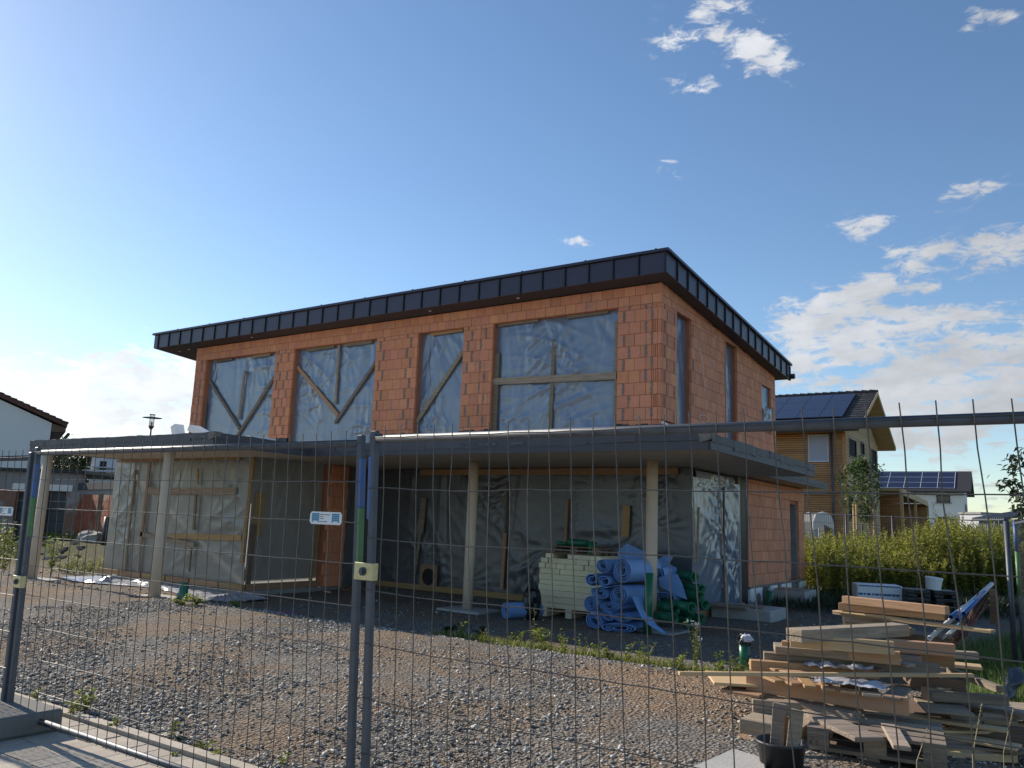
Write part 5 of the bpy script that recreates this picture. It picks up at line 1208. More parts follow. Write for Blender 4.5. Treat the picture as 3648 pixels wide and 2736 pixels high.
# foil
def crumple(name, cpx, w_, h_, z, label, m='silver', seed=0, amp=.03, cat='foil'):
    c = KZ(*c7(*cpx), z); nx, ny = 26, 16; rs = np.random.default_rng(seed); V = []
    for j in range(ny+1):
        for i in range(nx+1):
            u, v = i/nx-.5, j/ny-.5; r_ = 1+.35*fb(u*4+seed, v*4); zz_ = z+.018+amp*abs(fb(u*4.5+seed, v*4.5, 3))*1.3+amp*.25*fb(u*12, v*12, seed)
            V.append((c[0]+(u*w_*.9-v*h_*.2)*r_, c[1]+(v*h_+u*w_*.15)*r_, zz_))
    idx = np.arange((nx+1)*(ny+1)).reshape(ny+1, nx+1); F = np.stack([idx[:-1, :-1], idx[:-1, 1:], idx[1:, 1:], idx[1:, :-1]], -1).reshape(-1, 4)
    o = npmesh(name, V, F, m); tag(o, label, cat, 'silver foil on the timber'); return o
crumple('foil_sheet', (1110, 870), .55, .30, .475, 'crumpled silver foil in front of the long lath on the planks', seed=2, amp=.035)
crumple('foil_sheet', (1020, 768), .55, .22, .52, 'crumpled pale foil behind the long lath', seed=5, amp=.05)
# grey pallet
pp = KZ(*c7(845, 1235), .17); pq = KZ(*c7(1500, 1330), .17); rzp = math.atan2(pq[1]-pp[1], pq[0]-pp[0])
pallet(pp[0], pp[1], .135, .86, .72, 'grey open pallet with wide gaps, upper one beside the bucket', 'wood_grey', rzp)
pallet(pp[0]-.05, pp[1]+.02, .0, .86, .72, 'grey pallet at the bottom of the pile, under the open one', 'wood_grey', rzp+.03)
# crossing boards
tmp = KZ(*c7(1230, 1190), .29)
beam(1145, 1215, 1330, 1215, .295, .03, .62, 'loose grey board across the pallet, left one', 'wood_grey')
beam(1385, 1262, 1500, 1275, .295, .03, .62, 'loose pale board across the pallet, right one', 'wood_grey')
# letters branded into the pallet stringer
lt = text('K S', .045, (0, 0, 0), None, 'print_k'); lt.name = 'burnt_letters'
dpl = np.array((math.cos(rzp), math.sin(rzp), 0)); lp = pp+dpl*.02
lt.location = (float(pp[0]+dpl[0]*.01+dpl[1]*.002), float(pp[1]+dpl[1]*.01-dpl[0]*.002), .165); lt.rotation_euler = (math.pi/2, 0, rzp); 
pl_par = [o for o in bpy.data.objects if o.name.startswith('pallet') and o.get('label', '').startswith('grey open')][0]
lt.parent = pl_par; lt.location = tuple(np.array(lt.location)-org(pl_par))
# bucket of offcuts
bk = KZ(*c7(678, 1225), .28); t = empty('black_bucket', (bk[0], bk[1], 0), 'black builder bucket full of offcuts in front of the timber heap', 'bucket')
mb = MB(); n = 28; V = []; F = []
prof = [(.115, .004), (.150, .27), (.163, .272), (.163, .288), (.146, .288), (.112, .02)]
for (r_, z_) in prof: V += [(bk[0]+r_*math.cos(2*math.pi*j/n), bk[1]+r_*math.sin(2*math.pi*j/n), z_) for j in range(n)]
for i in range(len(prof)-1):
    for j in range(n): F.append((i*n+j, i*n+(j+1) % n, (i+1)*n+(j+1) % n, (i+1)*n+j))
F += [tuple(reversed(range(n))), tuple(range((len(prof)-1)*n, len(prof)*n))]; mb.add(V, F); mb.build('body', 'plastic_black', t, smooth=False).data.polygons.foreach_set('use_smooth', [True]*(len(F)-2)+[False]*2)
mb = MB(); mb.tube([(bk[0]+.165*math.cos(a), bk[1]+.165*math.sin(a), .262+.02*math.sin(a*1.0)) for a in np.linspace(-.2, 3.3, 16)], .004, 6); mb.build('handle', 'galv', t)
def off(a, b, w_, d_, label, m):
    mb = MB(); mb.bar(a, b, w_, d_, up_=(.0, 1., .05)); o = mb.build('offcut', m, None, bevel=.004); tag(o, label, 'offcut', 'offcuts in the bucket')
off((bk[0]-.05, bk[1]+.02, .03), (bk[0]-.02, bk[1]+.07, .50), .085, .05, 'dark weathered offcut standing in the bucket at the left', 'wood_grey')
off((bk[0]+.05, bk[1]-.01, .03), (bk[0]+.10, bk[1]+.02, .485), .075, .06, 'pale rough offcut standing in the bucket at the right', 'wood_grey')
off((bk[0]+.01, bk[1]+.06, .03), (bk[0]+.03, bk[1]+.09, .42), .06, .04, 'brown offcut between the two large ones in the bucket', 'wood')
# slab under it
mb = MB(); V = [(-2.9, 5.05), (-1.55, 6.5), (-.2, 6.4), (.3, 4.6), (-2.0, 4.1)]; V = [tuple(KZ(a_, b_, .15)[:2]) for a_, b_ in ((2380, 2770), (2614, 2667), (2720, 2700), (2740, 2900), (2400, 2900))][::-1]
k = len(V); mb.add([(x, y, -.1) for x, y in V]+[(x, y, .15) for x, y in V], [tuple(range(k))[::-1], tuple(range(k, 2*k))]+[(i, (i+1) % k, k+(i+1) % k, k+i) for i in range(k)])
mb.build('concrete_apron', 'concrete_l', None, kind='structure')
# pipes and rods right of the heap
t_ = [(1615, 575, 2010, 230, .045, 'whitepipe', 'long white pipe leaning up to the right behind the heap'), (1750, 440, 1830, 375, .04, 'bluepipe', 'short blue pipe by the laths, left one'), (1790, 455, 1850, 405, .04, 'bluepipe', 'short blue pipe by the laths, right one'),
      (1700, 575, 1800, 480, .022, 'whitepipe', 'thin white rod at the right of the heap'), (1730, 560, 1790, 510, .02, 'whitepipe', 'second thin white rod at the right of the heap'), (1830, 420, 1985, 260, .045, 'bluepipe', 'blue pipe under the long white pipe')]
for (x0, y0, x1, y1, r_, m, lb) in t_:
    a = KD(*c7(x0, y0), 8.6); b = KD(*c7(x1, y1), 9.6); pipe('loose_pipe', a, b, r_*.55, lb, m, 'loose pipes right of the heap', False)
mb = MB()
for k in range(26):
    a = KD(*c7(1740+random.uniform(0, 120), 590+random.uniform(-20, 20)), 8.4); b = KD(*c7(1960+random.uniform(-60, 60), 330+random.uniform(-50, 60)), 9.4); mb.tube([a, (a+b)/2+np.array((0, 0, random.uniform(-.02, .02))), b], .005, 4)
o = mb.build('rod_bundle', 'rust', None, kind='stuff'); tag(o, 'bundle of thin steel rods right of the timber heap', 'steel rods')
a = KD(*c7(2020, 480), 9.3); b = KD(*c7(2015, 265), 9.3); mb = MB(); mb.bar(a, b, .07, .07, up_=(0, 1, 0)); o = mb.build('timber_post', 'wood_dark', None); tag(o, 'short brown timber post standing in the grass behind the pipes', 'post')
a = KD(*c7(2075, 960), 7.3); b = KD(*c7(2110, 760), 7.5)
film('bent_sheet', a, (b-a), np.array((.10, .16, 0)), 14, 8, (.5, -.8, 0), 'galv', None, .05, (), 77); tag(bpy.data.objects['bent_sheet'], 'bent grey metal sheet standing at the right end of the heap', 'metal sheet')

# ------------------------------------------------------------------ plants
def leaves(pos, dirs, L, Wd, m, name, kind='stuff', parent=None, droop=.3):
    """pos (n,3), dirs (n,3): kite shaped leaves"""
    n = len(pos); d = dirs/np.linalg.norm(dirs, axis=1, keepdims=True); upv = np.array((0, 0, 1.)); s_ = np.cross(d, upv); s_ /= (np.linalg.norm(s_, axis=1, keepdims=True)+1e-6)
    tw = rng.uniform(-1.0, 1.0, n)[:, None]; nn = np.cross(s_, d); s_ = s_*np.cos(tw)+nn*np.sin(tw)
    L = np.broadcast_to(L, n)[:, None]; Wd = np.broadcast_to(Wd, n)[:, None]
    a = pos; b = pos+d*L*.45+s_*Wd/2; c = pos+d*L-np.array((0, 0, 1))*L*droop; e = pos+d*L*.45-s_*Wd/2
    V = np.stack([a, b, c, e], 1).reshape(-1, 3); F = np.arange(4*n).reshape(n, 4); return npmesh(name, V, F, m, parent, kind=kind)
def stems_mesh(paths, r, m, name, parent=None, kind=None, n=4):
    mb = MB()
    for p in paths: mb.tube(p, r, n, cap=False)
    return mb.build(name, m, parent, kind=kind)
# goldenrod thicket
def thicket():
    P, D, LL, SP = [], [], [], []
    pts = []
    while len(pts) < 2600:
        px = random.uniform(2790, 3640); dep = 20.6+9.5*random.random()**1.3; q = KD(px, 1900, dep)
        if q[0] < -5.0 and q[1] < 23.0: continue
        pts.append((q[0], q[1], dep))
    for (x, y, dep) in pts:
        edge_ = 1-.35*random.random(); h = (1.15+.55*fb(x*.9, y*.9)+.45*random.random()**2+(.35 if random.random() < .06 else 0)) * (.7 if dep < 21.2 else 1); z0 = gzf(x, y)-.1
        lx, ly = random.gauss(0, .10), random.gauss(0, .10); n = 58
        t = np.linspace(.10, 1, n)+np.random.uniform(-.01, .01, n); ph = random.uniform(0, 6); a = ph+t*n*2.4
        bx = x+lx*t*t; by = y+ly*t*t; bz = z0+h*t
        P.append(np.stack([bx, by, bz], -1)); D.append(np.stack([np.cos(a), np.sin(a), .35+.9*t], -1)); LL.append(.05+.085*(1-.45*t)*(.7+.6*np.random.random(n)))
        SP.append([(x, y, z0), (x+lx*.25, y+ly*.25, z0+h*.5), (x+lx, y+ly, z0+h)])
    P, D, LL = np.concatenate(P), np.concatenate(D), np.concatenate(LL)
    leaves(P, D, LL*1.15, LL*.34, 'golden', 'goldenrod_thicket'); tag(bpy.data.objects['goldenrod_thicket'], 'tall thicket of yellow green goldenrod right of the house', 'bushes')
    o = stems_mesh(SP[:900], .006, 'dry', 'goldenrod_stems', kind='stuff', n=3); tag(o, 'stems inside the goldenrod thicket', 'stems')
np.random.seed(5); thicket()
# grass at the right and in patches
def grassy(name, n, fn, h, label, m='grass', w_=.012):
    P = []
    while len(P) < n:
        x, y = fn(); P.append((x, y))
    P = np.array(P); z = gz(P[:, 0], P[:, 1])-.01; pos = np.stack([P[:, 0], P[:, 1], z], -1); a = rng.uniform(0, 6.28, n); l_ = rng.uniform(.15, .6, n)
    D = np.stack([np.cos(a)*l_, np.sin(a)*l_, np.ones(n)], -1); H = h*(.5+.8*rng.random(n)); leaves(pos, D, H, w_*np.ones(n), m, name, droop=.12); tag(bpy.data.objects[name], label, 'grass')
def gr1():
    px_ = random.uniform(3400, 3900); q = KZ(px_, random.uniform(2290, 2520), .1)
    return (q[0], q[1]) if (px_ > 3560 or q[1] > 7.9) else gr1()
grassy('tall_grass', 12000, gr1, .30, 'long sunlit grass at the right behind the timber heap')
def gr2():
    q = KD(random.uniform(2740, 3650), 1900, random.uniform(16.5, 24)); return q[0], q[1]
grassy('bank_grass', 9000, gr2, .30, 'rough grass on the shaded bank under the goldenrod', 'leaf_d', .02)  # house shadow on the bank put into a darker blade colour
def gr3(): return random.uniform(-34, -19.8), random.uniform(15.2, 22.5)
grassy('verge_grass', 9000, gr3, .30, 'bright grass and weeds on the verge left of the house', 'weed', .02)
def gr5():
    q_ = gr4(); return q_[0]+random.gauss(0, .12), q_[1]+random.gauss(0, .08)
# weed strip along the gravel crest
def gr4():
    u = random.random()
    while noise.noise(Vector((u*26, 3, 0)))+.5*noise.noise(Vector((u*70, 9, 0))) < -.02+random.gauss(0, .12): u = random.random()
    p = KZ(1560+u*1120, 2240+u*165, .05); return p[0]+random.gauss(0, .1), p[1]+random.gauss(0, .05+.09*abs(math.sin(u*17)))+.04*math.sin(u*30)
grassy('weed_strip', 3600, gr4, .16, 'low weeds and grass along the edge of the gravel below the columns', 'weed', .010)
grassy('dry_strip', 1500, gr5, .15, 'dry brown stalks among the weeds along the gravel edge', 'dry', .007)
def weed(x, y, h, n, label, m='weed', spread=.12, lw=.35, ll=.07, flower=False, nst=4):
    z0 = gzf(x, y)-.01; t = empty('weed_plant', (x, y, z0), label, 'weed', 'single weeds in the gravel'); P, D, SP = [], [], []
    for s_ in range(nst):
        a = random.uniform(0, 6.28); l_ = random.uniform(.2, 1)*spread; hh = h*random.uniform(.6, 1); pts = []
        for j in range(6):
            f = j/5; pts.append((x+math.cos(a)*l_*f**1.4, y+math.sin(a)*l_*f**1.4, z0+hh*f))
        SP.append(pts)
        for k in range(n//nst):
            f = random.uniform(.12, 1); b = random.uniform(0, 6.28); P.append((x+math.cos(a)*l_*f**1.4, y+math.sin(a)*l_*f**1.4, z0+hh*f)); D.append((math.cos(b), math.sin(b), random.uniform(.1, 1.1)))
    P, D = np.array(P), np.array(D, float); sz = ll*(.6+.7*rng.random(len(P))); leaves(P, D, sz, sz*lw, m, 'leaves', None, t); stems_mesh(SP, .0025, m, 'stems', t)
    if flower:
        fm_ = MB()
        for sp_ in SP:
            for k in range(5): q = np.array(sp_[-1])+np.array((random.gauss(0, .015), random.gauss(0, .015), random.gauss(0, .015))); fm_.obox(q, (.006, 0, 0), (0, .006, 0), (0, 0, .005))
        fm_.build('flowers', 'white', t, kind='stuff')
def wz(px, py, zz=.02): q = KZ(px, py, zz); return q[0], q[1]
wl = [((2478, 2330), .62, 150, 'tallest weed with small white flowers near the right column', .14, .3, .05, True, 7), ((2560, 2370), .42, 40, 'slender weed right of the tall flowering one', .05, .3, .05, False, 2),
      ((1905, 2235), .48, 22, 'single tall weed in front of the insulation stack', .05, .5, .06, False, 1), ((1925, 2250), .24, 90, 'grassy tuft left below the insulation stack', .22, .12, .18, False, 9),
      ((1838, 2235), .12, 40, 'leafy weed at the left end of the weed strip', .1, .5, .06, False, 5), ((2290, 2312), .18, 50, 'weed tuft below the upright green pipe', .12, .4, .06, False, 5),
      ((2130, 2290), .22, 60, 'weed tuft in the middle of the weed strip', .15, .3, .07, False, 6), ((2640, 2395), .25, 120, 'weed clump around the bagged stub', .25, .25, .10, False, 9),
      ((640, 2183), .13, 110, 'broad leafy weed left of the green stub', .28, .55, .07, False, 9), ((700, 2185), .20, 120, 'bushy weed right of the green stub', .2, .5, .07, False, 9), ((840, 2190), .14, 90, 'low weed between the stub and the mauve pipe', .2, .5, .06, False, 8),
      ((1600, 2215), .16, 130, 'dark leafy weed in the shade left of the third column', .3, .55, .08, False, 9), ((1720, 2225), .18, 90, 'shaded weed at the foot of the third column', .25, .5, .07, False, 7), ((1100, 2195), .10, 40, 'small weed at the end of the mauve pipe', .12, .5, .05, False, 5),
      ((298, 2535), .19, 60, 'yellow green weed right of the left fence foot', .10, .3, .07, False, 5), ((262, 2545), .12, 50, 'bushy weed beside the fence foot', .12, .3, .06, False, 5), ((120, 2495), .10, 24, 'tiny weed behind the fence foot', .05, .3, .05, False, 3),
      ((400, 2592), .07, 26, 'small weed in the kerb joint', .06, .5, .05, False, 4), ((615, 2625), .13, 24, 'narrow bright weed at the kerb', .03, .35, .05, False, 2), ((648, 2640), .06, 22, 'dark rosette at the kerb', .06, .5, .05, False, 4),
      ((725, 2668), .06, 26, 'reddish rosette in the kerb gravel', .07, .4, .05, False, 4), ((620, 2690), .04, 16, 'small weed between the pavers', .04, .5, .035, False, 3), ((1005, 2730), .12, 18, 'upright weed at the bottom by the kerb', .03, .35, .05, False, 2), ((775, 2690), .04, 18, 'yellow weed low at the kerb', .06, .5, .04, False, 3)]
rw_ = random.Random(5)
for k in range(14):
    u = (k+.5+rw_.uniform(-.3, .3))/14
    wl.append(((1600+u*1060, 2245+u*158), rw_.uniform(.14, .34), rw_.choice((40, 60, 80)), '%s weed from the left in the strip along the gravel edge' % ['first', 'second', 'third', 'fourth', 'fifth', 'sixth', 'seventh', 'eighth', 'ninth', 'tenth', 'eleventh', 'twelfth', 'thirteenth', 'last'][k], rw_.uniform(.08, .2), rw_.uniform(.25, .5), rw_.uniform(.045, .08), False, rw_.choice((4, 6, 8))))
for (p, h, n, lb, spd, lw, ll, fl_, ns) in wl:
    x, y = wz(*p, zz=.08 if 2200 < p[1] < 2420 and p[0] > 1500 else .0); weed(x, y, h, n, lb, 'leaf_d' if 'shade' in lb or 'dark' in lb else 'weed', spd, lw, ll, fl_, ns)  # weeds named as shaded take the dark leaf, shade put into their colour
for k, (px, py, dd, h) in enumerate([(20, 1990, 19, 1.3), (75, 2000, 18.5, .9), (190, 1985, 19, 1.1), (-10, 2000, 18, 1.2)]):
    q = KD(px, py, dd); weed(q[0], q[1], h, 300, ['tall bright weed at the left edge of the photo', 'tall weed left of the left fence posts', 'tall weed seen right of the left column', 'tall weed cut by the left edge'][k], 'weed', .3, .25, .12, True, 10)
for k in range(16):
    q = KD(225+k*11, 2000, 19.5+random.random()); weed(q[0], q[1], random.uniform(.3, .6), 60, '%s weed from the left in the row on the bank' % ['first', 'second', 'third', 'fourth', 'fifth', 'sixth', 'seventh', 'eighth', 'ninth', 'tenth', 'eleventh', 'twelfth', 'thirteenth', 'fourteenth', 'fifteenth', 'last'][k], 'weed', .2, .25, .10, False, 5)
# dry stalks, bottom right
for k, (px, py, h) in enumerate([(3460, 2736, .36), (3570, 2720, .30), (3260, 2740, .22)]):
    q = KD(px, py, 4.6); t = empty('dry_grass_stalk', (q[0], q[1], q[2]-.05), ['dry grass stalk, tallest of three at the bottom right', 'dry grass stalk furthest right at the bottom', 'short dry grass stalk left of the others'][k], 'grass stalk')
    pts = [(q[0], q[1], .0), (q[0]+.01, q[1], q[2]+h*.2), (q[0]+.04, q[1]+.01, q[2]+h*.6), (q[0]+.07, q[1]+.02, q[2]+h)]; stems_mesh([pts], .002, 'dry', 'stem', t)
    n = 40; f = rng.random(n); P = np.array([np.array(pts[2])*(1-a)+np.array(pts[3])*a for a in f]); D = np.stack([rng.normal(0, .4, n), rng.normal(0, .4, n), np.ones(n)], -1); leaves(P, D, .018*np.ones(n), .005*np.ones(n), 'dry', 'seed_head', None, t)

def tree(name, x, y, z0, h, trunk_h, cr, n, label, leaf='leaf', ls=.09, tr=.05, group=None, seed=0, squash=1., nbr=26, cz=None):
    rs = random.Random(seed); t = empty(name, (x, y, z0), label, 'tree', group); mb = MB(); mb.tube([(x, y, z0), (x+rs.uniform(-.03, .03), y, z0+h*.5), (x+rs.uniform(-.06, .06), y, z0+h*.95)], [tr, tr*.6, tr*.12], 7); tips = []
    for k in range(nbr):
        f = trunk_h/h+(1-trunk_h/h)*(k+.5)/nbr; a = k*2.4+rs.uniform(-.4, .4); prof = math.sin(math.pi*min(1, (f-trunk_h/h)/(1-trunk_h/h)*.80+.18))
        L = cr*prof*rs.uniform(.65, 1.15); b0 = np.array((x, y, z0+h*f*.92)); b1 = b0+np.array((math.cos(a)*L*.55, math.sin(a)*L*.55, L*.30*squash)); b2 = b0+np.array((math.cos(a)*L, math.sin(a)*L, L*.75*squash)); mb.tube([b0, b1, b2], [tr*.3, tr*.2, tr*.06], 4, cap=False); tips.append((b0, b1, b2))
    mb.build('trunk', 'bark', t); P, D = [], []; g = np.random.default_rng(seed)
    for k in range(n):
        b0, b1, b2 = tips[g.integers(len(tips))]; f = g.random()**.6; q = b1+(b2-b1)*f if g.random() < .7 else b0+(b1-b0)*f; q = q+g.normal(0, cr*.13, 3); P.append(q); D.append((g.normal(), g.normal(), g.normal()*.6-.1))
    P, D = np.array(P), np.array(D); leaves(P, D, ls*(.7+.6*g.random(n)), ls*.5*(.7+.6*g.random(n)), leaf, 'crown', None, t); return t
q = KD(3074, 1900, 28); tree('young_tree', q[0], q[1], .2, 4.3, 1.9, .85, 1500, 'young tree tied between white stakes in front of the timber house', 'leaf', .14, .045, seed=4, nbr=30)
# stakes
t = empty('tree_stakes', (q[0], q[1], .2), 'frame of pale tree stakes around the young tree', 'tree stakes'); 
for k, dx in enumerate((-.32, -.22, .25, .36)):
    a = KD(3074+dx*105, 1797, 28-(.25 if k % 2 else 0)); mb = MB(); mb.tube([(a[0], a[1], .2), a], .04, 8); mb.build('stake', 'wood_pale', t)
a, b = KD(3040, 1792, 27.9), KD(3114, 1794, 27.9); mb = MB(); mb.bar(a, b, .06, .09); mb.build('cross_rail', 'wood_pale', t)
# dark leafed tree at right edge
q = KD(3690, 1900, 9.5); x, y = q[0], q[1]; t = empty('young_fruit_tree', (x, y, .1), 'dark leaved young tree reaching in from the right edge', 'tree'); mb = MB()
mb.tube([(x, y, .1), (x, y, 1.6), (x+.02, y, 3.0)], [.03, .022, .012], 8)
br = [[(3668, 1850), (3640, 1780), (3610, 1700), (3600, 1620)], [(3640, 1780), (3590, 1728), (3570, 1715)], [(3660, 1890), (3640, 1840), (3635, 1800)], [(3690, 2000), (3660, 1930), (3645, 1870)], [(3610, 1700), (3625, 1650), (3640, 1610)], [(3640, 1780), (3680, 1700), (3720, 1560)]]
P, D = [], []
g = np.random.default_rng(3)
for b_ in br:
    pts = [KD(a_, c_, 9.5+.1*g.normal()) for a_, c_ in b_]; mb.tube(pts, [.008]*len(pts), 5)
    for i in range(len(pts)-1):
        for k in range(24): f = g.random(); P.append(pts[i]+(pts[i+1]-pts[i])*f+g.normal(0, .045, 3)); D.append((g.normal()*.8-.5, g.normal()*.5, g.normal()*.5))
mb.build('trunk', 'bark', t); P, D = np.array(P), np.array(D); leaves(P, D, .085*(.7+.5*g.random(len(P))), .042*(.8+.5*g.random(len(P))), 'leaf_d', 'crown', None, t)

# ------------------------------------------------------------------ neighbours on the right: timber house
th = empty('timber_house', (-7.5, 37.2, 0), 'larch clad house with solar panels on a dark tiled roof, right of the brick house', 'house')
HX, HY0, HY1, HZ, RZ = -7.5, 37.2, 45.0, 6.05, 8.22
mb = MB(); mb.box((-19, HY0+.03, 0), (HX-.03, HY1, HZ)); ym = (HY0+HY1)/2
mb.add([(HX-.03, HY0+.03, HZ), (HX-.03, HY1, HZ), (HX-.03, ym, RZ-.25), (HX-.2, HY0+.03, HZ), (HX-.2, HY1, HZ), (HX-.2, ym, RZ-.25)], [(0, 1, 2), (3, 5, 4), (0, 2, 5, 3), (1, 4, 5, 2)]); hw_ = mb.build('wall', 'dark', th)
# window rects on front (x0,x1,z0,z1) and gable (y0,y1,z0,z1)
def zz7(p, ax, v): return (KY if ax == 'y' else KX)(*p, v)
c6 = lambda x, y: (2600+x*.4823, 1300+y*.4823)
a, b = KY(*c6(585, 522), HY0), KY(*c6(725, 708), HY0); FW = [(a[0], b[0], b[2], a[2]), (-10.2, -8.7, .2, 2.2)]
GW = []
for (x0, y0, x1, y1) in [(880, 543, 935, 690), (965, 575, 993, 668), (1045, 625, 1085, 790), (875, 965, 915, 1150)]:
    a, b = KX(*c6(x0, y0), HX), KX(*c6(x1, y1), HX); GW.append((a[1], b[1], min(a[2], b[2]), max(a[2], b[2])))
nb = 0; mb = MB(); mb2 = MB(); z = .1; hh = .098
boards = []
while z < HZ-.02:
    cuts = [(-19., HX)]
    for (x0, x1, z0, z1) in FW:
        if z+hh > z0 and z < z1: cuts = [s_ for (a, b) in cuts for s_ in ((a, min(b, x0)), (max(a, x1), b)) if s_[1]-s_[0] > .02]
    for (a, b) in cuts: mb.box((a, HY0-.0+random.uniform(-.004, .004), z), (b, HY0+.03, z+hh-.018))
    z += hh
mb.build('cladding_board', 'clad', th, kind='stuff')
z = .1
while z < RZ-.3:
    ya, yb = HY0, HY1
    if z > HZ: f = (z-HZ)/(RZ-.25-HZ); ya, yb = HY0+(ym-HY0)*f, HY1-(HY1-ym)*f
    cuts = [(ya, yb)]
    for (y0, y1, z0, z1) in GW:
        if z+hh > z0 and z < z1: cuts = [s_ for (a, b) in cuts for s_ in ((a, min(b, y0)), (max(a, y1), b)) if s_[1]-s_[0] > .02]
    for (a, b) in cuts:
        if b-a > .05: mb2.box((HX-.03, a, z), (HX+random.uniform(-.004, .004), b, z+hh-.018))
    z += hh
mb2.build('cladding_board', 'clad_y', th, kind='stuff')
for i, (x0, x1, z0, z1) in enumerate(FW):
    m_ = MB(); 
    for (a, b) in (((x0-.04, HY0-.02, z0-.05), (x0, HY0+.06, z1+.04)), ((x1, HY0-.02, z0-.05), (x1+.04, HY0+.06, z1+.04)), ((x0, HY0-.02, z1), (x1, HY0+.06, z1+.04)), ((x0-.06, HY0-.06, z0-.05), (x1+.06, HY0+.05, z0-.001))): m_.box(a, b)
    wf = m_.build('window', 'wood_dark' if i else 'white', th); m_ = MB(); m_.box((x0, HY0+.004, z0), (x1, HY0+.024, z1)); m_.build('shutter', 'shutter', wf)
for i, (y0, y1, z0, z1) in enumerate(GW):
    m_ = MB()
    for (a, b) in (((HX-.05, y0-.05, z0-.05), (HX+.02, y0, z1+.05)), ((HX-.05, y1, z0-.05), (HX+.02, y1+.05, z1+.05)), ((HX-.05, y0, z1), (HX+.02, y1, z1+.05)), ((HX-.05, y0, z0-.05), (HX+.03, y1, z0))): m_.box(a, b)
    wf = m_.build('window', 'fascia_dark', th); m_ = MB(); m_.box((HX-.08, y0, z0), (HX-.06, y1, z1)); m_.build('pane', 'shutter' if i == 0 else 'glass', wf)
m_ = MB(); m_.box((-19, HY0-.05, 3.28), (-8.35, HY0+.02, 3.42)); m_.build('facade_band', 'plaster', th)
m_ = MB(); m_.tube([(HX-.55, HY0-.1, 6.0), (HX-.55, HY0-.1, 0)], .05, 10); m_.tube([(HX-.55, HY0-.5, 6.05), (HX-.55, HY0-.1, 5.95)], .05, 8); m_.build('downpipe', 'galv', th, smooth=True)
m_ = MB(); m_.box((HX-.12, HY0-.03, 0), (HX+.03, HY0-.005, 6.0)); m_.box((HX+.005, HY0-.005, 0), (HX+.03, HY0+.12, 6.0)); m_.build('corner_board', 'clad', th)
# roof
RXe = HX+.75; ye0, ye1 = 36.45, 45.75; ze = 6.12
def ry(y): return ze+(RZ+.12-ze)*(1-abs(y-ym)/(ym-ye0))
m_ = MB(); 
for (ya, yb) in ((ye0, ym), (ye1, ym)):
    za, zb = ry(ya), ry(yb); m_.add([(-19.3, ya, za-.16), (RXe, ya, za-.16), (RXe, yb, zb-.16), (-19.3, yb, zb-.16), (-19.3, ya, za), (RXe, ya, za), (RXe, yb, zb), (-19.3, yb, zb)], [(0, 3, 2, 1), (4, 5, 6, 7), (0, 1, 5, 4), (1, 2, 6, 5), (2, 3, 7, 6), (3, 0, 4, 7)])
rf = m_.build('roof', 'clad_y', th)
m_ = MB(); nr = 15; sl = (ym-ye0)/nr
for side_ in (0, 1):
    for i in range(nr):
        y0 = (ye0+i*sl) if side_ == 0 else (ye1-i*sl); y1 = (y0+sl*1.1) if side_ == 0 else (y0-sl*1.1); x = -12.5 if side_ == 0 else -8.4
        while x < RXe:
            x1 = min(x+.27, RXe+.02); za, zb = ry(y0)+.075, ry(min(y1, ym) if side_ == 0 else max(y1, ym))+.015
            m_.add([(x, y0, za-.05), (x1, y0, za-.07), (x1, y1, zb-.03), (x, y1, zb), (x, y0, za), (x1, y0, za-.03), (x1, y1, zb-.01), (x, y1, zb+.02)], [(4, 5, 6, 7), (0, 1, 5, 4), (1, 2, 6, 5), (3, 0, 4, 7)]); x += .27
m_.build('roof_tile', 'rooft_d', rf, kind='stuff')
m_ = MB(); x = -12.5
while x < RXe: m_.tube([(x, ym, RZ+.17), (x+.38, ym, RZ+.15)], [.11, .085], 8); x += .36
m_.build('ridge_tile', 'rooft_d', rf, kind='stuff')
m_ = MB(); m_.tube([(-19.3, ye0-.07, ze-.08), (RXe-.02, ye0-.07, ze-.08)], .075, 8); m_.build('gutter', 'galv', rf)
for (ya, yb) in ((ye0, ym), (ye1, ym)):
    m_ = MB(); m_.bar((RXe+.012, ya, ry(ya)-.06), (RXe+.012, yb, ry(yb)-.06), .022, .17); m_.build('barge_board', 'clad_y', rf)
# solar panels
pvx = -7.62
for r in range(3):
    for c in range(5):
        x1 = pvx-c*1.02; x0 = x1-1.0; ya = 37.45+r*1.05; yb = ya+1.02; m_ = MB(); za, zb = ry(ya)+.17, ry(yb)+.17
        m_.add([(x0, ya, za-.03), (x1, ya, za-.03), (x1, yb, zb-.03), (x0, yb, zb-.03), (x0, ya, za), (x1, ya, za), (x1, yb, zb), (x0, yb, zb)], [(0, 3, 2, 1), (4, 5, 6, 7), (0, 1, 5, 4), (1, 2, 6, 5), (2, 3, 7, 6), (3, 0, 4, 7)]); m_.build('solar_panel', 'pv', rf)
for k in range(4): m_ = MB(); m_.tube([(-12.6, 37.9+k*.85, ry(37.9+k*.85)+.12), (pvx+.1, 37.9+k*.85, ry(37.9+k*.85)+.12)], .02, 6); m_.build('panel_rail', 'galv', rf)
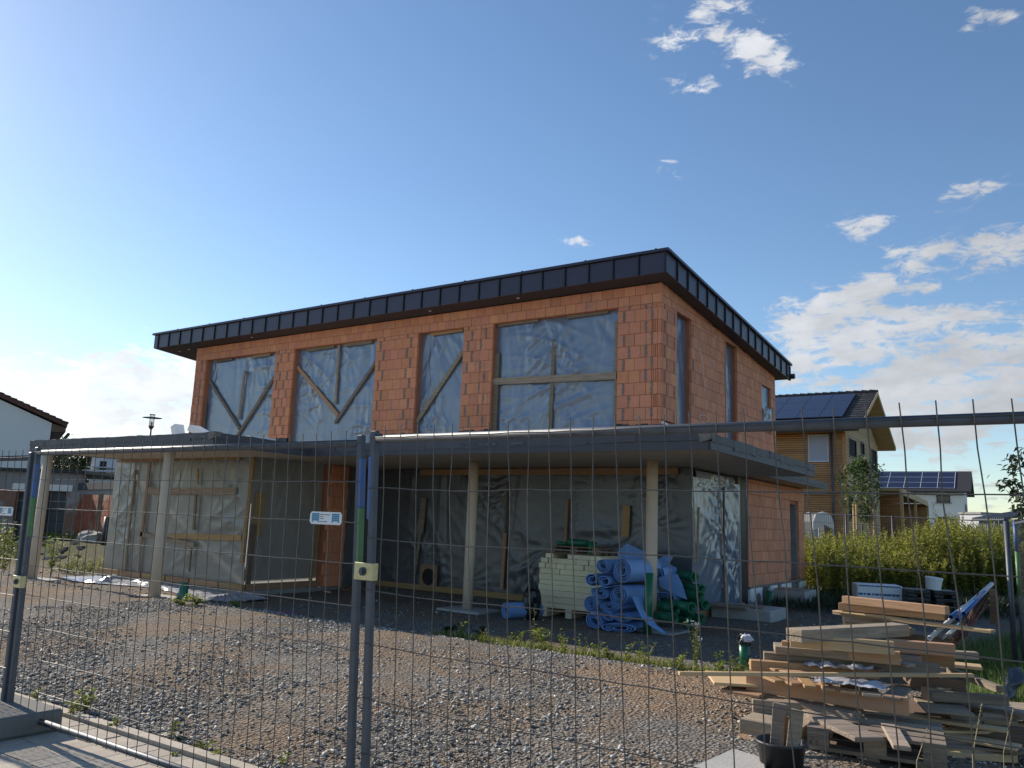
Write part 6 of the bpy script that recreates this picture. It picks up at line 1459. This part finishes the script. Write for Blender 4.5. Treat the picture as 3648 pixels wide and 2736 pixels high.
# carport
cp_ = empty('carport', (-6.5, 45, 0), 'timber clad carport joined behind the larch clad house', 'carport')
D1 = 46.; z7k = lambda x, y, d: KD(*z7(x, y), d)
a, b = z7k(560, 425, 45), z7k(860, 425, 43); m_ = MB(); c_, d_ = a.copy(), b.copy(); wallv = b-a
P = [a, b]; zt2 = (a[2]+b[2])/2; n_ = 26
for k in range(n_):
    z0 = zt2*(k/n_); m_.bar((a[0], a[1], z0+.06), (b[0], b[1], z0+.06), .05, zt2/n_-.02)
m_.build('cladding_board', 'clad', cp_, kind='stuff')
e = z7k(1115, 520, 58); m_ = MB(); f_ = e-b; zr = zt2
m_.bar((b[0], b[1], zt2+.02), (e[0], e[1], zt2+.02), .1, .35); m_.bar((a[0], a[1], zt2+.06), (b[0], b[1], zt2+.06), .1, .15); m_.build('roof_board', 'clad_y', cp_)
nrm = np.array((-(e-b)[1], (e-b)[0], 0)); nrm /= np.linalg.norm(nrm); nrm = nrm if nrm[0] < 0 else -nrm
m_ = MB(); A_, B_ = np.array((b[0], b[1], 0)), np.array((e[0], e[1], 0)); m_.add([A_+(0, 0, zt2+.2), B_+(0, 0, zt2+.2), B_+nrm*5+(0, 0, zt2+.2), A_+nrm*5+(0, 0, zt2+.2), A_+(0, 0, zt2+.05), B_+(0, 0, zt2+.05), B_+nrm*5+(0, 0, zt2+.05), A_+nrm*5+(0, 0, zt2+.05)], [(3, 2, 1, 0), (4, 5, 6, 7), (0, 1, 5, 4), (1, 2, 6, 5), (2, 3, 7, 6), (3, 0, 4, 7)]); m_.build('roof_deck', 'clad_y', cp_)
m_ = MB(); m_.bar(A_+nrm*4.8+(0, 0, zt2/2), B_+nrm*4.8+(0, 0, zt2/2), .1, zt2); m_.bar(B_+(0, 0, zt2/2), B_+nrm*4.8+(0, 0, zt2/2), .1, zt2); m_.build('inner_wall', 'clad', cp_)
for f in (0, .45, 1): q = A_+(B_-A_)*f; m_ = MB(); m_.bar(q, q+(0, 0, zt2), .14, .14, up_=(0, 1, 0)); m_.build('post', 'clad_y', cp_)
# white house far right
wh = empty('white_house', (2, 92, 0), 'white rendered house with a solar roof far behind the goldenrod', 'house')
DW = 92.; wa = KD(*z7(400, 1000), DW); tl, tr_ = KD(*z7(560, 410), DW+4), KD(*z7(1470, 412), DW-1); rr2 = KD(*z7(1545, 460), DW+5)
ex_ = (tr_-tl); ex_[2] = 0; Lw = np.linalg.norm(ex_); ex_ /= Lw; ey_ = np.array((-ex_[1], ex_[0], 0)); eh = tr_[2]
A0 = np.array((tr_[0], tr_[1], 0.)); gd = 9.0
def wp(u, v, z): return A0-ex_*u+ey_*v+np.array((0, 0, z))
m_ = MB(); zr = KD(*z7(1500, 240), DW+4)[2]
V = [wp(0, 0, 0), wp(Lw, 0, 0), wp(Lw, gd, 0), wp(0, gd, 0), wp(0, 0, eh), wp(Lw, 0, eh), wp(Lw, gd, eh), wp(0, gd, eh), wp(0, gd/2, zr-.3), wp(Lw, gd/2, zr-.3)]
m_.add(V, [(0, 4, 5, 1), (1, 5, 9, 6, 2), (2, 6, 7, 3), (3, 7, 8, 4, 0), (4, 8, 9, 5), (8, 7, 6, 9)]); m_.build('wall', 'render', wh)
m_ = MB(); ov = .8; sl_ = (zr-.3-eh)/(gd/2)
for sg in (0, 1):
    va, vb = (-ov, gd/2) if sg == 0 else (gd+ov, gd/2); za = eh-sl_*ov+.1; V = [wp(-ov, va, za), wp(Lw, va, za), wp(Lw, vb, zr), wp(-ov, vb, zr)]; m_.add([q for q in V]+[q+np.array((0, 0, .18)) for q in V], [(0, 1, 2, 3), (7, 6, 5, 4), (0, 4, 5, 1), (3, 2, 6, 7), (0, 3, 7, 4), (1, 5, 6, 2)])
rf2 = m_.build('roof', 'rooft_d', wh)
nc = 12
for r in range(3):
    for c in range(nc):
        u0 = .9+c*1.75; f0_, f1_ = .12+r*.27, .12+(r+1)*.27-.012; za = eh-sl_*ov+.1; 
        def rp(u, f): return wp(u, -ov+(gd/2+ov)*f, za+(zr-za)*f+.25)
        V = [rp(u0, f0_), rp(u0+1.66, f0_), rp(u0+1.66, f1_), rp(u0, f1_)]; m_ = MB(); m_.add(V+[q-np.array((0, 0, .05)) for q in V], [(0, 1, 2, 3), (7, 6, 5, 4), (0, 4, 5, 1), (1, 5, 6, 2), (2, 6, 7, 3), (3, 7, 4, 0)]); m_.build('solar_panel', 'pv', rf2)
m_ = MB()
for r in range(4): f = .12+r*.27-.006; m_.tube([rp(.8, f), rp(.9+nc*1.75, f)], .045, 4)
for c in range(nc+1): m_.tube([rp(.85+c*1.75, .12), rp(.85+c*1.75, .93)], .035, 4)
m_.build('panel_frame', 'pvf', rf2)
for (x0, y0, x1, y1) in [(1203, 455, 1345, 530), (1215, 668, 1355, 760)]:
    a, b = KD(*z7(x0, y0), DW), KD(*z7(x1, y1), DW); ua, ub = -np.dot(a-A0, ex_), -np.dot(b-A0, ex_); za, zb = a[2], b[2]; m_ = MB(); c_ = wp((ua+ub)/2, -.03, (za+zb)/2); m_.obox(c_, ex_*abs(ua-ub)/2, ey_*.06, (0, 0, abs(za-zb)/2)); wf = m_.build('window', 'fascia_dark', wh); m_ = MB(); m_.obox(c_-ey_*.07, ex_*(abs(ua-ub)/2-.1), ey_*.01, (0, 0, abs(za-zb)/2-.1)); m_.build('pane', 'glass', wf); m_ = MB(); m_.obox(wp((ua+ub)/2, -.12, zb-.05), ex_*(abs(ua-ub)/2+.15), ey_*.12, (0, 0, .05)); m_.build('sill', 'plaster', wf)
for v_ in (2.2, 4.6, 6.4):
    m_ = MB(); m_.obox(wp(-.02, v_, 4.6), ex_*.03, ey_*.5, (0, 0, .9)); m_.build('window', 'fascia_dark', wh)
for k in range(7): m_ = MB(); m_.obox(wp(1.5+k*2.3, -.4, eh-.25), ex_*.07, ey_*.4, (0, 0, .08)); m_.build('rafter_end', 'wood_dark', wh)
# metal shed and low grey building
sh = empty('metal_shed', (6, 80, 0), 'low blue grey metal shed with a ribbed roof beside the white house', 'shed'); a, b = KD(*z7(1625, 690), 72), KD(*z7(1905, 700), 68); m_ = MB()
d_ = b-a; d_[2] = 0; L_ = np.linalg.norm(d_); d_ /= L_; n2 = np.array((-d_[1], d_[0], 0)); h_ = a[2]
m_.obox((a+b)/2*np.array((1, 1, 0))+n2*2+np.array((0, 0, h_/2)), d_*L_/2, n2*2, (0, 0, h_/2)); m_.build('wall', 'metal_blue', sh)
m_ = MB(); q = (a+b)/2*np.array((1, 1, 0))+n2*1.8; m_.obox(q+np.array((0, 0, h_+.4)), d_*(L_/2+.3), n2*2.3+np.array((0, 0, .45)), (0, 0, .05)); m_.build('roof', 'galv', sh)
for k in range(16):
    m_ = MB(); m_.obox(q-d_*(L_/2+.2)+d_*(L_+.4)*k/15+np.array((0, 0, h_+.50)), d_*.05, n2*2.3+np.array((0, 0, .45)), (0, 0, .06)); m_.build('roof_rib', 'galv', sh)
for k in range(18): m_ = MB(); m_.obox(a*np.array((1, 1, 0))+d_*L_*(k+.5)/18-n2*.03+np.array((0, 0, h_/2)), d_*.04, n2*.03, (0, 0, h_/2)); m_.build('wall_rib', 'metal_blue', sh)
a, b = KD(*z7(1550, 645), 85), KD(*z7(1780, 650), 82); gb = empty('grey_building', (a[0], a[1], 0), 'low grey flat roofed building between the white house and the shed', 'building'); m_ = MB(); m_.bar((a[0], a[1], a[2]/2), (b[0], b[1], a[2]/2), 3, a[2]); m_.build('wall', 'render_g', gb); m_ = MB(); m_.bar((a[0], a[1], a[2]+.1), (b[0], b[1], a[2]+.1), 3.3, .2); m_.build('roof', 'plaster', gb)
# greenhouse of film
g1 = KD(*z7(-10, 640), 30); g2 = KD(*z7(185, 640), 30); zt2 = g1[2]; t = empty('film_greenhouse', (g1[0], g1[1], 0), 'small foil greenhouse with rounded top in front of the larch clad house', 'greenhouse')
d_ = g2-g1; d_[2] = 0; L_ = np.linalg.norm(d_); d_ /= L_; n2 = np.array((-d_[1], d_[0], 0)); 
for v_ in (0, 1.4):
    pts = [(g1*np.array((1, 1, 0)))+d_*L_*u+n2*v_+np.array((0, 0, z_)) for u, z_ in ((0, 0), (0, zt2-.3), (.15, zt2), (.5, zt2+.08), (.85, zt2), (1, zt2-.3), (1, 0))]; m_ = MB(); m_.tube(pts, .03, 6); m_.build('frame_hoop', 'white', t)
V = []; 
for v_ in (0, 1.4): V += [(g1*np.array((1, 1, 0)))+d_*L_*u+n2*v_+np.array((0, 0, z_)) for u, z_ in ((0, .1), (0, zt2-.3), (.15, zt2), (.5, zt2+.08), (.85, zt2), (1, zt2-.3), (1, .1))]
m_ = MB(); m_.add(V, [(i, i+1, i+8, i+7) for i in range(6)]); m_.build('cover', 'film_low', t)
m_ = MB(); m_.add([V[1]-n2*.05, V[2]-n2*.06, V[3]-n2*.05, V[4]-n2*.06, V[5]-n2*.05, V[5]-n2*.06-np.array((0, 0, .25)), V[3]-n2*.08-np.array((0, 0, .45)), V[1]-n2*.06-np.array((0, 0, .3))], [tuple(range(8))]); m_.build('rolled_flap', 'white', t)

# ------------------------------------------------------------------ neighbours on the left
lh = empty('white_gable_house', (-45, 33, 0), 'large white gable house with brown roof tiles at the left edge', 'house')
DL = 39.; e0 = KD(185, 1507, DL); z5 = lambda x, y: (x*.33761, 1440+y*.33761)
# gable wall plane facing the camera, corner at e0; eave point at (236,1514), roof line rises to left
rdir = MW @ np.array([1., 0, 0]); rdir[2] = 0; rdir /= np.linalg.norm(rdir); fdir = np.array((-rdir[1], rdir[0], 0)); fdir = fdir if fdir @ fw > 0 else -fdir
C0 = np.array((e0[0], e0[1], 0.)); we = e0[2]; fd2 = ray(60, 1600); fd2[2] = 0; fd2 /= np.linalg.norm(fd2); top = KD(0, 1425, DL); up_sl = (top[2]-we)/abs(np.dot(top-C0, rdir)); HWd = 9.0
def lp_(u, v, z): return C0-rdir*u+fd2*v+np.array((0, 0, z))
m_ = MB(); zr = we+HWd/2*up_sl; V = [lp_(0, 0, 0), lp_(HWd, 0, 0), lp_(HWd, 0, we), lp_(HWd/2, 0, zr), lp_(0, 0, we), lp_(0, 11, 0), lp_(HWd, 11, 0), lp_(HWd, 11, we), lp_(HWd/2, 11, zr), lp_(0, 11, we)]
m_.add(V, [(0, 4, 3, 2, 1), (0, 5, 9, 4), (5, 6, 7, 8, 9), (1, 2, 7, 6), (4, 9, 8, 3), (3, 8, 7, 2)]); m_.build('wall', 'render', lh)
m_ = MB()
for sg in (0, 1):
    ua, ub = (-.75, HWd/2) if sg == 0 else (HWd+.75, HWd/2); za = we-.75*up_sl+.1; zb = zr+.1; V = [lp_(ua, -.3, za), lp_(ub, -.3, zb), lp_(ub, 11.3, zb), lp_(ua, 11.3, za)]; m_.add(V+[q+np.array((0, 0, .18)) for q in V], [(0, 1, 2, 3), (7, 6, 5, 4), (0, 4, 5, 1), (3, 2, 6, 7), (0, 3, 7, 4), (1, 5, 6, 2)])
rf3 = m_.build('roof', 'rooft', lh); m_ = MB()
for k in range(16):
    u0 = -.8+k*.33; za = we+u0*up_sl+.30; V = [lp_(u0, -.36, za), lp_(u0+.37, -.36, za+.37*up_sl-.05), lp_(u0+.37, 11.3, za+.37*up_sl-.05), lp_(u0, 11.3, za)]; m_.add(V+[q+np.array((0, 0, .06)) for q in V], [(0, 1, 2, 3), (7, 6, 5, 4), (0, 4, 5, 1), (3, 2, 6, 7), (0, 3, 7, 4), (1, 5, 6, 2)])
m_.build('tile_course', 'rooft', rf3); m_ = MB(); q = lp_(-.85, 5.5, we-.75*up_sl+.15); m_.tube([lp_(-.85, -.35, we-.55), lp_(-.85, 11.3, we-.55)], .08, 8); m_.build('gutter', 'rooft', rf3)
m_ = MB(); V = [lp_(-.02, -.02, we-.42), lp_(-.72, -.02, we-.42), lp_(-.72, -.02, we-.2), lp_(-.02, -.02, we-.02), lp_(-.02, 11, we-.42), lp_(-.72, 11, we-.42), lp_(-.72, 11, we-.2), lp_(-.02, 11, we-.02)]; m_.add(V, [(0, 1, 2, 3), (7, 6, 5, 4), (0, 4, 5, 1), (1, 5, 6, 2), (2, 6, 7, 3), (3, 7, 4, 0)]); m_.build('eave_box', 'wood_dark', rf3)
# flat roofed garage
ga = empty('brick_garage', (-30, 30, 0), 'unfinished flat roofed brick garage with two dark doors behind the left column', 'garage')
Dg = 31.; gc = KD(*z5(865, 760), Dg); C1 = np.array((gc[0], gc[1], 0.)); zg = KD(*z5(500, 720), Dg)[2]
def g_(u, v, z): return C1-rdir*u+fdir*v+np.array((0, 0, z))
def px2u(x, y):  # pixel on the garage front plane -> (u,z)
    d = ray(*z5(x, y)); s_ = np.dot(C1-EYE*np.array((1, 1, 0)), fdir)/np.dot(d, fdir); P_ = EYE+d*s_; return -np.dot(P_-C1, rdir), P_[2]
doors = []
for (x0, y0, x1, y1) in [(455, 915, 700, 1455), (140, 905, 270, 1450)]:
    a, b = px2u(x0, y0), px2u(x1, y1); uu = sorted((px2u(x0, (y0+y1)/2)[0], px2u(x1-25, (y0+y1)/2)[0])); doors.append((uu[0], uu[1], max(b[1], .05), a[1]))
zl_ = doors[0][3]
m_ = MB(); us = [-.0, doors[0][0], doors[0][1], doors[1][0], doors[1][1], 9.0]
for i in (0, 2, 4): 
    if us[i+1] > us[i]: m_.obox(g_((us[i]+us[i+1])/2, .15, zl_/2), rdir*(us[i+1]-us[i])/2, fdir*.15, (0, 0, zl_/2))
m_.build('front_wall', 'oldbrick_p', ga)
m_ = MB(); m_.obox(g_(4.5, .16, (zl_+zg)/2), rdir*4.5, fdir*.16, (0, 0, (zg-zl_)/2)); m_.build('lintel_band', 'plaster', ga)
for d_ in doors:
    m_ = MB(); m_.obox(g_((d_[0]+d_[1])/2, .22, (d_[2]+d_[3])/2), rdir*(d_[1]-d_[0])/2, fdir*.02, (0, 0, (d_[3]-d_[2])/2)); dd_ = m_.build('garage_door', 'gate', ga)
    for k in range(1, 5): m_ = MB(); m_.obox(g_((d_[0]+d_[1])/2, .195, d_[2]+(d_[3]-d_[2])*k/5), rdir*(d_[1]-d_[0])/2, fdir*.006, (0, 0, .015)); m_.build('door_rib', 'plaster' if k == 4 else 'fascia_dark', dd_)
    m_ = MB(); m_.obox(g_((d_[0]+d_[1])/2, -.02, d_[3]+.14), rdir*((d_[1]-d_[0])/2+.2), fdir*.02, (0, 0, .12)); m_.build('lintel_insulation', 'render', ga)
m_ = MB(); m_.obox(g_(4.4, 3, zg+.06), rdir*4.6, fdir*3.2, (0, 0, .06)); m_.build('roof', 'fascia_dark', ga)
# right return wall
e1 = KD(*z5(1240, 800), 27.5); E1 = np.array((e1[0], e1[1], 0.)); dv = E1-C1; Lr = np.linalg.norm(dv); dv /= Lr; nr_ = np.array((-dv[1], dv[0], 0)); nr_ = nr_ if nr_ @ fw > 0 else -nr_
zr2 = KD(*z5(1050, 860), 29.)[2]-.15
m_ = MB(); m_.obox(C1+dv*(Lr/2+1)+nr_*.15+np.array((0, 0, zr2*.42)), dv*(Lr/2+1), nr_*.15, (0, 0, zr2*.42)); rw = m_.build('red_brick_wall', 'mortar', ga)
z = 0; r_ = 0; m_ = MB(); hb = .25
while z < zr2*.84-.05:
    u = -.2 if r_ % 2 else 0.
    while u < Lr+1.8: a_, b_ = max(u, .02), u+.49; m_.obox(C1+dv*(a_+b_)/2-nr_*.012+np.array((0, 0, z+hb/2)), dv*((b_-a_)/2-.006), nr_*.012, (0, 0, hb/2-.006)); u += .5
    z += hb; r_ += 1
m_.build('brick', 'oldbrick', rw)
m_ = MB(); m_.obox(C1+dv*(Lr/2+1)+nr_*.14+np.array((0, 0, zr2*.92)), dv*(Lr/2+1), nr_*.16, (0, 0, zr2*.08)); m_.build('concrete_ring', 'plaster', ga)
m_ = MB(); m_.obox(C1+dv*(Lr/2+1)+nr_*.14+np.array((0, 0, zr2+.14)), dv*(Lr/2+1.1), nr_*.22, (0, 0, .13)); m_.build('parapet', 'soffit', ga)
m_ = MB(); m_.obox(C1+dv*(Lr*.66)-nr_*.03+np.array((0, 0, 1.55)), dv*.30, nr_*.01, (0, 0, .06)); pk = m_.build('name_plate', 'white', ga)
m_ = MB()
for k_ in range(7): m_.obox(C1+dv*(Lr*.66-.21+k_*.07)-nr_*.042+np.array((0, 0, 1.55)), dv*.022, nr_*.001, (0, 0, .035 if k_ % 2 else .028))
m_.build('print_line', 'print_k', pk, kind='stuff')
for f in (.80, .86): m_ = MB(); q = C1+dv*Lr*f-nr_*.25; m_.bar(q, q+np.array((0, 0, 2.0)), .06, .06, up_=(0, 1, 0)); m_.build('prop', 'wood_grey', ga)
# bag heap + churn in front of it
q = KD(325, 1935, 27.5); blob('rubble_sacks', (q[0], q[1], .45), .75, .35, .28, 'concrete', 21, .35, 'crumpled pale sacks heaped in front of the red brick wall', 'sacks')
q = KD(381, 1925, 26); mb = MB(); mb.tube([(q[0], q[1], .3), (q[0], q[1], 1.25)], [.17, .16], 14); o = mb.build('black_drum', 'plastic_black', None, smooth=True); tag(o, 'narrow black drum standing by the left edge of the film box', 'drum')
# white house behind, small window with sill
q0, q1 = KD(*z5(975, 500), 46), KD(*z5(1500, 560), 46); wb_ = empty('white_building', (q0[0], q0[1], 0), 'white building with a narrow window behind the brick garage', 'building')
m_ = MB(); a = KD(*z5(975, 520), 46); hz_ = a[2]+.5; c_ = np.array((a[0], a[1], 0.)); m_.obox(c_+rdir*4+fdir*3+np.array((0, 0, hz_/2)), rdir*4, fdir*3, (0, 0, hz_/2)); m_.build('wall', 'render', wb_)
a, b = KD(*z5(1055, 600), 45.9), KD(*z5(1120, 760), 45.9); m_ = MB(); m_.obox((a+b)/2, rdir*abs(np.dot(b-a, rdir))/2, fdir*.05, (0, 0, abs(a[2]-b[2])/2)); wf = m_.build('window', 'glass', wb_); m_ = MB(); m_.obox(((a+b)/2)*np.array((1, 1, 0))+np.array((0, 0, b[2]+.28))-fdir*.2, rdir*.85, fdir*.2, (0, 0, .05)); m_.obox(((a+b)/2)*np.array((1, 1, 0))+np.array((0, 0, b[2]+.48))-fdir*.2, rdir*.75, fdir*.2, (0, 0, .03)); m_.build('sill', 'white', wf)
# trees behind the garage
for k, (px, dd, h, cr) in enumerate([(190, 52, 5.6, 2.2), (245, 55, 6.0, 2.0), (325, 52, 5.4, 1.6), (270, 60, 4.8, 2.4)]):
    q = KD(px, 1700, dd); tree('garden_tree', q[0], q[1], 0, h, 1.2, cr, 1600, ['green tree behind the garage roof, left one', 'tallest green tree behind the garage roof', 'dark tree right next to the white building', 'low tree far behind the garage'][k], 'leaf_d', .28, .12, 'trees behind the garage', 30+k)
# street lamp
q = KD(541, 1500, 30); x, y = q[0], q[1]; zt2 = KD(541, 1477, 30)[2]; t = empty('street_lamp', (x, y, 0), 'street lamp with a round dark hood rising over the canopy', 'street lamp')
m_ = MB(); m_.tube([(x, y, 0), (x, y, zt2-.52)], [.055, .034], 10); m_.build('pole', 'galv', t, smooth=True)
m_ = MB(); m_.tube([(x, y, zt2-.56), (x, y, zt2-.46), (x, y, zt2-.42)], [.035, .095, .10], 14); m_.build('base_cone', 'lampmetal', t)
m_ = MB(); m_.pipe((x, y, zt2-.42), (x, y, zt2-.02), .088, .085, 18); m_.build('glass_cylinder', 'clear', t); m_ = MB(); m_.tube([(x, y, zt2-.42), (x, y, zt2-.27)], .035, 10); m_.build('bulb_holder', 'galv', t)
for a in (0.4, 1.97, 3.54, 5.11): m_ = MB(); m_.tube([(x+.10*math.cos(a), y+.10*math.sin(a), zt2-.43), (x+.10*math.cos(a), y+.10*math.sin(a), zt2)], .006, 5); m_.build('rod', 'galv', t)
m_ = MB(); m_.tube([(x, y, zt2-.125), (x, y, zt2-.115), (x, y, zt2-.085)], [.35, .35, .11], 28); m_.build('hood', 'lampmetal', t); m_ = MB(); m_.pipe((x, y, zt2-.01), (x, y, zt2+.012), .11, .09, 18); m_.build('top_ring', 'lampmetal', t)
# stones in the earth bank
st = MB()
for k in range(60):
    x, y = random.uniform(-30, -20), random.uniform(12.8, 14.6); s_ = random.uniform(.03, .10); z_ = gzf(x, y); st.obox((x, y, z_+s_*.3), rot(random.uniform(0, 3), s_), rot(random.uniform(0, 3)+1.5, s_*.7), (0, 0, s_*.6))
o = st.build('field_stones', 'stone', None, kind='stuff'); tag(o, 'scattered stones on the earth bank at the left', 'stones')
# distant tree line so the horizon is not bare
P = []; D = []
for k in range(9000):
    a = random.uniform(-.2, 1.9); r_ = random.uniform(240, 300); x, y = -math.sin(a-.2)*r_, math.cos(a-.2)*r_; h = 3.5+3*abs(fb(a*14, 0))+1.5*fb(a*60, 1); P.append((x, y, random.uniform(-.3, 1)*h)); D.append((random.gauss(0, 1), random.gauss(0, 1), random.gauss(0, 1)))
leaves(np.array(P), np.array(D, float), 2.4*np.ones(len(P)), 2.0*np.ones(len(P)), 'leaf_d', 'distant_trees'); tag(bpy.data.objects['distant_trees'], 'far line of trees on the horizon behind the houses', 'trees')
bpy.context.view_layer.update()
